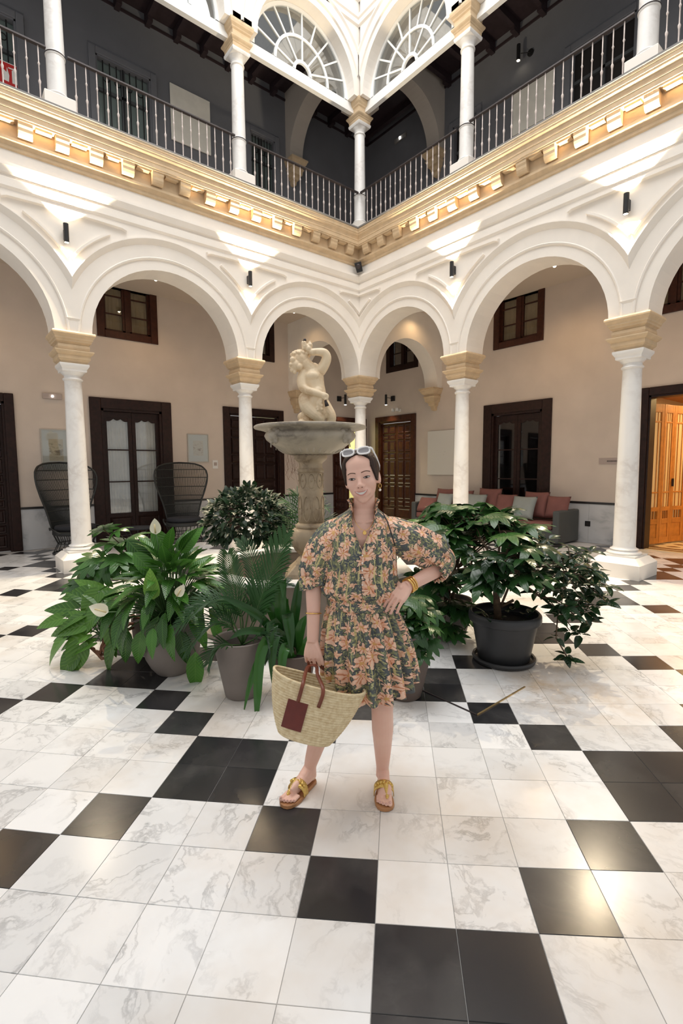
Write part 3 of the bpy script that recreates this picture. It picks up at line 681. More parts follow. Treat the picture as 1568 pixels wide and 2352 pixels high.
def glazed_door(label, F, a0, a1, z1, mat, curt, wd=.22, sill=.62, frost=False):
    ac = (a0 + a1) / 2; h = (a1 - a0) / 2; t = door_root(label, F, ac)
    frame_boxes(F, t, -h, h, z1, wd, mat)
    ih = h - wd - .05; zt = z1 - wd - .06
    for s in (-1, 1):
        x0, x1 = (-ih, -.004) if s < 0 else (.004, ih)
        st = .075
        m = MB(F); m.box(x0, -.11, .01, x0 + st, -.065, zt); m.box(x1 - st, -.11, .01, x1, -.065, zt); m.box(x0 + st, -.11, zt - .12, x1 - st, -.065, zt); m.box(x0 + st, -.11, .01, x1 - st, -.065, sill)
        leaf = m.build('leaf', mat, t)
        raised_panel(F, leaf, x0 + st * .8, .10, x1 - st * .8, sill - .08, -.065, mat)
        m = MB(F); scallop(m, x0 + st, x1 - st, zt - .10, .10, -.10, -.075); m.build('tracery', mat, leaf)
        gh = (zt - .12 - sill) / 3
        for q in (1, 2):
            m = MB(F); m.box(x0 + st, -.105, sill + gh * q - .014, x1 - st, -.07, sill + gh * q + .014); m.build('glazing_bar', mat, leaf)
        for q in range(3):
            m = MB(F); m.box(x0 + st, -.090, sill + gh * q + .012, x1 - st, -.086, sill + gh * (q + 1) - .012); m.build('pane', 'glass' if curt else 'glass_dark', leaf)
        if curt: curtain(F, leaf, x0 + st - .02, x1 - st + .02, sill - .02, zt - .08, -.15, 'curtain_white')
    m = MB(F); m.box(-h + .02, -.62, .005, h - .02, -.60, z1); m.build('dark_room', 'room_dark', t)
    return t
glazed_door('tall glazed double door with white curtains between the two wicker chairs', LW, 3.50, 5.23, 3.12, 'wood_dark', True)
glazed_door('tall dark glazed double door above the sofa on the right', RW, 1.55, 3.28, 3.09, 'wood_dark', False)
# --------------------------------------------------------------- high windows
def high_window(label, F, a0, a1, z0, z1, mat, glow):
    global win_n
    win_n += 1; ac = (a0 + a1) / 2; h = (a1 - a0) / 2; H = z1 - z0
    t = thing('window_%d' % win_n, label, None, F(ac, -D, z0), kind='structure'); wd = .15
    m = MB(F); m.box(-h, -.16, 0, -h + wd, .03, H); m.box(h - wd, -.16, 0, h, .03, H); m.box(-h + wd, -.16, 0, h - wd, .03, wd); m.box(-h + wd, -.16, H - wd, h - wd, .03, H); m.build('frame', mat, t, bevel=.01)
    m = MB(F); m.box(-.045, -.12, wd, .045, -.04, H - wd); m.build('mullion', mat, t)
    for s in (-1, 1):
        x0, x1 = (-h + wd, -.045) if s < 0 else (.045, h - wd)
        m = MB(F); st = .05
        m.box(x0, -.11, wd, x0 + st, -.06, H - wd); m.box(x1 - st, -.11, wd, x1, -.06, H - wd); m.box(x0, -.11, wd, x1, -.06, wd + st); m.box(x0, -.11, H - wd - st, x1, -.06, H - wd); sh = m.build('sash', mat, t)
        for q in (1, 2):
            z = wd + (H - 2 * wd) * q / 3
            if q == 1 or True:
                m = MB(F); m.box(x0 + st, -.10, z - .013, x1 - st, -.07, z + .013); m.build('glazing_bar', mat, sh)
        for q in range(3):
            za = wd + (H - 2 * wd) * q / 3; zb = wd + (H - 2 * wd) * (q + 1) / 3
            m = MB(F); m.box(x0 + st, -.088, za + .012, x1 - st, -.085, zb - .012); m.build('pane', 'glass', sh)
        curtain(F, sh, x0 + .02, x1 - .02, wd, H - wd, -.145, glow, 5, .01)
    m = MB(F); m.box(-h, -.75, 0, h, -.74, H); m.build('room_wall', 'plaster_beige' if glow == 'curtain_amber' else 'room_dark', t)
mk('curtain_amber', (0.42, 0.30, 0.17), 0.9, var=.25, scale=2.5, emit=0.0)
high_window('high brown window with amber glow in the left gallery', LW, 3.73, 5.00, 4.40, 5.82, 'wood_red', 'curtain_amber')
high_window('high dark window cut by the arch, left of the fountain statue', LW, .66, 1.90, 4.40, 5.82, 'wood_dark', 'room_dark')
high_window('high brown window in the right gallery over the dark glazed door', RW, 1.77, 3.03, 4.37, 5.80, 'wood_red', 'curtain_amber')
high_window('high dark window seen under the small arch right of the corner column', RW, -1.86, -.62, 4.37, 5.80, 'wood_dark', 'room_dark')
high_window('high brown window cut by the right edge of the picture', RW, 4.75, 6.2, 4.37, 5.80, 'wood_red', 'curtain_amber')
# corner doorway, left wall: opens to a yellow-green hall
mk('hall_green', (0.52, 0.55, 0.16), 0.7); mk('hall_cream', (0.80, 0.76, 0.42), 0.6)
t = door_root('open doorway in the gallery corner showing a yellow-green hall', LW, -1.96)
frame_boxes(LW, t, -.66, .66, 3.10, .13, 'wood_red')
panel_leaf(lambda a, b, z: LW(.53 + b + .0, -.02 + a, z), t, .02, .62, .01, 2.93, .05, 'wood_red', rowsA)
t2 = thing('wall_hall', 'yellow-green hall seen through the corner doorway', None, (-1.96, -5.4, 0), kind='structure')
m = MB(); m.box(-1.6, -.1, 0, 1.6, 0, 3.6); m.build('back', 'hall_green', t2)
m = MB(); m.box(-1.7, 0, 0, -1.6, 2.4, 3.6); m.box(1.6, 0, 0, 1.7, 2.4, 3.6); m.box(-1.7, 0, 3.4, 1.7, 2.4, 3.6); m.build('sides', 'hall_cream', t2)
m = MB(); m.box(-1.6, .0, 1.05, 1.6, .06, 1.12); m.box(-1.6, 0, 1.75, 1.6, .06, 1.82)
for k in range(12): m.lathe([(.03, 1.12), (.045, 1.25), (.025, 1.45), (.04, 1.75)], 10, (-1.5 + k * .26, .05, 0))
m.build('balusters', 'hall_cream', t2)
l = bpy.data.lights.new('hall_light', 'AREA'); l.energy = 75; l.size = 1.6; l.color = (1, .95, .65); o = bpy.data.objects.new('hall_light', l); link(o, t2); o.location = (0, 1.2, 3.3)
# right doorway: dark frame, lit oak folding screen beyond
t = door_root('wide dark-framed doorway at the right edge opening on a lit room', RW, 5.94)
frame_boxes(RW, t, -.91, .91, 3.07, .15, 'wood_dark', -.25, .05)
rm = thing('wall_lit_room', 'warm lit room with a timber ceiling beyond the right doorway', None, (-2.95, 5.9, 0), kind='structure')
m = MB(); m.box(-5.2, 2.2, 0, 0, 2.3, 3.6); m.box(-5.3, -1.6, 0, -5.2, 2.3, 3.6); m.box(-5.3, -1.7, 0, 0, -1.6, 3.6); m.build('side_wall', 'plaster_beige', rm)
m = MB(); m.box(-5.3, -2.2, 3.25, 0, 2.3, 3.4); m.build('timber_ceiling', 'wood_oak', rm)
l = bpy.data.lights.new('room_light', 'AREA'); l.energy = 120; l.size = 2.2; l.color = (1, .68, .30); o = bpy.data.objects.new('room_light', l); link(o, rm); o.location = (-2.0, .6, 3.2)
mk('room_floor_pale', (0.70, 0.56, 0.36), .25); mk('room_floor_dark', (0.13, 0.07, 0.03), .25)
FR = thing('floor_room', 'pale and dark lozenge floor of the lit room', None, (-2.95, 5.9, 0), kind='structure')
m = MB(); m.box(-5.3, -2.2, -.02, .25, 2.3, -.002); m.build('ground', 'room_floor_pale', FR)
for i in range(26):
    for j in range(13):
        if (i + j) % 2: continue
        x, y = -.25 - i * .19, -2.0 + j * .32
        m = MB(); m.add([(x - .075, y, .001), (x, y - .125, .001), (x + .075, y, .001), (x, y + .125, .001), (x - .075, y, -.003), (x, y - .125, -.003), (x + .075, y, -.003), (x, y + .125, -.003)], [(0, 1, 2, 3), (0, 4, 5, 1), (1, 5, 6, 2), (2, 6, 7, 3), (3, 7, 4, 0)]); m.build('lozenge_tile', 'room_floor_dark', FR)
m = MB(); m.box(-.18, -2.2, -.003, -.06, 2.3, .0015); m.box(.05, -2.2, -.003, .14, 2.3, .0015); m.build('border_strip', 'room_floor_dark', FR)
# oak folding doors standing at an angle inside the room
mk('glass_frost', (0.72, 0.56, 0.32), .35)
oak = thing('folding_door', 'oak folding screen doors with frosted panes standing open in the lit room', 'folding doors', (-3.02, 5.08, .0), R(0))
def oak_leaf(parent, x0, y0, x1, y1):
    lf = bpy.data.objects.new('door_leaf', None); link(lf, parent); lf.location = (x0, y0, .03); ang = math.atan2(y1 - y0, x1 - x0); lf.rotation_euler = (0, 0, ang); wv = math.hypot(x1 - x0, y1 - y0) - .006
    def bx(nm, *b, mat='wood_oak'):
        m = MB(); m.box(*b); return m.build(nm, mat, lf, bevel=.004)
    bx('stile', 0, -.02, 0, .075, .02, 2.78); bx('stile', wv - .075, -.02, 0, wv, .02, 2.78)
    bx('rail', .075, -.02, 0, wv - .075, .02, .12); bx('rail', .075, -.02, .40, wv - .075, .02, .50); bx('rail', .075, -.02, .66, wv - .075, .02, .74); bx('rail', .075, -.02, 2.62, wv - .075, .02, 2.78); bx('rail', .075, -.015, 1.02, wv - .075, .015, 1.05); bx('rail', .075, -.015, 2.42, wv - .075, .015, 2.45)
    bx('panel', .075, -.01, .12, wv - .075, .012, .40); bx('panel', .12, .010, .17, wv - .12, .018, .36)
    bx('pane', .075, -.004, .74, wv - .075, .004, 2.62, mat='glass_frost')
    bx('glazing_bar', wv * .33, -.014, .74, wv * .33 + .02, .014, 2.45); bx('glazing_bar', wv * .67 - .02, -.014, .74, wv * .67, .014, 2.45)
    for k in range(4):
        x = .09 + (wv - .19) * k / 3; bx('spindle', x, -.012, .50, x + .018, .012, .66); bx('spindle', x, -.012, 2.45, x + .018, .012, 2.62)
pts = [(0, 0)]
for k in range(7): pts.append((pts[-1][0] - .40, pts[-1][1] + (.13 if k % 2 == 0 else .05)))
for k in range(7): oak_leaf(oak, *pts[k], *pts[k + 1])
m = MB(); m.box(-.02, -.02, 0, .02, .06, .03); m.lathe([(.012, 0), (.012, .03)], 8); m.box(pts[2][0] - .01, pts[2][1] + .03, 1.18, pts[2][0] + .02, pts[2][1] + .06, 1.34); m.build('handle', 'black_metal', oak)
# --------------------------------------------------------------- upper gallery doors
mk('glass_green', (0.20, 0.25, 0.24), .15)
def upper_door(label, F, a0, a1, z1, grille):
    dn[0] += 1; ac = (a0 + a1) / 2; h = (a1 - a0) / 2
    t = thing('door_%d' % dn[0], label, None, F(ac, -D, 6.74), kind='structure'); H = z1 - 6.74
    frame_boxes(F, t, -h - .09, h + .09, H + .09, .13, 'plaster_grey', -.1, .05)
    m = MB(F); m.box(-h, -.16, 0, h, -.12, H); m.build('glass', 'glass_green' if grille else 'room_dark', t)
    m = MB(F); m.box(-.04, -.12, 0, .04, -.06, H); m.build('mullion', 'door_grey', t)
    m = MB(F); m.box(-h, -.12, H * .52, h, -.06, H * .52 + .07); m.box(-h, -.12, H * .8, h, -.06, H * .8 + .06); m.box(-h, -.12, 0, h, -.06, .45); m.build('rail', 'door_grey', t)
    if grille:
        for k in range(9):
            x = -h + .06 + (2 * h - .12) * k / 8
            m = MB(F); m.tube([(x, -.05, H * .3), (x, -.05, H - .03)], .012, 6); m.build('grille_bar', 'black_metal', t)
        for k in range(4):
            m = MB(F); x = -h + .25 + (2 * h - .5) * k / 3; m.tube([(x + .06 * math.cos(q * PI / 6), -.05, H * .88 + .06 * math.sin(q * PI / 6)) for q in range(13)], .01, 6); m.build('grille_scroll', 'black_metal', t)
upper_door('grey glazed door with iron grille in the upper left gallery', LW, 3.64, 4.82, 10.05, True)
upper_door('dim grey door in the upper left gallery near the corner', LW, .50, 1.30, 10.0, True)
upper_door('dark doorway by the fire signs at the upper left edge', LW, 6.1, 7.2, 9.95, True)
upper_door('dark doorway at the upper right behind the balusters', RW, 3.40, 4.70, 10.0, False)
upper_door('dark narrow doorway between the upper right columns', RW, .45, 1.22, 10.05, False)
upper_door('dark doorway at the far upper right edge', RW, 6.0, 7.1, 9.95, False)
# ------------------------------------------------------------------ gallery furnishings
mk('cane_dark', (0.020, 0.022, 0.021), 0.55); mk('cushion_black', (0.018, 0.019, 0.024), 0.9, bump=.1, bscale=120)
def back_pt(s, z):
    k = [(.42, .30), (.55, .345), (.7, .37), (.9, .425), (1.1, .495), (1.3, .55), (1.45, .565), (1.56, .545), (1.65, .47), (1.705, .34), (1.73, .16), (1.735, .0)]
    wv = k[-1][1]
    for (z0, w0), (z1, w1) in zip(k, k[1:]):
        if z0 <= z <= z1: wv = w0 + (w1 - w0) * (z - z0) / (z1 - z0)
    if z < k[0][0]: wv = k[0][1]
    x = s * wv
    return (x, -.34 + .95 * x * x - .20 * max(0, z - .45), z)
def wicker_chair(label, loc, rz):
    t = thing('wicker_chair', label, 'chair', loc, rz, group='tall wicker chairs in the left gallery')
    zs = [.42 + 1.315 * (1 - (1 - i / 26) ** 1.5) for i in range(27)]
    rim = [back_pt(-1, z) for z in zs] + [back_pt(1, z) for z in reversed(zs)]
    m = MB(); m.tube(rim, .018, 8); m.build('back_hoop', 'cane_dark', t, smooth=True)
    for z in (.60, .80, 1.0, 1.2, 1.4, 1.58):
        m = MB(); m.tube([back_pt(-1 + 2 * i / 14, z) for i in range(15)], .009, 6); m.build('cross_cane', 'cane_dark', t, smooth=True)
    m = MB()
    for k in range(61):
        s = -1 + 2 * (k + .5) / 61; pts = []
        for z in zs:
            p = back_pt(1, z); xm = abs(p[0]); x = s * .56 * min(1, .55 + .45 * (z - .42) / .9)
            if abs(x) > xm: break
            pts.append((x, -.34 + .95 * x * x - .20 * max(0, z - .45), z))
        if len(pts) > 2: m.tube(pts, .0055, 4)
    o = m.build('cane_strands', 'cane_dark', t); o['kind'] = 'stuff'
    m = MB(); m.lathe([(.02, .36), (.40, .36), (.43, .38), (.43, .42), (.40, .44), (.02, .44)], 28); o = m.build('seat', 'cane_dark', t, smooth=True, angle=40); o.scale = (.93, .86, 1)
    m = MB(); m.lathe([(.02, .44), (.34, .44), (.38, .47), (.385, .50), (.36, .535), (.02, .55)], 28); o = m.build('cushion', 'cushion_black', t, smooth=True, angle=50); o.scale = (.95, .88, 1)
    for s in (-1, 1):
        m = MB(); m.tube([(s * .33, -.33, .44), (s * .42, -.10, .50), (s * .43, .15, .47), (s * .40, .32, .42)], .016, 8); m.build('armrest', 'cane_dark', t, smooth=True)
    m = MB(); m.tube([(.40 * math.cos(a), .37 * math.sin(a), .02) for a in [2 * PI * i / 28 for i in range(29)]], .016, 8); m.build('base_ring', 'cane_dark', t, smooth=True)
    for k in range(24):
        a = 2 * PI * k / 24; m = MB(); m.tube([(.40 * math.cos(a), .37 * math.sin(a), .02), (.31 * math.cos(a), .29 * math.sin(a), .20), (.38 * math.cos(a), .35 * math.sin(a), .37)], .007, 5); m.build('base_cane', 'cane_dark', t)
    m = MB(); m.tube([(.31 * math.cos(a), .29 * math.sin(a), .20) for a in [2 * PI * i / 28 for i in range(29)]], .008, 6); m.build('waist_ring', 'cane_dark', t)
    return t
wicker_chair('tall black wicker chair partly hidden by the leftmost column', (5.79, -1.75, 0), R(12))
wicker_chair('tall black wicker chair in front of the curtained door, right of the leftmost column', (3.66, -1.72, 0), R(-16))
t = thing('side_table', 'low black wire table between the two wicker chairs', 'table', (4.72, -1.45, 0))
m = MB(); m.lathe([(.0, .40), (.30, .40), (.31, .41), (.31, .43), (.0, .43)], 28, caps=False); m.build('top', 'cushion_black', t, smooth=True, angle=40)
for k in range(10):
    a = 2 * PI * k / 10; m = MB(); m.tube([(.24 * math.cos(a), .24 * math.sin(a), .01), (.17 * math.cos(a), .17 * math.sin(a), .2), (.27 * math.cos(a), .27 * math.sin(a), .40)], .006, 5); m.build('wire_leg', 'black_metal', t)
m = MB(); m.tube([(.24 * math.cos(2 * PI * i / 24), .24 * math.sin(2 * PI * i / 24), .008) for i in range(25)], .008, 6); m.build('base_ring', 'black_metal', t)
# sofa and pillows
mk('sofa_grey', (0.075, 0.08, 0.078), 0.9, bump=.15, bscale=200); mk('cushion_pink', (0.20, 0.082, 0.072), 0.9, var=.08, scale=6, bump=.1, bscale=150); mk('cushion_blue', (0.27, 0.295, 0.285), 0.9, var=.06, bump=.1, bscale=150)
def pillow(mb, wv, hv, dv, n=12, pinch=.06):
    for s in (-1, 1):
        rows = []
        for j in range(n + 1):
            row = []
            for i in range(n + 1):
                u = -1 + 2 * i / n; v = -1 + 2 * j / n
                e = (1 - u ** 4) * (1 - v ** 4)
                px = u * wv / 2 * (1 - pinch * (1 - u * u) * 0 - pinch * (v * v < .999) * (1 - v * v) * abs(u)); pz = v * hv / 2 * (1 - pinch * (1 - u * u) * abs(v))
                row.append((px, s * dv / 2 * (max(0, e) ** .5), pz))
            rows.append(row)
        mb.grid(rows)
t = thing('sofa', 'long grey sofa against the right gallery wall behind the plants', 'sofa', (-2.22, 1.98, 0))
m = MB(); m.box(-.42, -1.90, .05, .42, 1.90, .30); m.build('base', 'sofa_grey', t, bevel=.02)
m = MB(); m.box(-.44, -1.92, .05, -.30, 1.92, .68); m.build('backrest', 'sofa_grey', t, bevel=.03)
for s in (-1, 1):
    m = MB(); m.box(-.44, s * 1.92 - .07, .03, .44, s * 1.92 + .07, .70); m.build('arm', 'sofa_grey', t, bevel=.03)
for k in range(3):
    m = MB(); m.box(-.30, -1.84 + k * 1.227, .30, .42, -1.84 + (k + 1) * 1.227 - .01, .45); m.build('seat_cushion', 'cushion_pink', t, bevel=.04)
for x in (-.36, .36):
    for y in (-1.8, 1.8):
        m = MB(); m.lathe([(.02, 0), (.025, .05)], 10, (x, y, 0)); m.build('foot', 'black_metal', t)
def loose(label, mat, loc, rz, wv, hv, dv, lean):
    loc = (loc[0] + .06, loc[1], loc[2] + .02)
    m = MB(); pillow(m, wv, hv, dv); o = m.build('pillow', mat, smooth=True); bm = bmesh.new(); bm.from_mesh(o.data); bmesh.ops.remove_doubles(bm, verts=bm.verts, dist=.0005); bm.to_mesh(o.data); bm.free()
    o.location = loc; o.rotation_euler = (R(lean), 0, R(rz)); tag(o, label, 'pillow', 'pillows along the sofa')
Y0 = -90
loose('pink pillow at the right end of the sofa', 'cushion_pink', (-2.28, 3.71, .72), -90, .50, .50, .20, 18)
loose('large pink pillow second from the right on the sofa', 'cushion_pink', (-2.30, 3.21, .755), -90, .58, .58, .18, 16)
loose('pale grey pillow leaning in front of the right pink pillows', 'cushion_blue', (-2.04, 3.07, .70), -90, .56, .52, .18, 24)
loose('dusky pink pillow just left of the pale grey pillow', 'cushion_pink', (-2.2, 2.55, .72), -90, .50, .50, .18, 18)
loose('wide pink pillow at the middle of the sofa back', 'cushion_pink', (-2.3, 2.04, .775), -90, .62, .62, .18, 14)
loose('pale grey pillow half hidden by leaves at the middle of the sofa', 'cushion_blue', (-2.05, 1.84, .70), -90, .54, .52, .18, 22)
loose('pink pillow just right of the slim white column', 'cushion_pink', (-2.28, 1.31, .74), -90, .55, .55, .18, 16)
loose('pink pillow directly behind the slim white column', 'cushion_pink', (-2.28, 0.74, .76), -90, .56, .56, .18, 14)
loose('pale grey pillow beside the slim white column', 'cushion_blue', (-2.06, 0.91, .70), -90, .48, .48, .16, 22)
loose('dusky pink pillow low among the leaves left of the column', 'cushion_pink', (-1.95, 0.44, .62), -90, .55, .42, .2, 30)
# pictures
def printmat(name, paper, ink, scale, thr):
    m, nt, N, L, P = nodes_of(name); tc = N.new('ShaderNodeTexCoord'); nz = N.new('ShaderNodeTexNoise'); nz.inputs['Scale'].default_value = scale; nz.inputs['Detail'].default_value = 8; nz.inputs['Roughness'].default_value = .7
    mp = N.new('ShaderNodeMapping'); mp.inputs['Scale'].default_value = (1, 1, 2.2); L.new(tc.outputs['Object'], mp.inputs['Vector']); L.new(mp.outputs[0], nz.inputs['Vector'])
    gd = N.new('ShaderNodeVectorMath'); gd.operation = 'LENGTH'; L.new(tc.outputs['Object'], gd.inputs[0])
    mr = N.new('ShaderNodeMapRange'); mr.inputs['From Min'].default_value = thr; mr.inputs['From Max'].default_value = thr + .12; L.new(nz.outputs['Fac'], mr.inputs['Value'])
    g2 = N.new('ShaderNodeMapRange'); g2.inputs['From Min'].default_value = .10; g2.inputs['From Max'].default_value = .2; g2.inputs['To Min'].default_value = 1; g2.inputs['To Max'].default_value = 0; L.new(gd.outputs['Value'], g2.inputs['Value'])
    mu = N.new('ShaderNodeMath'); mu.operation = 'MULTIPLY'; L.new(mr.outputs[0], mu.inputs[0]); L.new(g2.outputs[0], mu.inputs[1])
    mx = N.new('ShaderNodeMix'); mx.data_type = 'RGBA'; mx.inputs['A'].default_value = (*paper, 1); mx.inputs['B'].default_value = (*ink, 1); L.new(mu.outputs[0], mx.inputs['Factor']); L.new(mx.outputs['Result'], P.inputs['Base Color'])
printmat('print_sepia', (.62, .52, .38), (.22, .17, .12), 9, .48); printmat('print_sketch', (.70, .62, .52), (.35, .22, .15), 16, .52); printmat('canvas_pale', (.66, .64, .60), (.25, .24, .22), 10, .6)
mk('frame_silver', (.42, .40, .36), .4, metal=.4); mk('mat_board', (.70, .67, .62), .8); mk('canvas_plain', (.86, .83, .75), .85, var=.06, scale=4)
def picture(label, F, a0, a1, z0, z1, pmat, mat=True, b=-D, dep=.03):
    ac, h, zc, v = (a0 + a1) / 2, (a1 - a0) / 2, (z0 + z1) / 2, (z1 - z0) / 2
    t = thing('framed_picture' if mat else 'canvas', label, 'picture', F(ac, b + (0 if mat else .012), zc))
    if mat:
        for nm, x0, y0, x1, y1 in (('frame_side', -h, -v, -h + .022, v), ('frame_side', h - .022, -v, h, v), ('frame_side', -h + .022, v - .022, h - .022, v), ('frame_side', -h + .022, -v, h - .022, -v + .022)):
            m = MB(F); m.box(x0, .0, y0, x1, dep, y1); m.build(nm, 'frame_silver', t)
        m = MB(F); m.box(-h + .02, 0, -v + .02, h - .02, dep * .55, v - .02); m.build('mat', 'mat_board', t)
        k = .48
        m = MB(F); m.box(-h * k, 0, -v * k * 1.1, h * k, dep * .6, v * k * 1.1); m.build('print', pmat, t)
        m = MB(F); m.box(-h + .022, dep * .8, -v + .022, h - .022, dep * .82, v - .022); m.build('glass', 'glass', t)
    else:
        m = MB(F); m.box(-h, 0.002, -v, h, dep, v); m.build('panel', pmat, t, bevel=.004)
        m = MB(F); m.box(-h + .03, .0, -v + .03, h - .03, .012, v - .03); m.build('stretcher', 'wood_dark', t)
picture('framed sepia print half hidden behind the leftmost column', LW, 5.62, 6.15, 1.58, 2.41, 'print_sepia')
picture('framed sketch in a wide mat right of the curtained door', LW, 2.60, 3.13, 1.75, 2.43, 'print_sketch')
picture('pale square canvas on the wall left of the slim right column', RW, -.22, .78, 1.39, 2.57, 'canvas_pale', False)
picture('blank cream canvas on the dark wall of the upper left gallery', LW, 2.32, 3.26, 8.96, 10.14, 'canvas_plain', False)
picture('blank cream canvas on the dark wall of the upper right gallery', RW, 2.16, 3.11, 8.98, 9.94, 'canvas_plain', False)
# small wall fittings
mk('plastic_white', (.75, .74, .72), .5); mk('sign_red', (.55, .02, .02), .5); mk('sign_white', (.85, .85, .82), .5); mk('plaque', (.40, .33, .30), .4)
t = thing('light_switch', 'white switch plate right of the framed sketch', 'switch', (2.43, -D, 1.70)); m = MB(); m.box(-.07, 0, -.105, .07, .012, .105); m.build('plate', 'plastic_white', t, bevel=.004); m = MB(); m.box(-.04, .012, -.03, .04, .017, .05); m.build('rocker', 'plaque', t)
t = thing('emergency_light', 'pale emergency light box high beside the leftmost column', 'wall light', (5.90, -D, 3.065)); m = MB(); m.box(-.17, 0, -.055, .17, .045, .055); m.build('housing', 'plaque', t, bevel=.006); m = MB(); m.sphere((-.0, .045, .0), .022); m.build('led', 'lamp_white', t)
t = thing('wall_socket', 'black socket on the marble dado right of the sofa', 'socket', (-D + .018, 4.14, .40)); m = MB(); m.box(0, -.055, -.055, .012, .055, .055); m.build('plate', 'black_metal', t, bevel=.004); m = MB(); m.lathe([(0, 0), (.02, 0), (.02, .004)], 12, caps=False); o = m.build('insert', 'iron_dark', t); o.rotation_euler = (0, R(90), 0); o.location = (.0125, 0, 0)
t = thing('name_plaque', 'small grey-brown plaque on the wall left of the rightmost column', 'sign', (-D, 4.58, 1.70)); m = MB(); m.box(0, -.27, -.062, .014, .27, .062); m.build('plate', 'plaque', t, bevel=.004)
m = MB()
for k in range(9): m.box(.014, -.11 + k * .026, -.016, .0155, -.11 + k * .026 + .016, .014)
m.build('engraved_letters', 'iron_dark', t)
t = thing('wall_sensor', 'small pale box high on the wall right of the pale canvas', 'sensor', (-D, .72, 2.96)); m = MB(); m.box(0, -.035, -.06, .03, .035, .06); m.build('housing', 'plaque', t, bevel=.005); m = MB(); m.sphere((.03, 0, -.02), .018); m.build('lens', 'plastic_white', t)
# cctv / projector over the carved door
t = thing('door_lamp', 'little pale lamp on an arm above the carved reddish door', 'wall lamp', (-D, -1.30, 3.24))
m = MB(); m.box(0, -.04, -.04, .03, .04, .04); m.build('wall_plate', 'plastic_white', t); m = MB(); m.tube([(.02, 0, 0), (.12, 0, .05), (.20, .02, .03)], .012, 6); m.build('arm', 'plastic_white', t)
for y in (-.09, .06):
    m = MB(); m.lathe([(.02, .07), (.045, .05), (.05, -.03), (.04, -.03), (.0, -.02)], 14, (.20, y, -.01), caps=False); m.build('head', 'plastic_white', t, smooth=True)
spot('door_lamp_light', (.22, 0, -.05), (0, R(-20), 0), 26, (1, .62, .28), 110, .6, t)
# corner wall lamps
def corner_lamp(label, loc, rz):
    t = thing('bracket_lamp', label, 'wall lamp', loc, rz, group='black bracket lamps in the gallery corner')
    m = MB(); m.box(-.075, 0, -.075, .075, .035, .075); m.build('wall_plate', 'black_metal', t, bevel=.004)
    m = MB(); m.tube([(0, .03, .0), (0, .30, .01)], .008, 6); m.build('arm', 'black_metal', t)
    m = MB(); m.lathe([(.0, .09), (.033, .09), (.036, .08), (.036, -.20), (.03, -.20), (.0, -.17)], 16, (0, .30, 0), caps=False); m.build('cylinder', 'black_metal', t, smooth=True, angle=40)
    m = MB(); m.lathe([(.0, -.195), (.033, -.195), (.033, -.21)], 14, (0, .30, 0), caps=False); m.build('lens', 'lamp_white', t)
    m = MB(); m.tube([(0, .30, .08), (0, .30, .15)], .003, 5); m.build('pin', 'black_metal', t)
    spot('bracket_light', (0, .30, -.22), (0, 0, 0), 30, (1, .80, .55), 90, .6, t)
corner_lamp('black bracket lamp left of the corner column, above the yellow-green doorway', (-1.55, -D, 3.63), 0)
corner_lamp('black bracket lamp right of the corner column, above the carved door', (-D, -1.58, 3.61), -PI / 2)
# ceiling spots of the lower gallery
def ceil_spot(label, loc, power=55):
    t = thing('ceiling_spotlight', label, 'ceiling lamp', loc, group='round ceiling spots in the lower galleries')
    m = MB(); m.lathe([(.0, 0), (.075, 0), (.08, -.012), (.062, -.03), (.05, -.06), (.05, -.085), (.04, -.09), (.0, -.07)], 18, caps=False); m.build('housing', 'iron_dark', t, smooth=True, angle=40)
    m = MB(); m.sphere((0, 0, -.078), .034); m.build('bulb', 'lamp_glow', t)
    spot('ceiling_spot_light', (0, 0, -.13), (0, 0, 0), power, (1, .64, .32), 150, .9, t, .04)
ceil_spot('ceiling spot seen at the top of the large left arch', (4.15, -1.5, 5.47), 34)
ceil_spot('ceiling spot seen at the top of the large right arch', (-1.5, 3.86, 5.47))
ceil_spot('ceiling spot under the small arch left of the corner', (.82, -1.5, 5.47), 15)
ceil_spot('ceiling spot under the small arch right of the corner', (-1.5, .56, 5.47), 15)
ceil_spot('added unseen ceiling spot past the leftmost arch', (7.4, -1.5, 5.47), 34)  # out of view, added to light this end of the left gallery
ceil_spot('added unseen ceiling spot past the rightmost arch', (-1.5, 7.0, 5.47))  # likewise unseen, added for its light in the right gallery
# upper gallery fittings
t = thing('gallery_lamp', 'black cylinder lamp on the dark wall of the upper right gallery', 'wall lamp', (-D, 2.42, 10.55)); m = MB(); m.lathe([(.0, .17), (.04, .17), (.04, -.15), (.0, -.15)], 14, (.16, -.08, 0), caps=False); m.build('cylinder', 'black_metal', t, smooth=True, angle=40)
m = MB(); m.lathe([(0, 0), (.07, 0), (.07, .03), (0, .04)], 16, caps=False); o = m.build('wall_plate', 'black_metal', t, smooth=True, angle=40); o.rotation_euler = (0, R(90), 0); o.location = (0, .12, -.04)
m = MB(); m.tube([(.03, .12, -.04), (.14, -.04, -.02)], .008, 6); m.build('arm', 'black_metal', t); m = MB(); m.lathe([(0, -.152), (.034, -.152)], 12, (.16, -.08, 0), caps=False); m.build('lens', 'lamp_glow', t)
t = thing('emergency_sign', 'small lit emergency light on the dark wall right of the corner, upstairs', 'wall light', (-D, -1.32, 10.66)); m = MB(); m.box(0, -.22, -.06, .04, .22, .06); m.build('housing', 'lead_grey', t, bevel=.006); m = MB(); m.sphere((.04, 0, 0), .035); m.build('led', 'lamp_white', t)
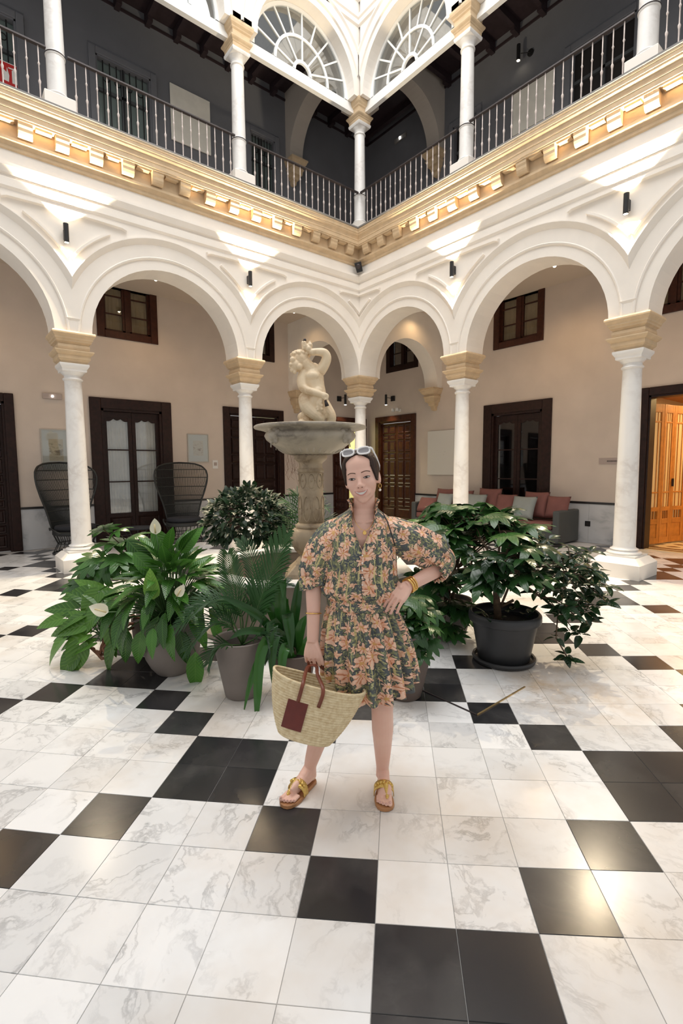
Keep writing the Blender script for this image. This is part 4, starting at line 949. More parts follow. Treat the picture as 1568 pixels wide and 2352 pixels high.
def fire_sign(label, loc, s):
    t = thing('fire_sign', label, 'sign', loc, group='red fire signs upstairs')
    m = MB(); m.box(-.19 * s, 0, -.19 * s, .19 * s, .012, .19 * s); m.build('border', 'sign_white', t)
    m = MB(); m.box(-.175 * s, .012, -.175 * s, .175 * s, .016, .175 * s); m.build('field', 'sign_red', t)
    m = MB(); m.box(-.10 * s, .016, -.13 * s, -.02 * s, .019, .08 * s); m.box(-.085 * s, .016, .08 * s, -.035 * s, .019, .12 * s); m.box(-.035 * s, .016, .095 * s, .03 * s, .019, .115 * s)
    m.add([(.03 * s, .018, -.13 * s), (.13 * s, .018, -.12 * s), (.10 * s, .018, -.02 * s), (.12 * s, .018, .07 * s), (.06 * s, .018, .02 * s), (.05 * s, .018, .11 * s), (.02 * s, .018, -.02 * s)], [(0, 1, 2, 3, 4, 5, 6)]); m.build('pictogram', 'sign_white', t)
    return t
fire_sign('red fire extinguisher sign with white pictogram at the upper left edge', (6.27, -D, 8.90), 1.05)
fire_sign('red fire sign just right of the upper left column', (5.40, -D, 8.72), .8)
t = thing('call_point', 'small red fire call point under the sign at the upper left edge', 'alarm', (6.20, -D, 8.52)); m = MB(); m.box(-.055, 0, -.055, .055, .04, .055); m.build('box', 'sign_red', t, bevel=.005); m = MB(); m.box(-.03, .04, -.03, .03, .043, .03); m.build('window', 'iron_dark', t)
# brass channel let into the floor
t = thing('floor_channel', 'thin brass-edged angle of a floor hatch on the tiles beside the black pot', 'floor trim', (5.178, 6.955, 0))
for nm, dx, dy in (('metal_strip', .0, -.62), ('metal_strip', -.613, -.02)):
    l = math.hypot(dx, dy); ux, uy = dx / l, dy / l; nx, ny = -uy * .0055, ux * .0055
    m = MB(); m.add([(nx, ny, 0), (-nx, -ny, 0), (dx - nx, dy - ny, 0), (dx + nx, dy + ny, 0), (nx, ny, .006), (-nx, -ny, .006), (dx - nx, dy - ny, .006), (dx + nx, dy + ny, .006)], [(0, 1, 2, 3), (4, 7, 6, 5), (0, 4, 5, 1), (1, 5, 6, 2), (2, 6, 7, 3), (3, 7, 4, 0)]); m.build(nm, 'brass' if dx else 'iron_dark', t)
# ------------------------------------------------------------------ fountain
VR = R(140.56)                      # local frame seen from the photograph's side: x right, y away, z up
def blob(name, mb, mat, parent, voxel=.006, smooth=6, fac=.5):
    o = mb.build(name, mat, parent, smooth=True)
    m = o.modifiers.new('remesh', 'REMESH'); m.mode = 'VOXEL'; m.voxel_size = voxel; m.use_smooth_shade = True
    if smooth: s = o.modifiers.new('smooth', 'SMOOTH'); s.iterations = smooth; s.factor = fac
    return o
FC = (4.756, 4.566)
ft = thing('fountain', 'carved marble fountain with a wide bowl on a pillar in an octagonal basin', 'fountain', (FC[0], FC[1], 0))
ang = [R(x) for x in (24, 83, 114, 173, 204, 263, 294, 353)]
def octa(r, z): return [(r * math.cos(a), r * math.sin(a), z) for a in ang]
mk('basin_stone', (0.27, 0.215, 0.17), .6, var=.18, scale=4, bump=.08, bscale=40); mk('water', (0.10, 0.11, 0.09), .04)
for k in range(8):       # each basin slab is a stone of its own
    a, b = ang[k], ang[(k + 1) % 8]
    m = MB(); 
    vs = []
    for r_, z in ((1.09, .0), (1.09, .57), (.99, .57), (.99, .0)):
        for q in (a, b): vs.append((r_ * math.cos(q), r_ * math.sin(q), z))
    m.add(vs, [(0, 1, 3, 2), (2, 3, 5, 4), (4, 5, 7, 6), (6, 7, 1, 0), (0, 2, 4, 6), (1, 7, 5, 3)]); m.build('basin_slab', 'basin_stone', ft)
    m = MB(); vs = []
    for r_, z in ((1.11, .565), (1.125, .58), (1.125, .60), (1.115, .61), (.97, .61), (.965, .60), (.965, .565)):
        for q in (a, b): vs.append((r_ * math.cos(q), r_ * math.sin(q), z))
    n = 7; m.add(vs, [(2 * i, 2 * i + 1, 2 * ((i + 1) % n) + 1, 2 * ((i + 1) % n)) for i in range(n)]); m.build('rim_stone', 'marble_column', ft)
m = MB(); m.add(octa(1.16, 0) + octa(1.16, .05) + octa(1.10, .07), [tuple(range(7, -1, -1))] + [(k, (k + 1) % 8, 8 + (k + 1) % 8, 8 + k) for k in range(8)] + [(8 + k, 8 + (k + 1) % 8, 16 + (k + 1) % 8, 16 + k) for k in range(8)]); m.build('plinth', 'basin_stone', ft)
m = MB(); m.add(octa(.99, .30) + octa(.99, .28), [tuple(range(8)), tuple(range(15, 7, -1))] + [(k, 8 + k, 8 + (k + 1) % 8, (k + 1) % 8) for k in range(8)]); m.build('water', 'water', ft)
# pillar
m = MB(); m.sqlathe([(.29, .06), (.29, .46), (.27, .48), (.25, .52), (.21, .56), (.17, .60), (.16, .62)]); o = m.build('pillar_block', 'marble_fountain', ft, bevel=.012); o.rotation_euler = (0, 0, R(54))
m = MB(); m.lathe([(.16, .60), (.165, .62), (.15, .65), (.125, .67), (.12, .69)], 32); m.build('pillar_foot', 'marble_fountain', ft, smooth=True, angle=40)
m = MB(); m.lathe([(.115, .685), (.14, .70), (.175, .735), (.205, .79), (.222, .85), (.225, .90), (.21, .945), (.18, .968), (.16, .975)], 72, wob=lambda a, k, r: r * (1 + (.035 * (abs(math.sin(6 * a)) ** .5 - .6) if 0 < k < 7 else 0))); m.build('gadrooned_bulb', 'marble_fountain', ft, smooth=True, angle=50)
m = MB(); m.lathe([(.15, .97), (.165, .98), (.17, .995), (.165, 1.01), (.15, 1.02), (.138, 1.03)], 36); m.build('pillar_ring', 'marble_fountain', ft, smooth=True, angle=40)
m = MB(); m.lathe([(.136, 1.02), (.131, 1.2), (.126, 1.45), (.124, 1.56)], 40); m.build('pillar_shaft', 'marble_fountain', ft, smooth=True)
for row, (z, rr, hh) in enumerate(((1.47, .126, .075), (1.18, .131, .13))):      # carved ovals round the shaft
    for k in range(8):
        a = 2 * PI * (k + .5 * row) / 8 + .2; pts = []
        for q in range(17):
            th = 2 * PI * q / 16; da = .30 * math.cos(th); zz = z + hh * math.sin(th) * (1 if row == 0 else 1)
            pts.append(((rr + .003) * math.cos(a + da), (rr + .003) * math.sin(a + da), zz))
        m = MB(); m.tube(pts, .0055, 6); m.sphere(((rr + .002) * math.cos(a), (rr + .002) * math.sin(a), z), .010, 8, 6); m.build('carved_oval', 'marble_fountain', ft, smooth=True)
m = MB(); m.lathe([(.124, 1.555), (.138, 1.565), (.142, 1.575), (.136, 1.59), (.124, 1.60), (.122, 1.64), (.13, 1.66), (.15, 1.675), (.165, 1.69), (.172, 1.705), (.172, 1.735), (.15, 1.74)], 36); m.build('pillar_cap', 'marble_fountain', ft, smooth=True, angle=35)
# bowl
def bw(a, k, r):
    lob = abs(math.cos(2 * (a - .95 - PI / 4))) ** 6
    if 2 <= k <= 7: return r * (1 + .10 * lob)
    if k < 2: return r * (1 + .04 * abs(math.sin(14 * a)))
    return r
m = MB(); m.lathe([(.13, 1.735), (.26, 1.752), (.34, 1.80), (.405, 1.85), (.455, 1.89), (.475, 1.93), (.465, 1.955), (.452, 1.968), (.49, 1.985), (.53, 1.995), (.572, 2.004), (.582, 2.014), (.580, 2.028), (.566, 2.036), (.50, 2.025), (.44, 1.98), (.30, 1.92), (.02, 1.90)], 96, caps=False, wob=bw); m.build('bowl', 'marble_bowl', ft, smooth=True, angle=50)
for k in range(4):
    a = .95 + PI / 4 + PI / 2 * k; m = MB(); c, s = math.cos(a), math.sin(a)
    for (rr, dz, da, sz) in ((.50, 1.91, 0, .055), (.515, 1.925, .06, .03), (.515, 1.925, -.06, .03), (.53, 1.89, 0, .03), (.49, 1.955, .10, .03), (.49, 1.955, -.10, .03), (.50, 1.86, .05, .025), (.50, 1.86, -.05, .025)):
        m.sphere((rr * math.cos(a + da), rr * math.sin(a + da), dz), sz, 10, 8)
    m.tube([(.51 * c, .51 * s, 1.86), (.535 * c, .535 * s, 1.845), (.54 * c, .54 * s, 1.80)], .009, 6)
    blob('mask_spout', m, 'marble_bowl', ft, .006, 4)
for k in range(30):
    a = 2 * PI * k / 30; m = MB(); m.tube([(.19 * math.cos(a), .19 * math.sin(a), 1.742), (.28 * math.cos(a), .28 * math.sin(a), 1.768), (.335 * math.cos(a), .335 * math.sin(a), 1.80)], [.008, .014, .010], 6); m.build('bowl_flute', 'marble_bowl', ft, smooth=True)
m = MB(); m.lathe([(0.0, 1.99), (.46, 1.99)], 32, caps=False); m.build('bowl_water', 'water', ft)
# statue of a small boy
st = thing('statue', 'small marble statue of a boy with one raised arm in the fountain bowl', 'statue', (FC[0], FC[1], 1.985), VR)
def S(px, py, y=0.0): return ((px - 712) * .00453, y, (979 - py) * .00453)
m = MB()
def limb(*a):
    pts = [Vector(S(*p[:3])) for p in a]; out = []; rad = []
    for k in range(len(pts) - 1):
        p0, p1, p2, p3 = pts[max(k - 1, 0)], pts[k], pts[k + 1], pts[min(k + 2, len(pts) - 1)]
        for q in range(5):
            f = q / 5; out.append(tuple(.5 * ((2 * p1) + (p2 - p0) * f + (2 * p0 - 5 * p1 + 4 * p2 - p3) * f ** 2 + (3 * p1 - p0 - 3 * p2 + p3) * f ** 3))); rad.append(a[k][3] * (1 - f) + a[k + 1][3] * f)
    out.append(tuple(pts[-1])); rad.append(a[-1][3]); m.tube(out, rad, 14); m.sphere(out[0], rad[0], 12, 8); m.sphere(out[-1], rad[-1], 12, 8)
limb((722, 838, .02, .060), (719, 850, .01, .098), (720, 862, .005, .112), (724, 880, 0, .100), (727, 896, -.005, .100), (725, 910, 0, .104), (720, 922, .01, .100))      # torso
m.sphere(S(703, 850, -.005), .066); m.sphere(S(736, 843, .005), .060); m.sphere(S(719, 858, -.05), .074, 14, 10, 1.15, 1, .8); m.sphere(S(729, 893, -.055), .066)
limb((716, 842, 0, .070), (706, 834, -.015, .072), (700, 828, -.02, .075))                    # short neck
m.sphere(S(691, 820, -.005), .100, 20, 16, .98, 1.0, .98)                 # skull
m.sphere(S(681, 834, -.055), .066, 16, 12)        # face turned down and away to the left
m.sphere(S(672, 834, -.108), .018); m.sphere(S(676, 823, -.098), .030); m.sphere(S(690, 838, -.085), .036); m.sphere(S(674, 846, -.088), .022); m.sphere(S(680, 850, -.085), .020); m.sphere(S(701, 832, -.075), .018)
for k in range(44):      # curls, half sunk in the skull
    a_ = k * 2.399; e_ = (k + .5) / 44; rr = math.sqrt(e_); dx, dy = rr * math.cos(a_), rr * math.sin(a_); up_ = math.sqrt(max(0, 1 - rr * rr * .75)); m.sphere((S(691, 820)[0] + .092 * dx, -.005 + .092 * dy, S(691, 820)[2] + .088 * up_), .020, 8, 6)
limb((737, 843, .0, .058), (746, 830, -.01, .053), (751, 816, -.02, .050), (746, 806, -.03, .046), (732, 804, -.045, .038), (718, 805, -.055, .034))     # raised arm
m.sphere(S(711, 798, -.055), .038); m.sphere(S(705, 793, -.06), .030); limb((700, 798, -.065, .016), (698, 784, -.065, .013)); limb((706, 793, -.075, .014), (703, 784, -.075, .013)); m.sphere(S(715, 790, -.055), .026); limb((709, 792, -.05, .016), (714, 783, -.05, .014))
limb((700, 850, -.02, .060), (696, 866, -.045, .056), (698, 882, -.075, .050), (708, 891, -.10, .044), (726, 896, -.115, .036), (740, 901, -.115, .031))   # lower arm
m.sphere(S(745, 903, -.115), .034); limb((744, 898, -.125, .015), (753, 903, -.125, .014), (752, 911, -.125, .012)); limb((741, 905, -.125, .015), (748, 911, -.13, .012))
limb((704, 908, -.01, .084), (708, 924, -.035, .084), (720, 938, -.06, .068), (732, 948, -.065, .056), (735, 955, -.05, .050), (731, 966, -.03, .046), (727, 981, -.025, .042))      # near leg
limb((738, 912, .02, .074), (749, 930, -.005, .070), (759, 944, -.02, .056), (760, 956, -.01, .050), (754, 981, .0, .042))      # far leg
limb((741, 906, -.085, .026), (734, 920, -.09, .040), (739, 936, -.08, .034), (746, 948, -.045, .024))    # drapery
for k in range(12): m.sphere(S(735 + 6 * math.cos(k * 2.4), 925 + 9 * math.sin(k * 1.7), -.115), .014, 8, 6)
blob('figure', m, 'marble_statue', st, .005, 3)
m = MB()
rng = random.Random(3)
for k in range(34):
    z = rng.uniform(932, 982); x = rng.uniform(692, 724 if z > 955 else 706); m.sphere(S(x, z, rng.uniform(-.05, .09)), rng.uniform(.025, .055), 8, 6)
for k in range(10): m.sphere(S(rng.uniform(715, 762), rng.uniform(968, 980), rng.uniform(-.02, .1)), rng.uniform(.025, .045), 8, 6)
blob('rock', m, 'marble_statue', st, .009, 2)
m = MB(); m.sphere(S(703, 779, -.06), .016); m.tube([S(703, 780, -.06), S(702, 790, -.065)], .009, 8); m.tube([S(748, 913, -.12), S(752, 926, -.12)], [.012, .022], 8); m.build('bronze_spout', 'iron_dark', st, smooth=True)
# ------------------------------------------------------------------ plants
def leafmat(name, dark, light, rough=.34, vein=0.0, vscale=14.0, trans=.22):
    m, nt, N, L, P = nodes_of(name); P.inputs['Roughness'].default_value = rough
    oi = N.new('ShaderNodeObjectInfo'); tc = N.new('ShaderNodeTexCoord')
    mx = N.new('ShaderNodeMix'); mx.data_type = 'RGBA'; mx.inputs['A'].default_value = (*dark, 1); mx.inputs['B'].default_value = (*light, 1)
    pw = N.new('ShaderNodeMath'); pw.operation = 'POWER'; pw.inputs[1].default_value = 1.6; L.new(oi.outputs['Random'], pw.inputs[0]); L.new(pw.outputs[0], mx.inputs['Factor']); col = mx.outputs['Result']
    if vein:
        sp = N.new('ShaderNodeSeparateXYZ'); L.new(tc.outputs['Object'], sp.inputs[0]); ab = N.new('ShaderNodeMath'); ab.operation = 'ABSOLUTE'; L.new(sp.outputs['X'], ab.inputs[0])
        ml = N.new('ShaderNodeMath'); ml.operation = 'MULTIPLY_ADD'; ml.inputs[1].default_value = -1.1; L.new(ab.outputs[0], ml.inputs[0]); L.new(sp.outputs['Y'], ml.inputs[2])
        sn = N.new('ShaderNodeMath'); sn.operation = 'MULTIPLY'; sn.inputs[1].default_value = vscale * 2 * PI; L.new(ml.outputs[0], sn.inputs[0])
        s2 = N.new('ShaderNodeMath'); s2.operation = 'SINE'; L.new(sn.outputs[0], s2.inputs[0])
        mr = N.new('ShaderNodeMapRange'); mr.inputs['From Min'].default_value = .45; mr.inputs['From Max'].default_value = 1.0; mr.inputs['To Max'].default_value = vein; L.new(s2.outputs[0], mr.inputs['Value'])
        rb = N.new('ShaderNodeMapRange'); rb.inputs['From Min'].default_value = .006; rb.inputs['From Max'].default_value = .016; rb.inputs['To Min'].default_value = vein * 1.3; rb.inputs['To Max'].default_value = 0; L.new(ab.outputs[0], rb.inputs['Value'])
        mxx = N.new('ShaderNodeMath'); mxx.operation = 'MAXIMUM'; L.new(mr.outputs[0], mxx.inputs[0]); L.new(rb.outputs[0], mxx.inputs[1])
        m2 = N.new('ShaderNodeMix'); m2.data_type = 'RGBA'; m2.inputs['B'].default_value = (light[0] * 1.9 + .02, light[1] * 1.5 + .02, light[2] * 1.8 + .01, 1); L.new(col, m2.inputs['A']); L.new(mxx.outputs[0], m2.inputs['Factor']); col = m2.outputs['Result']
        bp = N.new('ShaderNodeBump'); bp.inputs['Strength'].default_value = .6 * vein; bp.inputs['Distance'].default_value = .02; L.new(s2.outputs[0], bp.inputs['Height']); L.new(bp.outputs['Normal'], P.inputs['Normal'])
    L.new(col, P.inputs['Base Color'])
    tl = N.new('ShaderNodeBsdfTranslucent'); L.new(col, tl.inputs['Color']); ms = N.new('ShaderNodeMixShader'); ms.inputs[0].default_value = trans
    L.new(P.outputs[0], ms.inputs[1]); L.new(tl.outputs[0], ms.inputs[2]); L.new(ms.outputs[0], N['Material Output'].inputs['Surface'])
leafmat('leaf_lily', (.024, .085, .014), (.085, .25, .035), .26, .22, 13)
leafmat('leaf_bright', (.12, .30, .03), (.19, .40, .05), .4, .3, 9, .35)
leafmat('leaf_philo', (.04, .12, .016), (.12, .28, .04), .30, .22, 7)
leafmat('leaf_fatsia', (.028, .09, .02), (.09, .23, .05), .26, .10, 6)
leafmat('leaf_fatsia_dark', (.012, .042, .012), (.04, .12, .032), .26, .08, 6)
leafmat('leaf_palm', (.010, .042, .010), (.028, .10, .020), .5)
leafmat('leaf_strap', (.018, .075, .014), (.05, .18, .03), .24)
leafmat('leaf_small', (.010, .030, .012), (.03, .080, .028), .27, .2, 5)
leafmat('leaf_shrub', (.007, .022, .009), (.020, .055, .020), .42, 0)
mk('stem_green', (.05, .12, .03), .5); mk('bark', (.10, .062, .035), .8, var=.35, scale=30, bump=.3, bscale=60); mk('root_brown', (.20, .085, .045), .6, var=.35, scale=25, bump=.3, bscale=50); mk('soil', (.018, .013, .010), .95, bump=.5, bscale=60)
mk('pot_taupe', (.215, .185, .165), .75, var=.08, scale=4, bump=.05, bscale=80); mk('pot_brown', (.115, .085, .07), .7, var=.08, scale=4); mk('pot_black', (.030, .031, .034), .45, var=.12, scale=5); mk('spathe_white', (.80, .78, .62), .5, trans=0.0); mk('spadix', (.66, .55, .30), .7)
def leaf_mesh(name, mat, width, wf, n=9, arch=.25, fold=.18, twist=0.0, wave=0.0):
    rows = []
    for k in range(n + 1):
        t = k / n; hw = width * wf(t); z = -arch * t * t + arch * .25 * t; y = t * (1 - .12 * arch)
        row = []
        for s in (-1, -.5, 0, .5, 1):
            row.append((s * hw, y, z + fold * abs(s) * hw + wave * math.sin(t * 14 + s * 2) * abs(s) * hw))
        rows.append(row)
    m = MB(); m.grid(rows); me = m.mesh(name, recalc=False); me.materials.append(MAT[mat])
    for p in me.polygons: p.use_smooth = True
    return me
lance = lambda t: max(.0, math.sin(PI * min(1, t ** .78)) ** .85) * (1 - .15 * t) + .015 * (1 - t)
ovate = lambda t: math.sin(PI * t ** .62) ** .7 if 0 < t < 1 else (.05 if t == 0 else 0)
def heart_mesh(name, mat, width=.36, arch=.3):
    out = [(.0, .10), (.18, -.04), (.55, -.07), (.88, .06), (1.0, .24), (.94, .42), (.72, .62), (.42, .80), (.15, .95), (0, 1.0)]
    rows = [[(0, .10 + .9 * k / 9, 0) for k in range(10)], None]
    m = MB()
    for s in (-1, 1):
        r0 = [(0, .10 + .90 * k / 9) for k in range(10)]; r2 = [(s * x * width, y) for x, y in out]
        r1 = [((a[0] + b[0]) / 2, (a[1] + b[1]) / 2) for a, b in zip(r0, r2)]
        m.grid([[(x, y, -arch * y * y + .15 * abs(x)) for x, y in r] for r in (r0, r1, r2)])
    me = m.mesh(name, recalc=False); me.materials.append(MAT[mat])
    for p in me.polygons: p.use_smooth = True
    return me
def palmate_mesh(name, mat, lobes=8, seed=0, droop=.25):
    rg = random.Random(seed); m = MB()
    for k in range(lobes):
        a = R(-132 + 264 * k / (lobes - 1)); ln = .62 + .38 * math.cos(a * .62) + rg.uniform(-.04, .04); w_ = .125
        d = (math.sin(a), math.cos(a)); nrm = (d[1], -d[0]); rows = []
        for q in range(6):
            t = q / 5; hw = w_ * (.62 + 1.0 * math.sin(PI * min(1, t ** .8) * .92)) * (1 if t < .99 else 0) * (1 - .25 * t); r_ = ln * t
            hw = hw if t > .02 else .05
            z0 = -droop * (r_ ** 2) + .04 * r_
            rows.append([(d[0] * r_ - nrm[0] * hw, d[1] * r_ - nrm[1] * hw, z0 - .02 + .12 * hw), (d[0] * r_, d[1] * r_, z0), (d[0] * r_ + nrm[0] * hw, d[1] * r_ + nrm[1] * hw, z0 - .02 + .12 * hw)])
        m.grid(rows)
    me = m.mesh(name, recalc=False); me.materials.append(MAT[mat])
    for p in me.polygons: p.use_smooth = True
    return me
def put(me, parent, p, d, up=(0, 0, 1), s=1.0, roll=0.0, sx=1.0, name='leaf'):
    d = Vector(d).normalized(); u = Vector(up); u = u - d * u.dot(d)
    if u.length < 1e-3: u = d.orthogonal()
    u.normalize(); x = d.cross(u).normalized()
    if roll:
        q = Matrix.Rotation(roll, 3, d); u = q @ u; x = q @ x
    o = bpy.data.objects.new(name, me); link(o, parent)
    o.matrix_basis = Matrix(((x.x * s * sx, d.x * s, u.x * s, p[0]), (x.y * s * sx, d.y * s, u.y * s, p[1]), (x.z * s * sx, d.z * s, u.z * s, p[2]), (0, 0, 0, 1)))
    return o
def pot(parent, prof, mat, soil_z, wall=.014, n=40):
    m = MB(); top = prof[-1]
    inner = [(r - wall, z) for r, z in reversed(prof) if z > soil_z - .03]
    m.lathe([(0.0, prof[0][1])] + prof + [(top[0] - wall * .5, top[1] + wall * .4)] + inner, n, caps=False); m.build('pot', mat, parent, smooth=True, angle=45)
    rs = [r for r, z in prof if z >= soil_z]; rs = (min(rs) if rs else top[0]) - wall * .8
    m = MB(); m.lathe([(.0, soil_z + .012), (rs * .6, soil_z + .008), (rs, soil_z)], 24, caps=False); m.build('soil', 'soil', parent, smooth=True)
def curve(p0, p1, sag=0.0, n=7, lift=None):
    p0, p1 = Vector(p0), Vector(p1); out = []
    for k in range(n + 1):
        t = k / n; p = p0.lerp(p1, t); p.z += sag * 4 * t * (1 - t); out.append(tuple(p))
    return out
ME = {}
ME['lily'] = [leaf_mesh('lily_leaf', 'leaf_lily', .19, lance, 9, a, .22, wave=w_) for a, w_ in ((.28, .0), (.5, .06), (.15, .04))]
ME['bright'] = [leaf_mesh('bright_leaf', 'leaf_bright', .26, ovate, 9, .12, .25)]
ME['heart'] = [heart_mesh('heart_leaf', 'leaf_philo', .34, .25), heart_mesh('long_heart_leaf', 'leaf_philo', .22, .4)]
ME['fatsia'] = [palmate_mesh('palmate_leaf', 'leaf_fatsia', 8, 1, .22), palmate_mesh('palmate_leaf', 'leaf_fatsia', 7, 2, .4)]
ME['fatsia_d'] = [palmate_mesh('palmate_leaf', 'leaf_fatsia_dark', 8, 3, .25), palmate_mesh('palmate_leaf', 'leaf_fatsia_dark', 7, 4, .45), palmate_mesh('palmate_leaf', 'leaf_fatsia', 8, 5, .3)]
ME['small'] = [leaf_mesh('oval_leaf', 'leaf_small', .25, ovate, 6, .3, .25), leaf_mesh('oval_leaf', 'leaf_small', .21, ovate, 6, .1, .3)]
ME['shrub'] = [leaf_mesh('shrub_leaf', 'leaf_shrub', .27, ovate, 5, .25, .2)]
def sph(az, el): return Vector((math.cos(el) * math.cos(az), math.cos(el) * math.sin(az), math.sin(el)))
# ---- peace lily in the round pot (local frame: x right in the picture, y away, z up)
rg = random.Random(11)
t = thing('potted_plant', 'peace lily with white spathes in a round taupe pot, left foreground', 'potted plant', (6.43, 4.985, 0), VR)
pot(t, [(.115, 0), (.125, .008), (.165, .06), (.20, .13), (.218, .21), (.222, .28), (.215, .35), (.205, .42)], 'pot_taupe', .39)
stems = MB(); cnt = 0
for k in range(160):
    e = ((k + rg.random()) / 160) ** .8; az = k * 2.39996 + rg.uniform(-.3, .3)
    back = .8 if math.sin(az) > .3 else 1
    wide = 1.2 if math.cos(az) < -.2 else 1.05
    rad = (.05 + .33 * e) * wide; z = .44 + (.50 * (1 - e) ** .75) * rg.uniform(.72, 1.05) + .03
    p = Vector((rad * math.cos(az), rad * math.sin(az) * .9, z)); el = R(62 - 128 * e ** 1.15 + rg.uniform(-14, 14))
    az2 = az + rg.uniform(-.35, .35); d = sph(az2, el)
    stems.tube(curve((.05 * math.cos(az), .05 * math.sin(az), .40), p, .05, 5), .0045, 5, caps=False)
    put(rg.choice(ME['lily']), t, p, d, s=rg.uniform(.19, .30), roll=rg.uniform(-.5, .5)); cnt += 1
def lp(px, py, y=0.0, cx=396, s=.00334, z0=1571): return ((px - cx) * s * (1 + y * .26), y, (z0 - py) * s * (1.0) * (1 + y * .26) * .985)
for (bx, by, tx, ty, s, y) in ((392, 1352, 384, 1282, .0, -.30),):
    b_, e_ = Vector(lp(bx, by, y)), Vector(lp(tx, ty, y)); put(ME['bright'][0], t, b_, e_ - b_, (0, -1, .25), .23)
    stems.tube(curve((0, 0, .40), b_, .0, 4), .005, 5, caps=False)
for (bx, by, tx, ty, y, s) in ((478, 1490, 474, 1592, -.24, .36), (350, 1440, 338, 1500, -.22, .30), (315, 1440, 305, 1500, -.20, .30), (395, 1400, 372, 1485, -.25, .34), (440, 1440, 452, 1510, -.22, .30), (330, 1260, 395, 1330, -.15, .36), (300, 1250, 345, 1300, .0, .36), (355, 1230, 392, 1290, .05, .36), (420, 1290, 450, 1250, .05, .28)):
    b_, e_ = Vector(lp(bx, by, y)), Vector(lp(tx, ty, y)); put(ME['lily'][0], t, b_, e_ - b_, (.2, -1, .5), s)
    stems.tube(curve((0, 0, .40), b_, .06, 5), .0045, 5, caps=False)
stems.build('petioles', 'stem_green', t, smooth=True)
def spathe(px, py, y, ax, s):
    c = Vector(lp(px, py, y)); d = Vector(ax).normalized()
    m = MB(); rows = []
    for k in range(9):
        q = k / 8; hw = .34 * (math.sin(PI * q ** .7) ** .75 if 0 < q < 1 else .02); rows.append([(u * hw, q, .30 * (u * hw) ** 2 * 4 - .08 * math.sin(PI * q)) for u in (-1, -.6, -.2, .2, .6, 1)])
    m.grid(rows); me = m.mesh('spathe', recalc=False); me.materials.append(MAT['spathe_white'])
    for p_ in me.polygons: p_.use_smooth = True
    o = put(me, t, c - d * s * .5, d, (0.15, -1, .3), s, name='spathe')
    m = MB(); m.tube([tuple(c - d * s * .42 + Vector((0, -.012, 0))), tuple(c + d * s * .15 + Vector((0, -.016, 0)))], [.007, .006], 8); m.build('spadix', 'spadix', t, smooth=True)
    m = MB(); m.tube(curve((0, 0, .40), c - d * s * .5, .03, 6), .004, 6); m.build('flower_stalk', 'stem_green', t, smooth=True)
spathe(370, 1216, -.02, (-.06, 0, 1), .125); spathe(283, 1350, -.46, (-.85, -.1, .3), .135); spathe(463, 1322, -.36, (.5, 0, .8), .10)
# ---- philodendron sprawling to the left
t = thing('potted_plant', 'sprawling philodendron with knotted brown roots at the far left of the plants', 'potted plant', (6.42, 4.42, 0), VR)
pot(t, [(.10, 0), (.12, .03), (.14, .15), (.15, .30)], 'pot_brown', .27)
def pp(px, py, y=0.0): return ((px - 338) * .00350 * (1 + (y) * .25), y, (1512 - py) * .00350 * (1 + y * .25))
stm = MB(); crown = [pp(262, 1448, -.32), pp(275, 1420, -.30), pp(250, 1430, -.30), pp(268, 1400, -.25)]
LV = [(215, 1440, 190, 1525, -.42, .27, 0), (200, 1465, 160, 1520, -.40, .25, 0), (170, 1430, 115, 1480, -.38, .27, 1), (165, 1390, 102, 1398, -.30, .26, 1), (190, 1375, 118, 1362, -.25, .28, 1), (215, 1380, 160, 1395, -.32, .26, 1), (230, 1370, 180, 1330, -.2, .26, 1), (240, 1350, 190, 1320, -.1, .27, 1), (225, 1400, 150, 1410, -.36, .29, 1), (235, 1420, 160, 1440, -.38, .28, 1), (240, 1400, 175, 1375, -.3, .28, 1), (255, 1390, 215, 1345, -.2, .26, 1), (270, 1380, 235, 1330, -.15, .28, 0), (250, 1440, 205, 1450, -.4, .22, 1), (290, 1400, 300, 1470, -.42, .25, 1), (300, 1440, 262, 1530, -.44, .27, 1), (210, 1420, 140, 1430, -.3, .28, 1), (220, 1350, 165, 1345, -.15, .26, 0), (260, 1360, 222, 1400, -.35, .26, 0), (245, 1330, 205, 1375, -.25, .26, 0), (285, 1370, 250, 1345, -.2, .28, 0), (200, 1400, 128, 1420, -.34, .26, 1)]
for i, (bx, by, tx, ty, y, s, kd) in enumerate(LV):
    b_, e_ = Vector(pp(bx, by, y)), Vector(pp(tx, ty, y - .05)); put(ME['heart'][kd], t, b_, e_ - b_, (.1, -.75, .65), s, roll=rg.uniform(-.4, .4))
    stm.tube(curve(crown[i % 4], b_, .03, 5), .0045, 5, caps=False)
stm.build('petioles', 'stem_green', t, smooth=True)
for path in ([(0, -.02, .27), pp(300, 1440, -.15), pp(285, 1470, -.28), pp(262, 1482, -.34), pp(242, 1470, -.36), pp(228, 1455, -.36)], [(0, 0, .27), pp(305, 1425, -.15), pp(278, 1442, -.30), pp(262, 1462, -.36), pp(272, 1480, -.36)], [(0, 0, .27), pp(310, 1410, -.1), pp(272, 1412, -.28), pp(263, 1440, -.33), pp(255, 1478, -.36)], [pp(285, 1470, -.30), pp(300, 1455, -.32), pp(310, 1438, -.28)], [pp(240, 1470, -.35), pp(262, 1486, -.38), pp(285, 1478, -.36)]):
    m = MB(); P_ = [Vector(p) for p in path]; out = []
    for k in range(len(P_) - 1):
        for q in range(4): out.append(tuple(P_[k].lerp(P_[k + 1], q / 4) + Vector((0, 0, .006 * math.sin(k * 3 + q * 1.7)))))
    out.append(tuple(P_[-1])); m.tube(out, [.013 + .003 * math.sin(i * 1.9) for i in range(len(out))], 8); m.build('aerial_root', 'root_brown', t, smooth=True)
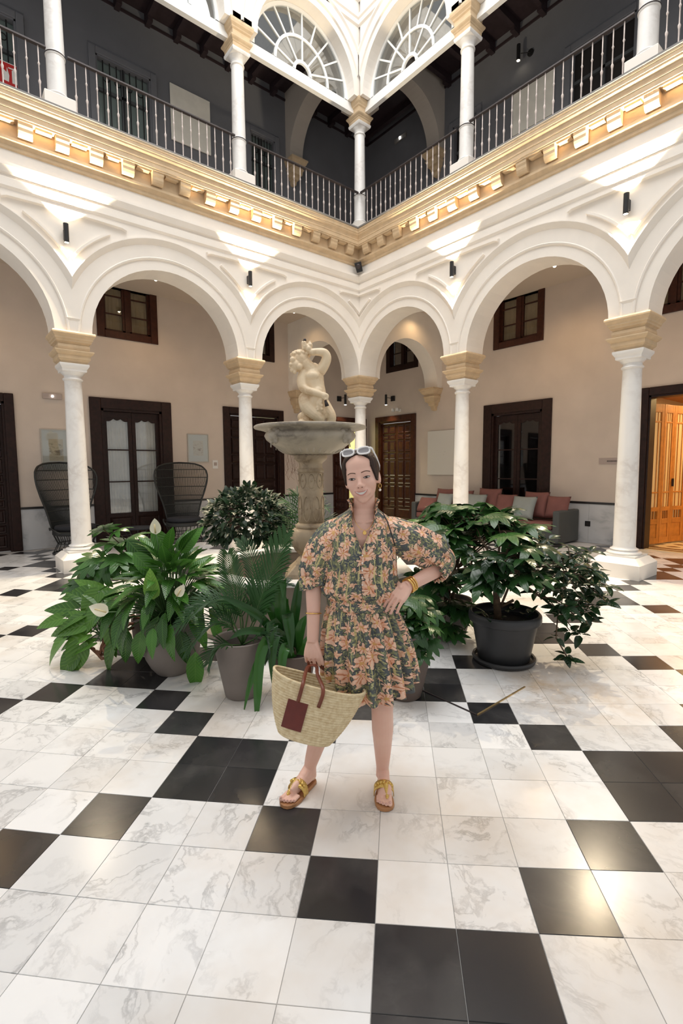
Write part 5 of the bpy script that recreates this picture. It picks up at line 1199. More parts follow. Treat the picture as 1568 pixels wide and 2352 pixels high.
# ---- fatsia behind, top left
t = thing('potted_plant', 'bright green fatsia rising behind the peace lily beside the leftmost column', 'potted plant', (6.22, 3.92, 0), VR)
pot(t, [(.11, 0), (.13, .03), (.16, .2), (.17, .30)], 'pot_taupe', .27)
def fp(px, py, y=0.0): return ((px - 338) * .0040 * (1 + y * .22), y, (1469 - py) * .0040 * (1 + y * .22))
stm = MB()
for i, (px, py, y, s, tx, tz) in enumerate(((235, 1205, -.1, .20, .3, .35), (262, 1212, -.05, .17, .9, .3), (230, 1265, -.2, .24, -.6, -.1), (250, 1240, -.1, .24, -.2, .1), (275, 1235, -.15, .26, .5, .2), (300, 1225, -.1, .24, .9, .25), (215, 1275, -.3, .20, -.9, -.3), (255, 1280, -.3, .22, -.3, -.5), (285, 1260, -.25, .24, .2, -.2), (205, 1310, -.35, .22, -.9, -.45), (190, 1320, -.3, .20, -1, -.2), (310, 1250, -.1, .24, .8, .0), (240, 1300, -.25, .2, -.2, -.8), (330, 1240, 0, .22, .9, .3), (265, 1255, .1, .26, 0, .3), (300, 1280, -.2, .22, .6, -.3))):
    b_ = Vector(fp(px, py, y)); put(ME['fatsia'][i % 2], t, b_, Vector((tx, -.45, tz)), (0, -.35, 1), s * .92, roll=rg.uniform(-.3, .3)); stm.tube(curve((rg.uniform(-.03, .03), -.02, .55), b_, .03, 6), .005, 5, caps=False)
stm.tube([(0, 0, .27), (-.02, -.01, .45), (.0, -.02, .62)], .013, 8); stm.tube([(.02, 0, .27), (.10, -.05, .5), (.02, -.1, .7), (-.15, -.12, .78)], [.013, .012, .01, .007], 8)
stm.build('stems', 'bark', t, smooth=True)
# ---- palm in the tapered pot
def frond(parent, pts, n=26, ll=.16, lw=.007, mat='leaf_palm', vee=.35, seed=0, start=.22):
    rq = random.Random(seed); P_ = [Vector(p) for p in pts]; 
    def at(u):    # Catmull-Rom through the points
        f_ = u * (len(P_) - 1); k = min(int(f_), len(P_) - 2); f_ -= k; a = P_[max(k - 1, 0)]; b = P_[k]; c = P_[k + 1]; d = P_[min(k + 2, len(P_) - 1)]
        return .5 * ((2 * b) + (c - a) * f_ + (2 * a - 5 * b + 4 * c - d) * f_ ** 2 + (3 * b - a - 3 * c + d) * f_ ** 3)
    m = MB(); m.tube([tuple(at(k / 16)) for k in range(17)], [.006 - .0045 * k / 16 for k in range(17)], 6); fo = m.build('frond', 'stem_green', parent, smooth=True)
    m = MB(); tot = sum((P_[k + 1] - P_[k]).length for k in range(len(P_) - 1))
    nrm0 = Vector((0, -.5, 1))
    for k in range(n):
        u = start + (1 - start) * (k + .5) / n; p = at(u); d = (at(min(1, u + .02)) - at(max(0, u - .02))).normalized(); side = d.cross(nrm0); side = side.normalized() if side.length > .05 else Vector((1, 0, 0)); up = side.cross(d)
        L_ = ll * (math.sin(PI * (.18 + .78 * (u - start) / (1 - start))) ** .6) * rq.uniform(.9, 1.08)
        for s in (-1, 1):
            dd = (side * s * 1.0 + d * (1.05 + .6 * u) + up * vee * rq.uniform(.6, 1.3)).normalized(); wv = d * lw
            q = [p, p + dd * L_ * .45, p + dd * L_ * .8 - Vector((0, 0, .06 * L_)), p + dd * L_ - Vector((0, 0, .16 * L_))]
            m.add([tuple(q[0] - wv * .5), tuple(q[0] + wv * .5), tuple(q[1] - wv), tuple(q[1] + wv), tuple(q[2] - wv * .7), tuple(q[2] + wv * .7), tuple(q[3])], [(0, 1, 3, 2), (2, 3, 5, 4), (4, 5, 6)])
    o = m.build('leaflets', mat, fo, recalc=False); o['kind'] = 'stuff'
t = thing('potted_plant', 'feathery palm in a tapered taupe pot left of the straw bag', 'potted plant', (6.20, 5.70, 0), VR)
pot(t, [(.105, 0), (.118, .01), (.135, .10), (.158, .22), (.178, .33), (.188, .41), (.192, .415)], 'pot_taupe', .355)
def qp(px, py, y=0.0): return ((px - 553) * .00305 * (1 + y * .27), y, (1607 - py) * .00305 * (1 + y * .27))
B0 = (.01, 0, .36)
frond(t, [B0, qp(583, 1430, .0), qp(605, 1370, -.0), qp(635, 1300, .0), qp(664, 1228, -.02)], 46, .27, .0105, seed=1, start=.22)
frond(t, [B0, qp(560, 1410, -.05), qp(530, 1370, -.08), qp(480, 1375, -.12), qp(420, 1420, -.16)], 30, .20, .0088, seed=2)
frond(t, [B0, qp(548, 1420, .05), qp(535, 1370, .1), qp(525, 1330, .12), qp(520, 1290, .12)], 26, .17, .0088, 'leaf_fatsia', seed=3)
frond(t, [B0, qp(545, 1440, -.1), qp(520, 1410, -.14), qp(480, 1425, -.18), qp(440, 1470, -.2)], 24, .18, .0088, seed=4)
frond(t, [B0, qp(585, 1440, .1), qp(600, 1400, .15), qp(625, 1380, .2), qp(650, 1375, .22)], 24, .16, .0088, seed=5)
frond(t, [B0, qp(540, 1470, -.12), qp(520, 1462, -.16), qp(500, 1478, -.2), qp(492, 1500, -.2)], 18, .14, .0088, seed=6)
frond(t, [B0, qp(570, 1400, .1), qp(575, 1350, .18), qp(560, 1310, .25), qp(540, 1285, .3)], 22, .15, .0088, seed=7)
frond(t, [B0, qp(535, 1445, .05), qp(505, 1410, .08), qp(460, 1400, .08), qp(410, 1440, .05)], 26, .18, .0088, seed=8)
frond(t, [B0, qp(590, 1460, -.1), qp(610, 1440, -.12), qp(630, 1450, -.15), qp(640, 1480, -.17)], 18, .14, .0088, seed=9)
# ---- strap-leaved dracaena behind the bag
t = thing('potted_plant', 'dark strap-leaved dracaena between the palm and the woman\'s arm', 'potted plant', (5.90, 5.92, 0), VR)
pot(t, [(.10, 0), (.115, .02), (.14, .20), (.15, .30), (.152, .305)], 'pot_brown', .27)
def dp(px, py, y=0.0): return ((px - 683) * .00306 * (1 + y * .27), y, (1597 - py) * .00306 * (1 + y * .27))
def strap(parent, pts, wv, me_mat='leaf_strap'):
    P_ = [Vector(p) for p in pts]; n = 14; rows = []
    def at(u):
        f_ = u * (len(P_) - 1); k = min(int(f_), len(P_) - 2); f_ -= k; a = P_[max(k - 1, 0)]; b = P_[k]; c = P_[k + 1]; d = P_[min(k + 2, len(P_) - 1)]
        return .5 * ((2 * b) + (c - a) * f_ + (2 * a - 5 * b + 4 * c - d) * f_ ** 2 + (3 * b - a - 3 * c + d) * f_ ** 3)
    for k in range(n + 1):
        u = k / n; p = at(u); d = (at(min(1, u + .03)) - at(max(0, u - .03))).normalized(); side = d.cross(Vector((.15, -1, .35))); side.normalize(); up = side.cross(d)
        w_ = wv * (.45 + .75 * math.sin(PI * min(1, (u * .9 + .08)))) * (1 if u < .8 else max(.04, (1 - u) / .2) ** .7)
        rows.append([tuple(p + side * s * w_ + up * (.30 * abs(s) * w_)) for s in (-1, -.5, 0, .5, 1)])
    m = MB(); m.grid(rows); m.build('leaf', me_mat, parent, smooth=True, recalc=False)
Bd = (0, 0, .29)
for pts, wv in ([[Bd, dp(668, 1480), dp(655, 1390, -.05), dp(660, 1322, -.05), dp(664, 1352, -.12)], .034], [[Bd, dp(672, 1470), dp(662, 1400), dp(672, 1370, -.02)], .034], [[Bd, dp(650, 1460, -.05), dp(610, 1400, -.1), dp(560, 1365, -.12), dp(515, 1345, -.12)], .024], [[Bd, dp(650, 1450, -.1), dp(610, 1425, -.15), dp(570, 1422, -.18), dp(542, 1436, -.2)], .022], [[Bd, dp(655, 1500, -.1), dp(645, 1450, -.16), dp(620, 1462, -.2), dp(590, 1530, -.24), dp(572, 1606, -.25)], .022], [[Bd, dp(650, 1480, -.1), dp(630, 1440, -.18), dp(612, 1480, -.22), dp(606, 1560, -.26), dp(602, 1645, -.28)], .03], [[Bd, dp(660, 1430), dp(640, 1380, .05), dp(620, 1370, .05), dp(595, 1385, .05)], .028], [[Bd, dp(680, 1450, .05), dp(690, 1380, .08), dp(695, 1340, .1)], .03], [[Bd, dp(690, 1480), dp(702, 1430, -.05), dp(715, 1400, -.08)], .03], [[Bd, dp(668, 1470, -.1), dp(650, 1430, -.14), dp(640, 1470, -.2), dp(640, 1540, -.24)], .03], [[Bd, dp(665, 1440, .1), dp(650, 1390, .16), dp(635, 1400, .22)], .03], [[Bd, dp(678, 1500, -.1), dp(672, 1460, -.16), dp(664, 1480, -.22), dp(662, 1560, -.24)], .03], [[Bd, dp(700, 1500), dp(720, 1470), dp(735, 1500, -.02)], .028], [[Bd, dp(660, 1460, -.06), dp(640, 1415, -.1), dp(636, 1440, -.16), dp(622, 1500, -.2)], .034], [[Bd, dp(676, 1440, -.06), dp(672, 1390, -.1), dp(680, 1420, -.16), dp(684, 1480, -.18)], .034], [[Bd, dp(655, 1450, .0), dp(632, 1400, .0), dp(618, 1360, .0)], .028]):
    strap(t, pts, wv)
m = MB(); m.tube([(0, 0, .26), (0, 0, .34)], .02, 8); m.build('stem', 'bark', t, smooth=True)
# ---- tall brown pot behind the skirt
t = thing('potted_plant', 'low dark fatsia in the tall brown pot right behind the woman\'s skirt', 'potted plant', (5.33, 6.46, 0), VR)
pot(t, [(.10, 0), (.112, .01), (.135, .10), (.165, .24), (.182, .36), (.188, .46), (.19, .47)], 'pot_brown', .43)
rg = random.Random(21); stm = MB()
for k in range(26):
    az = k * 2.4; e = (k + .5) / 26; p = Vector(((.05 + .13 * e) * math.cos(az), (.05 + .13 * e) * math.sin(az), .48 + .24 * (1 - e) * rg.uniform(.7, 1.1) - .02 * e)); put(rg.choice(ME['fatsia_d'][:2]), t, p, sph(az + rg.uniform(-.4, .4), R(35 - 80 * e)), s=rg.uniform(.09, .13), roll=rg.uniform(-.3, .3)); stm.tube(curve((0, 0, .42), p, .03, 4), .004, 5, caps=False)
for (px, py, y, s) in ((975, 1395, -.05, .14), (955, 1370, -.08, .13), (990, 1420, -.1, .12), (960, 1430, -.14, .13), (985, 1455, -.14, .12), (965, 1475, -.16, .12), (945, 1455, -.16, .12), (1000, 1400, 0, .13), (975, 1365, .05, .13)):
    p = Vector(((px - 935) * .003, y, (1600 - py) * .003)); put(rg.choice(ME['fatsia_d']), t, p, Vector((rg.uniform(-.6, .8), -.5, rg.uniform(-.6, .1))), (0, -.6, 1), s); stm.tube(curve((0, 0, .42), p, .03, 4), .004, 5, caps=False)
stm.build('petioles', 'stem_green', t, smooth=True)
# ---- tall fatsia in the taupe pot
t = thing('potted_plant', 'tall branching fatsia in a taupe pot between the woman\'s elbow and the black pot', 'potted plant', (4.12, 5.90, 0), VR)
pot(t, [(.13, 0), (.145, .01), (.17, .12), (.195, .26), (.21, .36), (.212, .365)], 'pot_taupe', .33)
def ep(px, py, y=0.0): return ((px - 1038) * .00412 * (1 + y * .21), y, (1468 - py) * .00412 * (1 + y * .21))
rg = random.Random(31); stm = MB(); forks = [Vector(ep(1062, 1260)), Vector(ep(1020, 1270, -.05)), Vector(ep(1100, 1250, .05)), Vector(ep(1050, 1300, -.1))]
for f_ in forks: stm.tube(curve((rg.uniform(-.05, .05), 0, .32), f_, 0, 6), [.016, .015, .014, .013, .012, .011, .010], 7)
for k in range(120):
    u = rg.random(); az = rg.uniform(0, 2 * PI); px = 1078 + 150 * math.cos(az) * math.sqrt(u); up_ = rg.random()
    py = 1208 - 46 * up_ + 34 * u + rg.uniform(-16, 40) * u; y = .42 * math.sin(az) * math.sqrt(u) - .05
    p = Vector(ep(px, py, y)); az2 = math.atan2(y - .0, (px - 1078) * .004); el = R(rg.uniform(-30, 35) - 15 * u)
    put(rg.choice(ME['fatsia_d'] if k % 3 else ME['fatsia']), t, p, sph(az2 + rg.uniform(-.5, .5), el), s=rg.uniform(.15, .23), roll=rg.uniform(-.4, .4)); stm.tube(curve(forks[k % 4], p, .04, 4), .0045, 5, caps=False)
for k in range(16):     # low skirts of leaves
    p = Vector(ep(rg.uniform(985, 1085), rg.uniform(1370, 1440), rg.uniform(-.3, .1))); put(rg.choice(ME['fatsia_d']), t, p, Vector((rg.uniform(-1, 1), -.7, rg.uniform(-.5, .2))), (0, -.4, 1), rg.uniform(.15, .2)); stm.tube(curve((0, 0, .33), p, .05, 4), .004, 5, caps=False)
for k in range(12):
    p = Vector(ep(rg.uniform(960, 1050), rg.uniform(1300, 1380), rg.uniform(-.3, .1))); put(rg.choice(ME['fatsia_d']), t, p, Vector((rg.uniform(-1, 1), -.5, rg.uniform(-.6, .4))), (0, -.4, 1), rg.uniform(.17, .22)); stm.tube(curve((0, 0, .4), p, .05, 4), .004, 5, caps=False)
stm.build('stems', 'bark', t, smooth=True)
# ---- big dark bush in the black pot
t = thing('potted_plant', 'spreading dark bush in the big black pot with saucer, right foreground', 'potted plant', (4.235, 6.55, 0), VR)
m = MB(); m.lathe([(0, .0), (.225, 0), (.245, .008), (.255, .03), (.25, .045), (.235, .045), (.225, .02), (0, .018)], 44, caps=False); m.build('saucer', 'pot_black', t, smooth=True, angle=40)
pot(t, [(.195, .02), (.205, .03), (.225, .14), (.25, .28), (.262, .335), (.285, .345), (.29, .36), (.288, .40), (.28, .41)], 'pot_black', .33, .02, 48)
def bp_(px, py, y=0.0): return ((px - 1160) * .00352 * (1 + y * .25), y, (1528 - py) * .00352 * (1 + y * .25))
rg = random.Random(41)
tr = MB(); top = Vector(bp_(1143, 1325, .02)); tr.tube([(-.05, 0, .32), tuple(Vector(bp_(1140, 1370, .01))), tuple(top)], [.034, .028, .022], 10)
br = []
for (px, py, y) in ((1075, 1300, -.05), (1110, 1250, .1), (1180, 1270, -.1), (1235, 1290, .0), (1290, 1300, -.05), (1320, 1330, .05), (1230, 1360, -.15), (1280, 1400, -.1), (1150, 1230, .05), (1200, 1240, .15), (1090, 1330, -.15)):
    e_ = Vector(bp_(px, py, y)); br.append(e_); tr.tube(curve(top, e_, .03, 6), [.016, .014, .012, .010, .009, .007, .006], 7)
tr.tube(curve(bp_(1150, 1400), bp_(1175, 1378, -.05), 0, 4), .012, 7); tr.tube(curve(bp_(1150, 1400), bp_(1168, 1345, -.02), 0, 4), .010, 7)
tail = [Vector(bp_(1270, 1400, -.15)), Vector(bp_(1262, 1450, -.2)), Vector(bp_(1285, 1490, -.22)), Vector(bp_(1290, 1500, -.22))]
tr.tube([tuple(br[7]), *[tuple(p) for p in tail]], .006, 6)
tr.build('trunk', 'bark', t, smooth=True)
tw = MB(); nl = 0; far_ = MB()
def whorl(c, n, s, spread=.4, meset='small'):
    global nl
    ax = rg.uniform(0, 6.28)
    for k in range(n):
        d = sph(ax + 2 * PI * k / n + rg.uniform(-.3, .3), R(rg.uniform(-45, 35))); sz = rg.uniform(.8, 1.15) * s; me_ = rg.choice(ME[meset]); nl += 1
        if nl <= 290: put(me_, t, c + d * .012, d, (0, -.35, 1), sz, roll=rg.uniform(-.5, .5))
        else:
            u = Vector((0, -.35, 1)); u = (u - d * u.dot(d)).normalized(); x = d.cross(u)
            far_.add([tuple(c + d * .012 + (x * v.co.x + d * v.co.y + u * v.co.z) * sz) for v in me_.vertices], [tuple(p.vertices) for p in me_.polygons])
cl = []
while len(cl) < 110:      # clusters on the branch ends
    px = rg.uniform(1055, 1385); py = rg.uniform(1215, 1450)
    cy = 1290 + max(0, (px - 1180)) * .28; h = 80 - abs(px - 1215) * .20
    if abs(py - cy) > h: continue
    if 1130 < px < 1215 and py > 1330: continue
    cl.append((px, py, rg.uniform(-.32, .32)))
cl.sort(key=lambda q: q[2])
for p in tail: whorl(p, 5, .10)
for (px, py, y) in cl:
    c = Vector(bp_(px, py, y)); b_ = min(br, key=lambda q: (q - c).length); tw.tube(curve(b_, c, .02, 4), .004, 5, caps=False); whorl(c, 5, .115)

for (px, py, y) in ((1330, 1455, -.1), (1355, 1430, -.05), (1300, 1440, -.15), (1340, 1400, -.1)):
    c = Vector(bp_(px, py, y)); tw.tube(curve(br[7], c, -.02, 4), .004, 5, caps=False); whorl(c, 5, .11)
for (px, py, y, s) in ((1190, 1235, -.2, .2), (1150, 1215, -.1, .22), (1175, 1250, -.28, .2), (1120, 1250, -.2, .2), (1210, 1215, .05, .2), (1100, 1290, -.2, .22), (1085, 1275, -.2, .24), (1230, 1245, -.1, .19), (1160, 1290, -.3, .19), (1075, 1310, -.25, .2), (1125, 1310, -.28, .2), (1195, 1290, -.3, .18), (1140, 1195, .1, .2), (1180, 1205, .15, .2)):
    c = Vector(bp_(px, py, y)); put(rg.choice(ME['fatsia_d']), t, c, Vector((rg.uniform(-1, 1), -.8, rg.uniform(-.3, .2))), (0, -.4, 1), s); tw.tube(curve(min(br, key=lambda q: (q - c).length), c, .02, 4), .004, 5, caps=False)
for k in range(22):      # seedlings in the pot
    az = rg.uniform(0, 2 * PI); r_ = rg.uniform(.10, .24); p = Vector((r_ * math.cos(az), r_ * math.sin(az), .36 + rg.uniform(0, .05))); put(ME['small'][0], t, p, sph(az + rg.uniform(-1, 1), R(rg.uniform(0, 60))), s=rg.uniform(.07, .11))
tw.build('twigs', 'bark', t, smooth=True)
o = far_.build('far_foliage', 'leaf_small', t, smooth=True, recalc=False); o['kind'] = 'stuff'
# ---- round shrub behind the fountain
t = thing('potted_plant', 'round dark shrub behind the fountain basin, left of the pillar', 'potted plant', (4.49, 2.70, 0), VR)
pot(t, [(.16, 0), (.18, .02), (.22, .25), (.235, .40), (.24, .41)], 'pot_taupe', .37)
rg = random.Random(51); tr = MB()
for k in range(7):
    az = k * .9; e_ = (.30 * math.cos(az), .25 * math.sin(az), .85 + .1 * math.sin(k * 2.1)); tr.tube(curve((.03 * math.cos(az), .03 * math.sin(az), .36), e_, -.03, 6), [.016, .014, .012, .011, .009, .007, .006], 6)
tr.build('stems', 'bark', t, smooth=True)
stuff = MB(); n_ = 0
lm = ME['shrub'][0]; lv_ = [v.co.copy() for v in lm.vertices]; lf_ = [tuple(p.vertices) for p in lm.polygons]
for k in range(1500):
    d = sph(rg.uniform(0, 2 * PI), math.asin(rg.uniform(-.85, 1))); r_ = rg.uniform(.55, 1.0) ** .5; bump_ = 1 + .13 * math.sin(d.x * 9 + 1) * math.sin(d.z * 8) + .08 * math.sin(d.y * 11)
    c = Vector((d.x * .58 * r_ * bump_, d.y * .52 * r_ * bump_, .92 + d.z * .40 * r_ * bump_)); dd = (d + Vector((rg.uniform(-.8, .8), rg.uniform(-.8, .8), rg.uniform(-.9, .5)))).normalized(); s = rg.uniform(.085, .13)
    if d.y < -.05 and n_ < 300 and r_ > .8: put(lm, t, c, dd, (0, -.5, 1), s, roll=rg.uniform(-.6, .6)); n_ += 1
    else:
        u = Vector((0, -.4, 1)); u = (u - dd * u.dot(dd)).normalized(); x = dd.cross(u)
        stuff.add([tuple(c + (x * v.x + dd * v.y + u * v.z) * s) for v in lv_], lf_)
o = stuff.build('inner_foliage', 'leaf_shrub', t, smooth=True, recalc=False); o['kind'] = 'stuff'
# ---- palm behind the fountain pillar
t = thing('potted_plant', 'small palm whose fronds show on both sides of the fountain pillar', 'potted plant', (4.02, 3.40, 0), VR)
pot(t, [(.13, 0), (.15, .02), (.18, .25), (.19, .35)], 'pot_brown', .32)
for k, (tx, tz, ty) in enumerate(((-.42, .95, -.1), (-.55, .75, -.15), (-.30, 1.12, 0), (.30, 1.05, -.1), (.42, .9, -.1), (.18, 1.2, .1), (-.15, 1.22, .1), (.5, .7, 0), (-.6, .9, .1), (-.5, .6, -.2))):
    frond(t, [(0, 0, .32), (tx * .25, ty * .3, .32 + (tz - .3) * .6), (tx * .6, ty * .6, .32 + (tz - .3) * .98), (tx, ty, tz + .02)], 16, .22, .012, 'leaf_palm', seed=70 + k)
# ---- water weed hanging from the bowl
m = MB(); rg = random.Random(8)
for k in range(14):
    a = 2.45 - R(2) + rg.uniform(-.5, .35); r_ = rg.uniform(.20, .34); x, y = r_ * math.cos(a - 1.57 + 1.4), r_ * math.sin(a - 1.57 + 1.4)
    x = -.772 * -rg.uniform(.12, .28) ; y = .635 * -rg.uniform(.12, .28) ; z = 1.76; pts = []
    for q in range(7): pts.append((x + rg.uniform(-.012, .012) * q * .5, y + rg.uniform(-.012, .012) * q * .5, z - q * rg.uniform(.03, .055)))
    m.tube(pts, .0012, 4)
m.build('water_weed', 'root_brown', ft)
# ------------------------------------------------------------------ the woman (local frame: x right in the picture, y away, z up)
import numpy as np
def skinmat(name, col, rough=.45):
    m, nt, N, L, P = nodes_of(name); tc = N.new('ShaderNodeTexCoord'); nz = N.new('ShaderNodeTexNoise'); nz.inputs['Scale'].default_value = 9; nz.inputs['Detail'].default_value = 4; L.new(tc.outputs['Object'], nz.inputs['Vector'])
    rp = N.new('ShaderNodeValToRGB'); rp.color_ramp.elements[0].position = .3; rp.color_ramp.elements[1].position = .75; rp.color_ramp.elements[0].color = (*[c * k for c, k in zip(col, (.97, .9, .88))], 1); rp.color_ramp.elements[1].color = (*[min(1, c * 1.05) for c in col], 1)
    L.new(nz.outputs['Fac'], rp.inputs['Fac']); L.new(rp.outputs['Color'], P.inputs['Base Color']); P.inputs['Roughness'].default_value = rough
    P.inputs['Subsurface Weight'].default_value = .12; P.inputs['Subsurface Radius'].default_value = (.012, .005, .003); P.inputs['Specular IOR Level'].default_value = .4
skinmat('skin', (.80, .525, .425)); mk('lips', (.60, .26, .215), .38); mk('teeth', (.86, .83, .78), .25); mk('eye_white', (.55, .50, .47), .25); mk('iris', (.035, .018, .010), .15); mk('brow', (.085, .042, .025), .8); mk('lash', (.02, .012, .01), .7); mk('nostril_shade', (.20, .075, .055), .8); mk('nail', (.72, .42, .36), .25); mk('cheek', (.66, .36, .28), .45)
mk('gold', (.85, .55, .18), .22, metal=1.0); mk('pearl', (.85, .80, .72), .2, coat=.5); mk('sandal_tan', (.42, .20, .085), .5, var=.15, scale=30); mk('gold_leather', (.75, .52, .16), .32, metal=.85, bump=.6, bscale=140); mk('sunglass_white', (.85, .84, .83), .25); mk('sunglass_lens', (.30, .29, .30), .08); mk('leather_brown', (.165, .040, .018), .42, var=.2, scale=20); mk('leather_patch', (.125, .014, .008), .4, var=.12, scale=30)
def hairmat():
    m, nt, N, L, P = nodes_of('hair'); tc = N.new('ShaderNodeTexCoord'); mp = N.new('ShaderNodeMapping'); mp.inputs['Scale'].default_value = (220, 40, 40); L.new(tc.outputs['Object'], mp.inputs['Vector']); nz = N.new('ShaderNodeTexNoise'); nz.inputs['Scale'].default_value = 1; nz.inputs['Detail'].default_value = 4; L.new(mp.outputs[0], nz.inputs['Vector'])
    rp = N.new('ShaderNodeValToRGB'); rp.color_ramp.elements[0].color = (.010, .005, .0035, 1); rp.color_ramp.elements[1].color = (.052, .024, .014, 1); L.new(nz.outputs['Fac'], rp.inputs['Fac']); L.new(rp.outputs['Color'], P.inputs['Base Color']); P.inputs['Roughness'].default_value = .45; P.inputs['Specular IOR Level'].default_value = .3
    bp = N.new('ShaderNodeBump'); bp.inputs['Strength'].default_value = .5; bp.inputs['Distance'].default_value = .003; L.new(nz.outputs['Fac'], bp.inputs['Height']); L.new(bp.outputs['Normal'], P.inputs['Normal'])
hairmat()
def floral(name):
    """printed cotton: peach blossoms, green foliage and gold thread on slate (in UV metres)"""
    m, nt, N, L, P = nodes_of(name); P.inputs['Roughness'].default_value = .55
    uv = N.new('ShaderNodeUVMap'); uv.uv_map = 'UVMap'
    def math_(op, a, b=None, c=None):
        n = N.new('ShaderNodeMath'); n.operation = op
        for i, x in enumerate((a, b, c)):
            if x is None: continue
            if isinstance(x, (int, float)): n.inputs[i].default_value = x
            else: L.new(x, n.inputs[i])
        return n.outputs[0]
    dn = N.new('ShaderNodeTexNoise'); dn.inputs['Scale'].default_value = 22; dn.inputs['Detail'].default_value = 3; L.new(uv.outputs[0], dn.inputs['Vector'])
    sc_ = N.new('ShaderNodeVectorMath'); sc_.operation = 'SCALE'; sc_.inputs['Scale'].default_value = .058; L.new(dn.outputs['Color'], sc_.inputs[0])
    wv = N.new('ShaderNodeVectorMath'); wv.operation = 'ADD'; L.new(uv.outputs[0], wv.inputs[0]); L.new(sc_.outputs[0], wv.inputs[1])
    def flower(scale, petals, r0, amp, vec):
        s = N.new('ShaderNodeVectorMath'); s.operation = 'SCALE'; s.inputs['Scale'].default_value = scale; L.new(vec, s.inputs[0])
        vo = N.new('ShaderNodeTexVoronoi'); vo.voronoi_dimensions = '2D'; vo.inputs['Scale'].default_value = 1.0; vo.inputs['Randomness'].default_value = .75; L.new(s.outputs[0], vo.inputs['Vector'])
        d = N.new('ShaderNodeVectorMath'); d.operation = 'SUBTRACT'; L.new(s.outputs[0], d.inputs[0]); L.new(vo.outputs['Position'], d.inputs[1])
        sp = N.new('ShaderNodeSeparateXYZ'); L.new(d.outputs[0], sp.inputs[0]); cs = N.new('ShaderNodeSeparateColor'); L.new(vo.outputs['Color'], cs.inputs[0])
        an = math_('ARCTAN2', sp.outputs['Y'], sp.outputs['X']); an = math_('ADD', math_('MULTIPLY', an, petals), math_('MULTIPLY', cs.outputs[0], 6.28))
        pet = math_('SINE', an); rad = math_('MULTIPLY_ADD', pet, amp, r0); rad = math_('MULTIPLY', rad, math_('MULTIPLY_ADD', cs.outputs[1], .55, .65))
        dd = math_('SUBTRACT', rad, vo.outputs['Distance']); return dd, pet, vo.outputs['Distance'], cs
    def mixc(a, b, fac):
        n = N.new('ShaderNodeMix'); n.data_type = 'RGBA'
        for k, x in (('A', a), ('B', b)):
            if isinstance(x, tuple): n.inputs[k].default_value = (*x, 1)
            else: L.new(x, n.inputs[k])
        L.new(fac, n.inputs['Factor']) if not isinstance(fac, float) else None
        return n.outputs['Result']
    # foliage: stretched noise ribbons
    mp = N.new('ShaderNodeMapping'); mp.inputs['Scale'].default_value = (70, 34, 1); mp.inputs['Rotation'].default_value = (0, 0, .35); L.new(wv.outputs[0], mp.inputs['Vector'])
    n1 = N.new('ShaderNodeTexNoise'); n1.inputs['Scale'].default_value = 1.0; n1.inputs['Detail'].default_value = 2; L.new(mp.outputs[0], n1.inputs['Vector'])
    leaf = math_('GREATER_THAN', math_('ABSOLUTE', math_('SUBTRACT', n1.outputs['Fac'], .5)), .06)
    n1b = N.new('ShaderNodeTexNoise'); n1b.inputs['Scale'].default_value = 40; L.new(uv.outputs[0], n1b.inputs['Vector'])
    green = mixc((.20, .215, .115), (.46, .44, .22), math_('GREATER_THAN', n1b.outputs['Fac'], .52))
    col = mixc((.078, .090, .096), green, leaf)
    col = mixc(col, (.078, .090, .096), math_('GREATER_THAN', n1b.outputs['Fac'], .60))
    d2, p2, r2, c2 = flower(24, 5, .30, .10, wv.outputs[0])
    on2 = math_('MULTIPLY', math_('GREATER_THAN', d2, 0), math_('GREATER_THAN', c2.outputs[2], .35))
    col = mixc(col, (.030, .036, .040), math_('MULTIPLY', math_('GREATER_THAN', d2, -.05), math_('GREATER_THAN', c2.outputs[2], .35)))
    col = mixc(col, mixc((.72, .36, .22), (.80, .53, .36), math_('GREATER_THAN', p2, .2)), on2)
    d1, p1, r1, c1 = flower(12.5, 7, .375, .095, wv.outputs[0])
    col = mixc(col, (.030, .036, .040), math_('GREATER_THAN', d1, -.035))
    petal = mixc((.78, .42, .28), (.85, .57, .42), math_('GREATER_THAN', p1, .25))
    col = mixc(col, petal, math_('GREATER_THAN', d1, 0))
    col = mixc(col, (.52, .20, .09), math_('MULTIPLY', math_('GREATER_THAN', d1, 0.03), math_('LESS_THAN', p1, -.72)))
    col = mixc(col, (.66, .38, .14), math_('LESS_THAN', r1, .09))
    # gold thread stripes
    mp2 = N.new('ShaderNodeMapping'); mp2.inputs['Scale'].default_value = (95, 5, 1); L.new(uv.outputs[0], mp2.inputs['Vector']); n2 = N.new('ShaderNodeTexNoise'); n2.inputs['Scale'].default_value = 1.0; L.new(mp2.outputs[0], n2.inputs['Vector'])
    gold = math_('GREATER_THAN', n2.outputs['Fac'], .635); col = mixc(col, (.72, .62, .27), math_('MULTIPLY', gold, .7))
    L.new(col, P.inputs['Base Color']); 
floral('floral_print')
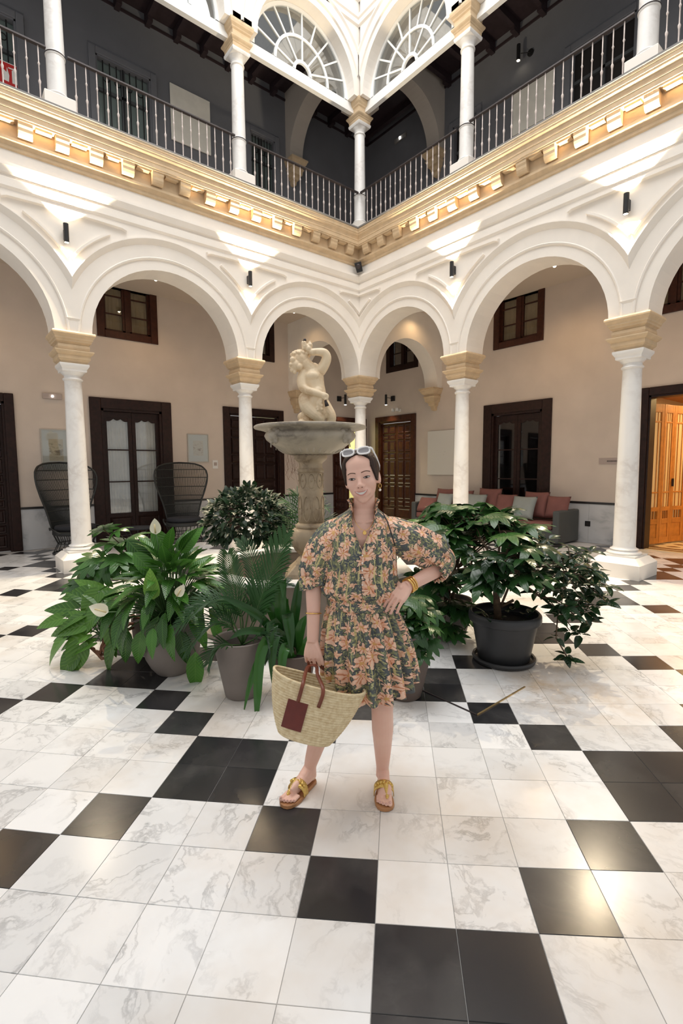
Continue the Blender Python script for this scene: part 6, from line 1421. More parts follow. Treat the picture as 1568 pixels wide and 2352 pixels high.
def straw():
    m, nt, N, L, P = nodes_of('straw'); tc = N.new('ShaderNodeTexCoord'); mp = N.new('ShaderNodeMapping'); mp.inputs['Scale'].default_value = (60, 60, 60); L.new(tc.outputs['Object'], mp.inputs['Vector']); nz = N.new('ShaderNodeTexNoise'); nz.inputs['Scale'].default_value = 1; nz.inputs['Detail'].default_value = 4; L.new(mp.outputs[0], nz.inputs['Vector'])
    rp = N.new('ShaderNodeValToRGB'); rp.color_ramp.elements[0].position = .3; rp.color_ramp.elements[1].position = .7; rp.color_ramp.elements[0].color = (.60, .46, .26, 1); rp.color_ramp.elements[1].color = (.80, .68, .45, 1); L.new(nz.outputs['Fac'], rp.inputs['Fac']); L.new(rp.outputs['Color'], P.inputs['Base Color']); P.inputs['Roughness'].default_value = .7
    bp = N.new('ShaderNodeBump'); bp.inputs['Strength'].default_value = .6; bp.inputs['Distance'].default_value = .004; L.new(nz.outputs['Fac'], bp.inputs['Height']); L.new(bp.outputs['Normal'], P.inputs['Normal'])
straw()
WR = (6.302, 7.034, 0.0)
wm = thing('person', 'smiling woman in a floral dress, hand on hip, carrying a straw bag', 'person', WR, VR)
body = MB()
def chain(mb, pts, rads, n=16, sub=4):
    """smooth tapered limb through pts"""
    P_ = [Vector(p) for p in pts]; out = []; rr = []
    for k in range(len(P_) - 1):
        a = P_[max(k - 1, 0)]; b = P_[k]; c = P_[k + 1]; d = P_[min(k + 2, len(P_) - 1)]
        for q in range(sub):
            f = q / sub; out.append(tuple(.5 * ((2 * b) + (c - a) * f + (2 * a - 5 * b + 4 * c - d) * f ** 2 + (3 * b - a - 3 * c + d) * f ** 3))); r0, r1 = rads[k], rads[k + 1]
            if isinstance(r0, (int, float)): r0 = (r0, r0)
            if isinstance(r1, (int, float)): r1 = (r1, r1)
            rr.append((r0[0] * (1 - f) + r1[0] * f, r0[1] * (1 - f) + r1[1] * f))
    out.append(tuple(P_[-1])); r1 = rads[-1]; rr.append((r1, r1) if isinstance(r1, (int, float)) else r1)
    mb.tube(out, rr, n, up=(0, -1, 0.001))
def capsule(mb, a, b, r0, r1, n=10):
    chain(mb, [a, b], [r0, r1], n, 2); mb.sphere(a, r0, n, 8); mb.sphere(b, r1, n, 8)
def ring_body(mb, rings, n=36):
    rows = []
    for (cx, cy, z, a, b) in rings: rows.append([(cx + a * math.cos(t), cy + b * math.sin(t), z) for t in [2 * PI * i / n for i in range(n)]])
    mb.grid(rows, closed=True); k = len(mb.v)
    mb.f.append(tuple(range(k - n * len(rows) + n - 1, k - n * len(rows) - 1, -1))); mb.f.append(tuple(range(k - n, k)))
# torso, neck
ring_body(body, [(.075, .03, .80, .10, .08), (.07, .03, .86, .135, .10), (.055, .03, .93, .13, .092), (.040, .03, 1.0, .115, .08), (.037, .025, 1.10, .125, .088), (.037, .02, 1.20, .135, .098), (.040, .02, 1.28, .138, .090), (.044, .025, 1.325, .118, .074), (.047, .03, 1.355, .088, .062), (.050, .035, 1.385, .064, .054), (.053, .035, 1.41, .055, .050)])
chain(body, [(.052, .040, 1.37), (.055, .034, 1.42), (.056, .026, 1.46), (.052, .028, 1.50)], [(.054, .062), (.049, .051), (.048, .049), (.05, .05)], 24)
for s in (-1, 1): capsule(body, (.05 + s * .012, -.030 + .0, 1.352), (.05 + s * .075, -.012, 1.358), .008, .008)      # collar bones
# arms
SL, EL, WL = (-.100, .03, 1.290), (-.178, .02, 1.085), (-.190, -.045, .795)
chain(body, [(-.05, .03, 1.30), SL, (-.148, .03, 1.20), EL, (-.186, .0, 1.02), (-.186, -.025, .92), WL], [.045, .048, .042, .036, .037, .031, (.023, .027)], 18)
SR, ER, WRr = (.190, .03, 1.290), (.452, .07, 1.135), (.243, -.075, 1.062)
chain(body, [(.13, .03, 1.30), SR, (.32, .05, 1.225), (.43, .068, 1.155)], [.045, .048, .043, .037], 18)
body.sphere((.447, .066, 1.138), .037, 14, 10)
chain(body, [(.447, .066, 1.138), (.40, .03, 1.118), (.32, -.025, 1.09), WRr], [.036, .037, .032, (.022, .026)], 18)
# hands
nails = MB()
def hand(wrist, fwd, side, back, curls, spread, thumb_dir, thumb_bend, L=1.0, nail=True):
    w_, f_, s_, b_ = Vector(wrist), Vector(fwd).normalized(), Vector(side).normalized(), Vector(back).normalized()
    s_ = (s_ - f_ * s_.dot(f_)).normalized(); b_ = f_.cross(s_) * (1 if f_.cross(s_).dot(b_) > 0 else -1)
    # palm: five metacarpal rods fanned out make one plate
    for k, u in enumerate((-1, -.5, 0, .5, 1)): chain(body, [tuple(w_ + s_ * u * .014 - f_ * .012), tuple(w_ + f_ * .04 * L + s_ * u * .026 + b_ * .002 * (1 - u * u)), tuple(w_ + f_ * (.082 - .006 * abs(u)) * L + s_ * u * .030)], [(.013, .013), (.0125, .0125), (.0105, .0105)], 10)
    lens = ((.040, .026, .020), (.044, .029, .021), (.041, .027, .021), (.032, .020, .018))
    for k in range(4):
        u = 1 - k * .6667; base = w_ + f_ * (.084 - .006 * abs(u)) * L + s_ * u * .030; d = (f_ + s_ * u * spread).normalized(); p = base; a = 0; r0 = .0088 - .0006 * (k == 3)
        for j in range(3):
            a += R(curls[k][j]); dd = d * math.cos(a) - b_ * math.sin(a); q = p + dd * lens[k][j] * L; capsule(body, tuple(p), tuple(q), r0 * (1 - .07 * j), r0 * (1 - .07 * (j + 1))); 
            if j == 2 and nail:
                nb = d * math.sin(a) + b_ * math.cos(a); c = p + (q - p) * .8 + nb * r0 * .80; nails.sphere(tuple(c), .0055, 8, 6, 1, 1, 1)
            p = q
    tb = w_ + f_ * .020 * L + s_ * .022; td = Vector(thumb_dir).normalized(); m1 = tb + td * .040 * L; td2 = (td + Vector(thumb_bend)).normalized(); m2 = m1 + td2 * .032 * L; m3 = m2 + (td2 + Vector(thumb_bend) * .4).normalized() * .024 * L
    capsule(body, tuple(tb - td * .01), tuple(m1), .015, .0115); capsule(body, tuple(m1), tuple(m2), .0108, .0098); capsule(body, tuple(m2), tuple(m3), .0096, .0078)
# hand closed on the bag handles: back of the hand to the camera and left, fingers down and curled away
hand(WL, (-.06, -.14, -1), (1, -.35, 0), (-.35, -1, .1), ((30, 80, 60), (28, 82, 62), (30, 82, 62), (36, 80, 60)), .10, (.42, -.25, -1), (-.10, .25, .0), .93)
# hand on the hip: fingers spread forward over the belt, thumb behind
hand(WRr, (-.66, -.30, -.66), (-.25, .62, .75), (.30, -.75, .60), ((22, 18, 14), (20, 18, 14), (20, 18, 14), (24, 20, 14)), .07, (-.2, .7, .2), (-.2, .1, -.3), .86)
# legs
chain(body, [(.125, .03, .88), (.132, .015, .66), (.138, -.012, .50), (.138, -.012, .44), (.143, .025, .33), (.146, .052, .20), (.147, .072, .105), (.147, .075, .055)], [.082, .070, .055, .052, .0525, .041, .0315, .033], 22)
body.sphere((.138, -.030, .462), .036, 14, 10)
chain(body, [(.005, .04, .88), (-.06, .03, .66), (-.112, .015, .50), (-.122, .018, .44), (-.158, .050, .32), (-.192, .070, .20), (-.217, .088, .105), (-.22, .090, .055)], [.082, .070, .055, .052, .0525, .041, .0315, .033], 22)
body.sphere((-.118, -.005, .462), .036, 14, 10)
# feet and sandals
def foot(heel, toe, flip):
    h, t_ = Vector((*heel, 0)), Vector((*toe, 0)); d = (t_ - h); ln = d.length; d.normalize(); s = Vector((-d.y, d.x, 0)) * flip      # s points to the big-toe side
    def pt(u, v, z): q = h + d * (u * ln) + s * v; return (q.x, q.y, z)
    base = .020
    chain(body, [pt(.08, 0, base + .026), pt(.25, 0, base + .030), pt(.42, .004, base + .033), pt(.58, .004, base + .026), pt(.70, .002, base + .017), pt(.76, .002, base + .013)], [(.026, .028), (.030, .029), (.032, .031), (.024, .037), (.0155, .040), (.012, .036)], 18)
    body.sphere(pt(.09, 0, base + .024), .029, 14, 10)
    chain(body, [pt(.18, 0, .085), pt(.34, .002, .066), pt(.50, .004, .050)], [.030, .029, .020], 14)
    for k, (v, e, r) in enumerate(((.027, .955, .0125), (.009, .95, .0088), (-.006, .925, .0083), (-.019, .89, .008), (-.031, .85, .0078))):
        capsule(body, pt(.70, v * .95, base + r * .95), pt(e, v, base + r * .8), r, r * .92); nails.sphere(pt(e + .012, v, base + r * 1.55), r * .55, 8, 6)
    # sandal
    name = 'sandal'
    out = [(-.01, 0), (.0, .018), (.05, .030), (.2, .033), (.4, .032), (.55, .038), (.7, .046), (.85, .048), (.95, .040), (1.02, .020), (1.03, .0), (1.01, -.018), (.95, -.032), (.85, -.042), (.7, -.046), (.55, -.042), (.4, -.034), (.2, -.032), (.05, -.029), (.0, -.018)]
    m = MB(); n = len(out); vs = [pt(u, v, .001) for u, v in out] + [pt(u, v, .015) for u, v in out] + [pt(.5 + (u - .5) * .985, v * .94, .0185) for u, v in out]
    m.add(vs, [tuple(range(n - 1, -1, -1)), tuple(range(2 * n, 3 * n))] + [(i, (i + 1) % n, n + (i + 1) % n, n + i) for i in range(n)] + [(n + i, n + (i + 1) % n, 2 * n + (i + 1) % n, 2 * n + i) for i in range(n)])
    sd = thing(name, 'gold thong sandal on the foot %s' % ('turned out to the left, beside the black tile' if flip < 0 else 'planted straight toward the camera'), 'sandal', WR, VR)
    so = m.build('sole', 'sandal_tan', sd, bevel=.002)
    # strap over the instep and thong
    m = MB()
    rows = []
    for u in (.47, .52, .57, .62):
        row = []
        for k in range(13):
            a = PI * k / 12; v = .0475 * math.cos(a); z = .016 + .066 * (1 - (u - .47) * 1.9) * math.sin(a) ** .55; row.append(pt(u + .02 * math.sin(a), v, z))
        rows.append(row)
    m.grid(rows); m.build('strap', 'gold_leather', sd, smooth=True, solid=.004)
    m = MB(); 
    for k in range(9): q = k / 8; m.sphere(pt(.60 + .20 * q, .010 + .006 * q, .070 - .034 * q), .013 - .004 * q, 8, 6)
    m.build('thong', 'gold_leather', sd, smooth=True)
    m = MB()
    for k in range(7): a = PI * (.2 + .6 * k / 6); m.sphere(pt(.555, .0475 * math.cos(a), .019 + .058 * math.sin(a) ** .55), .0085, 8, 6)
    m.build('strap_studs', 'gold_leather', sd, smooth=True)
foot((.153, .112), (.141, -.110), 1)      # picture right (her left) foot, big toe on the picture's left -> s
foot((-.205, .118), (-.330, -.085), -1)
# ------------------------------------------------ head: signed-distance modelling, sampled along rays
def sm(a, b, k): h = np.clip(.5 + .5 * (b - a) / k, 0, 1); return b * (1 - h) + a * h - k * h * (1 - h)
def ell(p, c, r): q = (p - np.array(c)) / np.array(r); k0 = np.linalg.norm(q, axis=-1); k1 = np.linalg.norm(q / np.array(r), axis=-1); return k0 * (k0 - 1) / np.maximum(k1, 1e-6)
def cap_(p, a, b, ra, rb): a, b = np.array(a), np.array(b); ab = b - a; t_ = np.clip(((p - a) @ ab) / (ab @ ab), 0, 1); return np.linalg.norm(p - a - t_[..., None] * ab, axis=-1) - (ra + (rb - ra) * t_)
def head_sdf(p, ears=True):
    px = p * np.array([-1, 1, 1])
    d = ell(p, (0, .020, .045), (.078, .094, .080))
    d = sm(d, ell(p, (0, -.030, .050), (.066, .058, .056)), .03)
    d = sm(d, ell(p, (0, -.034, -.012), (.066, .058, .066)), .03)
    d = sm(d, ell(p, (0, -.034, -.062), (.046, .052, .040)), .03)
    d = sm(d, ell(p, (0, -.074, -.091), (.018, .016, .014)), .022)
    for q in (p, px):
        d = sm(d, ell(q, (.037, -.068, -.022), (.023, .021, .021)), .018)
        d = sm(d, cap_(q, (.012, -.083, .030), (.046, -.070, .030), .008, .006), .014)
        d = -sm(-d, ell(q, (.0325, -.101, .008), (.018, .014, .012)), .012)
        d = sm(d, ell(q, (.0325, -.0775, .006), (.0155, .0125, .0115)), .005)
        d = sm(d, ell(q, (.0118, -.100, -.0285), (.0082, .0090, .0072)), .005)
        if ears:
            d = sm(d, ell(q, (.0745, .004, -.008), (.009, .018, .031)), .006); d = -sm(-d, ell(q, (.085, -.004, -.004), (.006, .009, .016)), .004)
        d = sm(d, cap_(q, (.010, -.094, -.040), (.034, -.082, -.058), .004, .004), .012)
    d = sm(d, cap_(p, (0, -.086, .020), (0, -.1065, -.020), .0080, .0100), .010)
    d = sm(d, ell(p, (0, -.1085, -.0235), (.0120, .0110, .0098)), .006)
    d = sm(d, ell(p, (0, -.0865, -.058), (.030, .016, .020)), .016)
    d = sm(d, ell(p, (0, -.0975, -.0505), (.024, .0065, .0055)), .005)
    d = sm(d, ell(p, (0, -.0955, -.0665), (.021, .0068, .0060)), .005)
    d = -sm(-d, ell(p, (0, -.1030, -.0580), (.022, .007, .0042)), .004)
    return d
def march(o, d, t0, n=70):
    t_ = np.full(len(d), t0)
    for _ in range(n): t_ = t_ - head_sdf(o + d * t_[:, None]) * -1.0 * -.7 if False else t_ - np.clip(head_sdf(o + d * t_[:, None]), -.02, .02) * .75 * np.sign(1)
    return t_
NU, NV = 128, 96
th_ = np.linspace(0, 2 * PI, NU, endpoint=False); ph_ = np.linspace(-PI / 2, PI / 2, NV + 1)
TH, PH = np.meshgrid(th_, ph_); dirs = np.stack([np.cos(PH) * np.cos(TH), np.cos(PH) * np.sin(TH), np.sin(PH)], -1).reshape(-1, 3)
O_ = np.array([0, -.02, -.005]); tt = np.full(len(dirs), .10)
for _ in range(45): tt -= np.clip(head_sdf(O_ + dirs * tt[:, None]), -.03, .03) * .6
HP = (O_ + dirs * tt[:, None])
HM = Matrix.Translation((.046, .030, 1.556)) @ Matrix.Rotation(R(-9.5), 4, 'Y') @ Matrix.Rotation(R(-10), 4, 'Z') @ Matrix.Rotation(R(2), 4, 'X') @ Matrix.Scale(1.035, 4)
def H(p): return tuple(HM @ Vector(p))
vs = [H(p) for p in HP]; fs = [(k * NU + i, k * NU + (i + 1) % NU, (k + 1) * NU + (i + 1) % NU, (k + 1) * NU + i) for k in range(NV) for i in range(NU)]
body.add(vs, fs)
bo = blob('body', body, 'skin', wm, .0028, 3, .45)
o = nails.build('nails', 'nail', wm, smooth=True); o['kind'] = 'stuff'
def face_y(xs, zs, off):
    p = np.stack([np.asarray(xs, float), np.full(len(xs), -.125), np.asarray(zs, float)], -1)
    for _ in range(90): p[:, 1] += np.clip(head_sdf(p), -.02, .02) * .7
    p[:, 1] -= off; return p
def patch(name, mat, x0, x1, zu, zl, n=16, m_=4, off=.0012, parent=wm):
    rows = []
    for j in range(m_ + 1):
        xs = [x0 + (x1 - x0) * i / n for i in range(n + 1)]; zs = [zl(i / n) + (zu(i / n) - zl(i / n)) * j / m_ for i in range(n + 1)]; rows.append([H(p) for p in face_y(xs, zs, off)])
    mb = MB(); mb.grid(rows); return mb.build(name, mat, parent, smooth=True, recalc=False, solid=.0012)
arc = lambda u: math.sin(PI * u)
for s in (-1, 1):
    c = .0325 * s
    e0, e1 = (c - .0140, c + .0140)
    tilt = (lambda u: (u - .5) * .002 * s)
    patch('eye_white', 'eye_white', e0, e1, lambda u: .0062 + .0042 * arc(u) ** .8 + tilt(u), lambda u: .0062 - .0036 * arc(u) ** .8 + tilt(u), off=.0010)
    patch('iris', 'iris', c - .0052 - .001, c + .0052 - .001, lambda u: .0062 + .0040 * arc(u) ** .5, lambda u: .0062 - .0036 * arc(u) ** .5, off=.0018)
    patch('lash', 'lash', e0 - .001, e1 + .001, lambda u: .0078 + .0046 * arc(u) ** .8 + tilt(u), lambda u: .0062 + .0040 * arc(u) ** .8 + tilt(u), off=.0022, m_=2)
    patch('lash', 'lash', e0, e1, lambda u: .0062 - .0034 * arc(u) ** .8 + tilt(u), lambda u: .0056 - .0038 * arc(u) ** .8 + tilt(u), off=.0016, m_=2)
    b0, b1 = (.013, .050) if s > 0 else (-.050, -.013)
    up = (lambda u: u) if s > 0 else (lambda u: 1 - u)
    patch('eyebrow', 'brow', b0, b1, lambda u: .0275 + .0075 * math.sin(PI * (.15 + .65 * up(u))) - .006 * max(0, up(u) - .6), lambda u: .0235 + .0085 * math.sin(PI * (.15 + .65 * up(u))) - .006 * max(0, up(u) - .6), off=.0008, m_=2)
    patch('nostril_shade', 'nostril_shade', s * .0085 - .0035, s * .0085 + .0035, lambda u: -.0325 + .0018 * arc(u), lambda u: -.0325 - .0016 * arc(u), off=.0006, m_=2, n=8)  # dark spots paint the shade inside the nostrils
smile = lambda u: .0085 * (2 * u - 1) ** 2
patch('teeth', 'teeth', -.0255, .0255, lambda u: -.0545 + smile(u) + .0012 * arc(u), lambda u: -.0550 + smile(u) - .0088 * arc(u) ** .7, off=.0030)
patch('lip', 'lips', -.0285, .0285, lambda u: -.0540 + smile(u) + .0042 * arc(u) ** .7 - .0012 * math.exp(-((u - .5) / .07) ** 2), lambda u: -.0550 + smile(u) + .0012 * arc(u), off=.0030)
patch('lip', 'lips', -.0285, .0285, lambda u: -.0555 + smile(u) - .0084 * arc(u) ** .7, lambda u: -.0562 + smile(u) - .0132 * arc(u) ** .7, off=.0030)
# hair: an outer shell over the skull, open at the face
hp = []; 
def hair_r(p): return ell(p, (0, .022, .047), (.083, .100, .083))
NU2, NV2 = 224, 168; TH2, PH2 = np.meshgrid(np.linspace(0, 2 * PI, NU2, endpoint=False), np.linspace(-PI / 2, PI / 2, NV2 + 1)); dirs2 = np.stack([np.cos(PH2) * np.cos(TH2), np.cos(PH2) * np.sin(TH2), np.sin(PH2)], -1).reshape(-1, 3); fs2 = [(k * NU2 + i, k * NU2 + (i + 1) % NU2, (k + 1) * NU2 + (i + 1) % NU2, (k + 1) * NU2 + i) for k in range(NV2) for i in range(NU2)]
tt2 = np.full(len(dirs2), .10)
def hair_mask(p):
    x, y, z = np.abs(p[..., 0]), p[..., 1], p[..., 2]
    front = z - (.103 - 10.0 * x * x - 90 * np.clip(x - .045, 0, 1) ** 2)
    side = y - np.interp(z, (-.10, -.045, .006, .020, .045, .075, .11), (.026, .030, .026, -.014, -.030, -.045, -.06))
    side = np.where(x > .030, side, side - .03)
    return np.maximum(front, side)
def hair_sdf(p):
    k = np.clip(hair_mask(p) / .006 + .4, 0, 1); k = k * k * (3 - 2 * k)
    d = head_sdf(p, False) - (.0115 * k - .0045)
    d = sm(d, ell(p, (0, .056, -.018), (.056, .062, .062)), .012)
    part = np.exp(-(p[..., 0] / .006) ** 2) * np.clip((.06 - p[..., 1]) * 20, 0, 1) * .0022
    wave = .0005 * np.sin(p[..., 0] * 380 + p[..., 1] * 150) * np.clip(p[..., 2] * 30, 0, 1)
    return d + part + wave * k
for _ in range(40): tt2 -= np.clip(hair_sdf(O_ + dirs2 * tt2[:, None]), -.03, .03) * .6
HPp = O_ + dirs2 * tt2[:, None]
hb = MB(); hb.add([H(p) for p in HPp], fs2); ho = hb.build('hair', 'hair', wm, smooth=True)
m = MB()
for k in range(9):      # low ponytail falling behind the neck
    a = 2 * PI * k / 9; r_ = .012
    m.tube([H((r_ * math.cos(a) * .8, .095, -.06 + r_ * math.sin(a))), H((-.018 + r_ * math.cos(a), .098, -.095)), H((-.040 + r_ * 1.2 * math.cos(a), .080 + r_ * math.sin(a), -.135)), H((-.052 + r_ * .9 * math.cos(a), .070 + r_ * math.sin(a), -.165)), H((-.046 + r_ * .3 * math.cos(a), .070, -.185))], [.011, .013, .011, .008, .003], 8)
m.sphere(H((0, .095, -.045)), .030, 14, 10); m.build('ponytail', 'hair', wm, smooth=True)
# sunglasses pushed up on the hair
sg = thing('sunglasses', 'white-framed sunglasses pushed up on the woman\'s hair', 'sunglasses', WR, VR)
SGM = HM @ Matrix.Translation((0, -.058, .123)) @ Matrix.Rotation(R(-30), 4, 'X') @ Matrix.Rotation(R(2), 4, 'Y')
def G_(p): return tuple(SGM @ Vector(p))
for s in (-1, 1):
    ring = []
    for k in range(33):
        a = 2 * PI * k / 32; x = .0265 * math.copysign(abs(math.cos(a)) ** .75, math.cos(a)); z = .0165 * math.copysign(abs(math.sin(a)) ** .8, math.sin(a)); ring.append((s * .0345 + x, -.002 + .006 * (abs(s * .0345 + x) / .06) ** 2 * 1.6, z + .004 * (s * x / .0265) * (1 if z > 0 else .3)))
    m = MB(); m.tube([G_(p) for p in ring], .0042, 8, caps=False); m.build('rim', 'sunglass_white', sg, smooth=True)
    m = MB(); m.add([G_(p) for p in ring[:-1]], [tuple(range(32))]); m.build('lens', 'sunglass_lens', sg, solid=.0015)
    m = MB(); m.tube([G_((s * .062, .002, .010)), G_((s * .071, .010, .009)), H((s * .083, -.020, .078)), H((s * .086, .012, .042)), H((s * .080, .030, .020))], [(.0055, .003), (.005, .0025), (.0042, .0022), (.004, .002), (.004, .002)], 8); m.build('temple', 'sunglass_white', sg, smooth=True)
m = MB(); m.tube([G_((-.010, .001, .006)), G_((0, -.002, .009)), G_((.010, .001, .006))], .0038, 8); m.build('bridge', 'sunglass_white', sg, smooth=True)
# jewellery
er = thing('earring', 'gold hoop earring with a hanging pearl on the visible ear', 'earring', WR, VR); ec = Vector(H((.0755, -.004, -.040)))
m = MB(); m.tube([tuple(ec + Vector((.006 * math.sin(a), 0, -.008 + .010 * math.cos(a)))) for a in [2 * PI * k / 16 for k in range(17)]], .0016, 6); m.build('hoop', 'gold', er, smooth=True); m = MB(); m.sphere(tuple(ec + Vector((0, 0, -.027))), .0066, 12, 8); m.build('pearl', 'pearl', er, smooth=True)
# ------------------------------------------------ dress
def uvgrid(name, rows, uvs, mat, parent, closed=False, solid=.003):
    n = len(rows[0]); me = bpy.data.meshes.new(name); v = [p for r in rows for p in r]; f = []; fu = []
    for k in range(len(rows) - 1):
        for i in range(n - 1): f.append((k * n + i, k * n + i + 1, (k + 1) * n + i + 1, (k + 1) * n + i)); fu += [uvs[k][i], uvs[k][i + 1], uvs[k + 1][i + 1], uvs[k + 1][i]]
    me.from_pydata(v, [], f); me.update(); ul = me.uv_layers.new(name='UVMap'); ul.data.foreach_set('uv', [c for q in fu for c in q]); me.materials.append(MAT[mat])
    for p in me.polygons: p.use_smooth = True
    o = bpy.data.objects.new(name, me); link(o, parent)
    if solid: md = o.modifiers.new('solid', 'SOLIDIFY'); md.thickness = solid; md.offset = 0
    return o
def lerp_tab(tab, z):
    if z >= tab[0][0]: return tab[0][1:]
    for a, b in zip(tab, tab[1:]):
        if b[0] <= z <= a[0]:
            f = (a[0] - z) / (a[0] - b[0]); f = f * f * (3 - 2 * f) if False else f
            return tuple(x + (y - x) * f for x, y in zip(a[1:], b[1:]))
    return tab[-1][1:]
TOR = [(1.435, .053, .035, .056, .056), (1.41, .052, .033, .066, .060), (1.392, .050, .030, .090, .066), (1.375, .047, .028, .118, .074), (1.35, .044, .025, .142, .086), (1.30, .040, .020, .158, .104), (1.24, .038, .015, .162, .122), (1.18, .036, .012, .164, .130), (1.10, .036, .012, .166, .130), (1.045, .037, .014, .168, .126), (1.01, .038, .02, .160, .116), (.985, .038, .025, .150, .104)]
dress = thing('dress', 'slate floral dress with peach blossoms, belted, with puffed sleeves', 'dress', WR, VR)
nc, nr = 180, 46; rows = []; uvs = []
for k in range(nr + 1):
    row = []; uvr = []; t_ = k / nr
    for i in range(nc + 1):
        ph = 2 * PI * i / nc; dphi = min(ph, 2 * PI - ph)      # angle from the front opening
        ztop = float(np.interp(math.degrees(dphi), (0, 11, 24, 42, 70, 120, 180), (1.240, 1.325, 1.378, 1.405, 1.420, 1.430, 1.432)))
        gap = .010 * (1 - min(1, t_ * 3))
        z = ztop + (.985 - ztop) * t_; cx, cy, a, b = lerp_tab(TOR, z); ang_ = -PI / 2 - ph
        gat = (1 - abs(2 * t_ - 1.0)) * .25 + t_ ** 2
        pl = (.0062 * math.sin(ph * 31 + 2 * math.sin(ph * 3)) + .0035 * math.sin(ph * 17 + z * 9)) * min(1, .25 + 1.1 * gat)
        ca, sa = math.cos(ang_), math.sin(ang_); ex = .88
        x = cx + (a + pl) * math.copysign(abs(ca) ** ex, ca) + .018 * math.exp(-((z - 1.035) / .04) ** 2) * ca; y = cy + (b + pl) * math.copysign(abs(sa) ** ex, sa) + .016 * math.exp(-((z - 1.03) / .04) ** 2) * sa
        row.append((x, y, z)); uvr.append((ph * .17, z))
    rows.append(row); uvs.append(uvr)
uvgrid('bodice', rows, uvs, 'floral_print', dress)
# ruffled stand collar along the neckline
rows2 = []; uv2 = []
for j in range(4):
    row = []; uvr = []
    for i in range(nc + 1):
        ph = 2 * PI * i / nc; dphi = min(ph, 2 * PI - ph); x, y, z = rows[0][i]; hgt = .030 * min(1, max(0, (dphi - R(10)) / R(34))); ca = math.cos(-PI / 2 - ph); sa = math.sin(-PI / 2 - ph)
        o_ = .004 * math.sin(ph * 46) * j / 3 + .010 * (j / 3) ** 2; row.append((x + ca * o_ + ca * .001, y + sa * o_, z + hgt * j / 3)); uvr.append((ph * .17, z + .01 * j))
    rows2.append(row); uv2.append(uvr)
uvgrid('collar', rows2, uv2, 'floral_print', dress)
# placket with tiny buttons
m = MB()
for k in range(7): z = 1.215 - k * .033; cx, cy, a, b = lerp_tab(TOR, z); m.sphere((cx + .003, cy - b - .006, z), .0042, 8, 6)
m.build('buttons', 'pearl', dress, smooth=True)
# belt
rows = []; uvs = []
for z, o_ in ((1.012, .0), (1.008, .006), (.985, .007), (.962, .007), (.945, .006), (.940, .0)):
    row = []; uvr = []
    for i in range(97):
        ph = 2 * PI * i / 96; row.append((.038 + (.150 + o_ + .004) * math.cos(ph), .025 + (.106 + o_ + .004) * math.sin(ph), z + .004 * math.sin(2 * ph))); uvr.append((ph * .15 + .4, z * 1.3))
    rows.append(row); uvs.append(uvr)
uvgrid('belt', rows, uvs, 'floral_print', dress)
# skirt
rows = []; uvs = []; NC, NR = 240, 34
for k in range(NR + 1):
    t_ = k / NR; row = []; uvr = []
    for i in range(NC + 1):
        ph = 2 * PI * i / NC; ca, sa = math.cos(ph), math.sin(ph)
        hem = .545 + .055 * max(0, ca - .55) * 2.0 + .030 * max(0, -ca - .5) * 2 - .022 * math.exp(-((ph - R(285)) / .5) ** 2) + .010 * math.sin(ph * 5 + 1) + .006 * math.sin(ph * 11)
        z = .950 + (hem - .950) * t_; fl = t_ ** .75
        cx = .038 + .045 * t_; cy = .025 + .012 * t_; a = .152 + .068 * fl + .012 * math.sin(PI * t_); b = .106 + .070 * fl + .012 * math.sin(PI * t_)
        amp = .0065 * (1 - t_) + .023 * t_ ** .8; w1 = math.sin(ph * 19 + 1.3 * math.sin(ph * 2 + 1) + .5 * t_); w2 = math.sin(ph * 41 + 2) * (1 - t_) * .6
        o_ = amp * (math.copysign(abs(w1) ** .75, w1)) + .0065 * w2
        row.append((cx + (a + o_) * ca, cy + (b + o_) * sa, z)); uvr.append((ph * .20 + .13, z))
    rows.append(row); uvs.append(uvr)
uvgrid('skirt', rows, uvs, 'floral_print', dress)
# sleeves
def sleeve(name, pts, rads, cuff_n, seed, squash=1.0, tail=None):
    P_ = [Vector(p) for p in pts]; n = 26; NCs = 72; rows = []; uvs = []; acc = 0; prev = None; up = Vector((0, -1, 0))
    def at(u):
        f = u * (len(P_) - 1); k = min(int(f), len(P_) - 2); f -= k; a = P_[max(k - 1, 0)]; b = P_[k]; c = P_[k + 1]; d = P_[min(k + 2, len(P_) - 1)]
        return .5 * ((2 * b) + (c - a) * f + (2 * a - 5 * b + 4 * c - d) * f ** 2 + (3 * b - a - 3 * c + d) * f ** 3)
    def rad(u):
        f = u * (len(rads) - 1); k = min(int(f), len(rads) - 2); f -= k; f = f * f * (3 - 2 * f); return tuple(rads[k][q] * (1 - f) + rads[k + 1][q] * f for q in (0, 1))
    for k in range(n + 1):
        u = k / n; p = at(u); d = (at(min(1, u + .02)) - at(max(0, u - .02))).normalized(); s = d.cross(up).normalized(); v = s.cross(d); ra, rb = rad(u); acc += (p - prev).length if prev else 0; prev = p; row = []; uvr = []
        for i in range(NCs + 1):
            ph = 2 * PI * i / NCs; g = (.0030 + .0085 * (u ** 2)) * math.sin(ph * cuff_n + seed + 1.2 * math.sin(ph * 2)) + .003 * math.sin(ph * 5 + u * 6 + seed); row.append(tuple(p + s * ((ra + g) * math.cos(ph)) + v * ((rb + g) * math.sin(ph)))); uvr.append((ph * .085 + seed, acc + .3))
        rows.append(row); uvs.append(uvr)
    uvgrid(name, rows, uvs, 'floral_print', dress)
sleeve('sleeve', [(-.040, .025, 1.318), (-.098, .025, 1.274), (-.142, .022, 1.205), (-.172, .018, 1.130), (-.182, .012, 1.075)], [(.060, .072), (.074, .086), (.082, .090), (.076, .080), (.062, .060)], 9, .4)
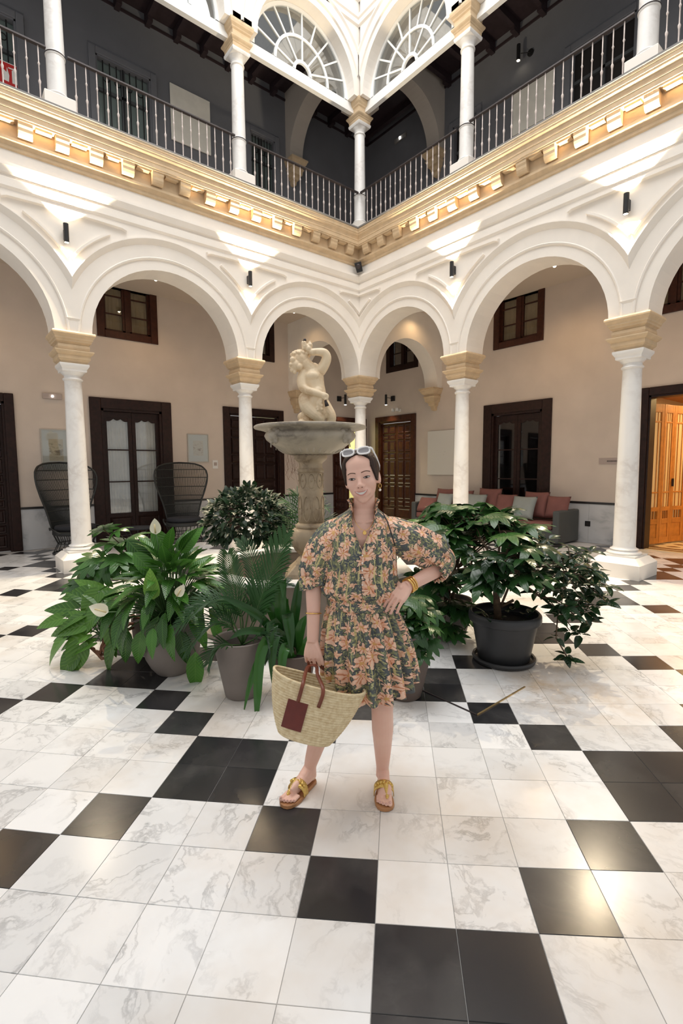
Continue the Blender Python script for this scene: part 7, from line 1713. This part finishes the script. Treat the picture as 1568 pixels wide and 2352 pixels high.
sleeve('cuff', [(-.190, .014, 1.105), (-.186, .012, 1.080), (-.176, .010, 1.050)], [(.064, .060), (.069, .064), (.066, .060)], 9, 2.1)
sleeve('sleeve', [(.12, .025, 1.318), (.20, .028, 1.286), (.285, .038, 1.248), (.370, .050, 1.205), (.432, .058, 1.172)], [(.060, .074), (.078, .088), (.088, .092), (.084, .086), (.058, .056)], 9, 1.7)
sleeve('cuff', [(.415, .060, 1.178), (.432, .052, 1.160), (.405, .028, 1.128), (.380, .006, 1.112)], [(.052, .052), (.056, .056), (.055, .054), (.054, .053)], 13, 3.0)
# necklace, bangles
t = thing('necklace', 'fine gold chain with a round medallion at the dress neckline', 'necklace', WR, VR)
m = MB(); pts = []
for k in range(41):
    u = -1 + 2 * k / 40; x = .052 + .058 * math.sin(u * PI * .5) * (1 - .12 * abs(u)); z = 1.322 + .100 * abs(u) ** 1.6; pts.append((x, -.076 + .11 * abs(u) ** 2.2 + .0, z))
m.tube(pts, .0012, 5); m.build('chain', 'gold', t); m = MB(); m.lathe([(0, -.002), (.0085, -.002), (.0095, 0), (.0085, .002), (0, .002)], 18, caps=False); o = m.build('medallion', 'gold', t, smooth=True, angle=40); o.rotation_euler = (R(80), 0, 0); o.location = (.052, -.082, 1.312)
def bangle(label, c, ax, r, th):
    t = thing('bangle', label, 'bracelet', WR, VR, group='gold bangles'); A = Vector(ax).normalized(); u = A.orthogonal().normalized(); v = A.cross(u)
    m = MB(); m.tube([tuple(Vector(c) + u * (r * math.cos(a)) + v * (r * math.sin(a))) for a in [2 * PI * k / 36 for k in range(37)]], th, 8, caps=False); m.build('ring', 'gold', t, smooth=True); m = MB(); m.sphere(tuple(Vector(c) + u * r), th * 1.4, 8, 6); m.build('clasp', 'gold', t, smooth=True)
bangle('single slim gold bangle on the forearm above the straw bag', (-.186, -.024, .926), (.02, .25, 1), .036, .003)
fa = Vector((.32, -.025, 1.09)) - Vector(WRr); fa.normalize()
for k, lab in enumerate(('thick gold bangle nearest the hand on the hip', 'middle gold bangle on the wrist at the hip', 'gold bangle highest on the wrist at the hip')):
    c = Vector(WRr) + fa * (.012 + .014 * k); bangle(lab, tuple(c), tuple(fa + Vector((.05 * (k - 1), .08 * (1 - k), 0))), .0325, .0052 - .0008 * k)
t = thing('shoulder_strap', 'thin black bag cord over the shoulder of the floral dress', 'strap', WR, VR); m = MB(); m.tube([(.135, .055, 1.392), (.142, .01, 1.392), (.155, -.045, 1.365), (.172, -.075, 1.31), (.188, -.082, 1.255)], .0028, 6); m.build('cord', 'black_metal', t, smooth=True); m = MB(); m.sphere((.188, -.082, 1.255), .004); m.build('cord_end', 'black_metal', t)
# ------------------------------------------------ straw bag
bag = thing('straw_bag', 'woven straw basket bag with brown leather handles and a dark red patch', 'bag', WR, VR)
BM = Matrix.Translation((-.190, -.150, .525)) @ Matrix.Rotation(R(15.5), 4, 'Y') @ Matrix.Rotation(R(-6), 4, 'X')
def bt(p): return tuple(BM @ Vector(p))
def bag_pt(ph, t_, o_=0.0):
    ca, sa = math.cos(ph), math.sin(ph); a = .112 + .098 * t_ ** .8 + .010 * math.sin(PI * t_); b = .052 + .030 * t_
    rim = (.014 * abs(ca) ** 3 - .010) * t_; return ((a + o_) * math.copysign(abs(ca) ** .8, ca), (b + o_) * math.copysign(abs(sa) ** .9, sa), -.135 + .265 * t_ + rim)
rows = []
for k in range(151):
    t_ = k / 150; rg_ = .0036 * abs(math.sin(t_ * PI * 22)); rows.append([bt(bag_pt(2 * PI * i / 72, t_, rg_)) for i in range(72)])
m = MB(); m.grid(rows, closed=True); c0 = len(m.v); m.add([bt((0, 0, -.138))], []); m.f += [(i, c0, (i + 1) % 72) for i in range(72)]; m.build('basket', 'straw', bag, smooth=True, solid=.008, recalc=False)
m = MB(); m.tube([bt(bag_pt(2 * PI * i / 72, 1.0, .002)) for i in range(73)], .0065, 8, caps=False); m.build('rim_braid', 'straw', bag, smooth=True)
HL_ = Vector((-.190, -.070, .694))      # where the hand closes
def strap_loop(y, x0, x1, zt):
    def s3(p): return Vector(bt(p))
    a, b = s3((x0, y, .045)), s3((x1, y, .045)); a2, b2 = s3((x0, y * 1.15, .125)), s3((x1, y * 1.15, .125)); top = HL_ + Vector((0, -.012 if y < 0 else .02, zt))
    pts = [a, a2, a2.lerp(top, .6) + Vector((-.012, 0, .010)), top + Vector((-.016, 0, 0)), top + Vector((.018, 0, 0)), b2.lerp(top, .6) + Vector((.004, 0, .004)), b2, b]; out = []
    for k in range(len(pts) - 1):
        p0, p1, p2, p3 = pts[max(k - 1, 0)], pts[k], pts[k + 1], pts[min(k + 2, len(pts) - 1)]
        for q in range(5): f = q / 5; out.append(tuple(.5 * ((2 * p1) + (p2 - p0) * f + (2 * p0 - 5 * p1 + 4 * p2 - p3) * f ** 2 + (3 * p1 - p0 - 3 * p2 + p3) * f ** 3)))
    out.append(tuple(pts[-1])); m = MB(); m.tube(out, [(.0032, .0085)] * len(out), 10, up=(0, -1, .1)); m.build('handle', 'leather_brown', bag, smooth=True)
strap_loop(-.088, -.072, .020, .000); strap_loop(.082, -.05, .07, .006)
rows = [[bt((-.115 + .090 * u / 4 + .0, bag_pt(math.acos(max(-1, min(1, (-.115 + .09 * u / 4) / .2))), .5)[1] * -1.0 - .016 + .012 * (1 - v / 5), -.085 + .128 * v / 5)) for u in range(5)] for v in range(6)]
m = MB(); m.grid(rows); m.build('leather_patch', 'leather_patch', bag, solid=.004)
# clothing belongs to the person
for o in [x for x in COL.objects if x.name.split('.')[0] in ('dress', 'sandal') and x.parent is None]:
    o.parent = wm; o.location = (0, 0, 0); o.rotation_euler = (0, 0, 0)
    if 'category' in o.keys(): del o['category']
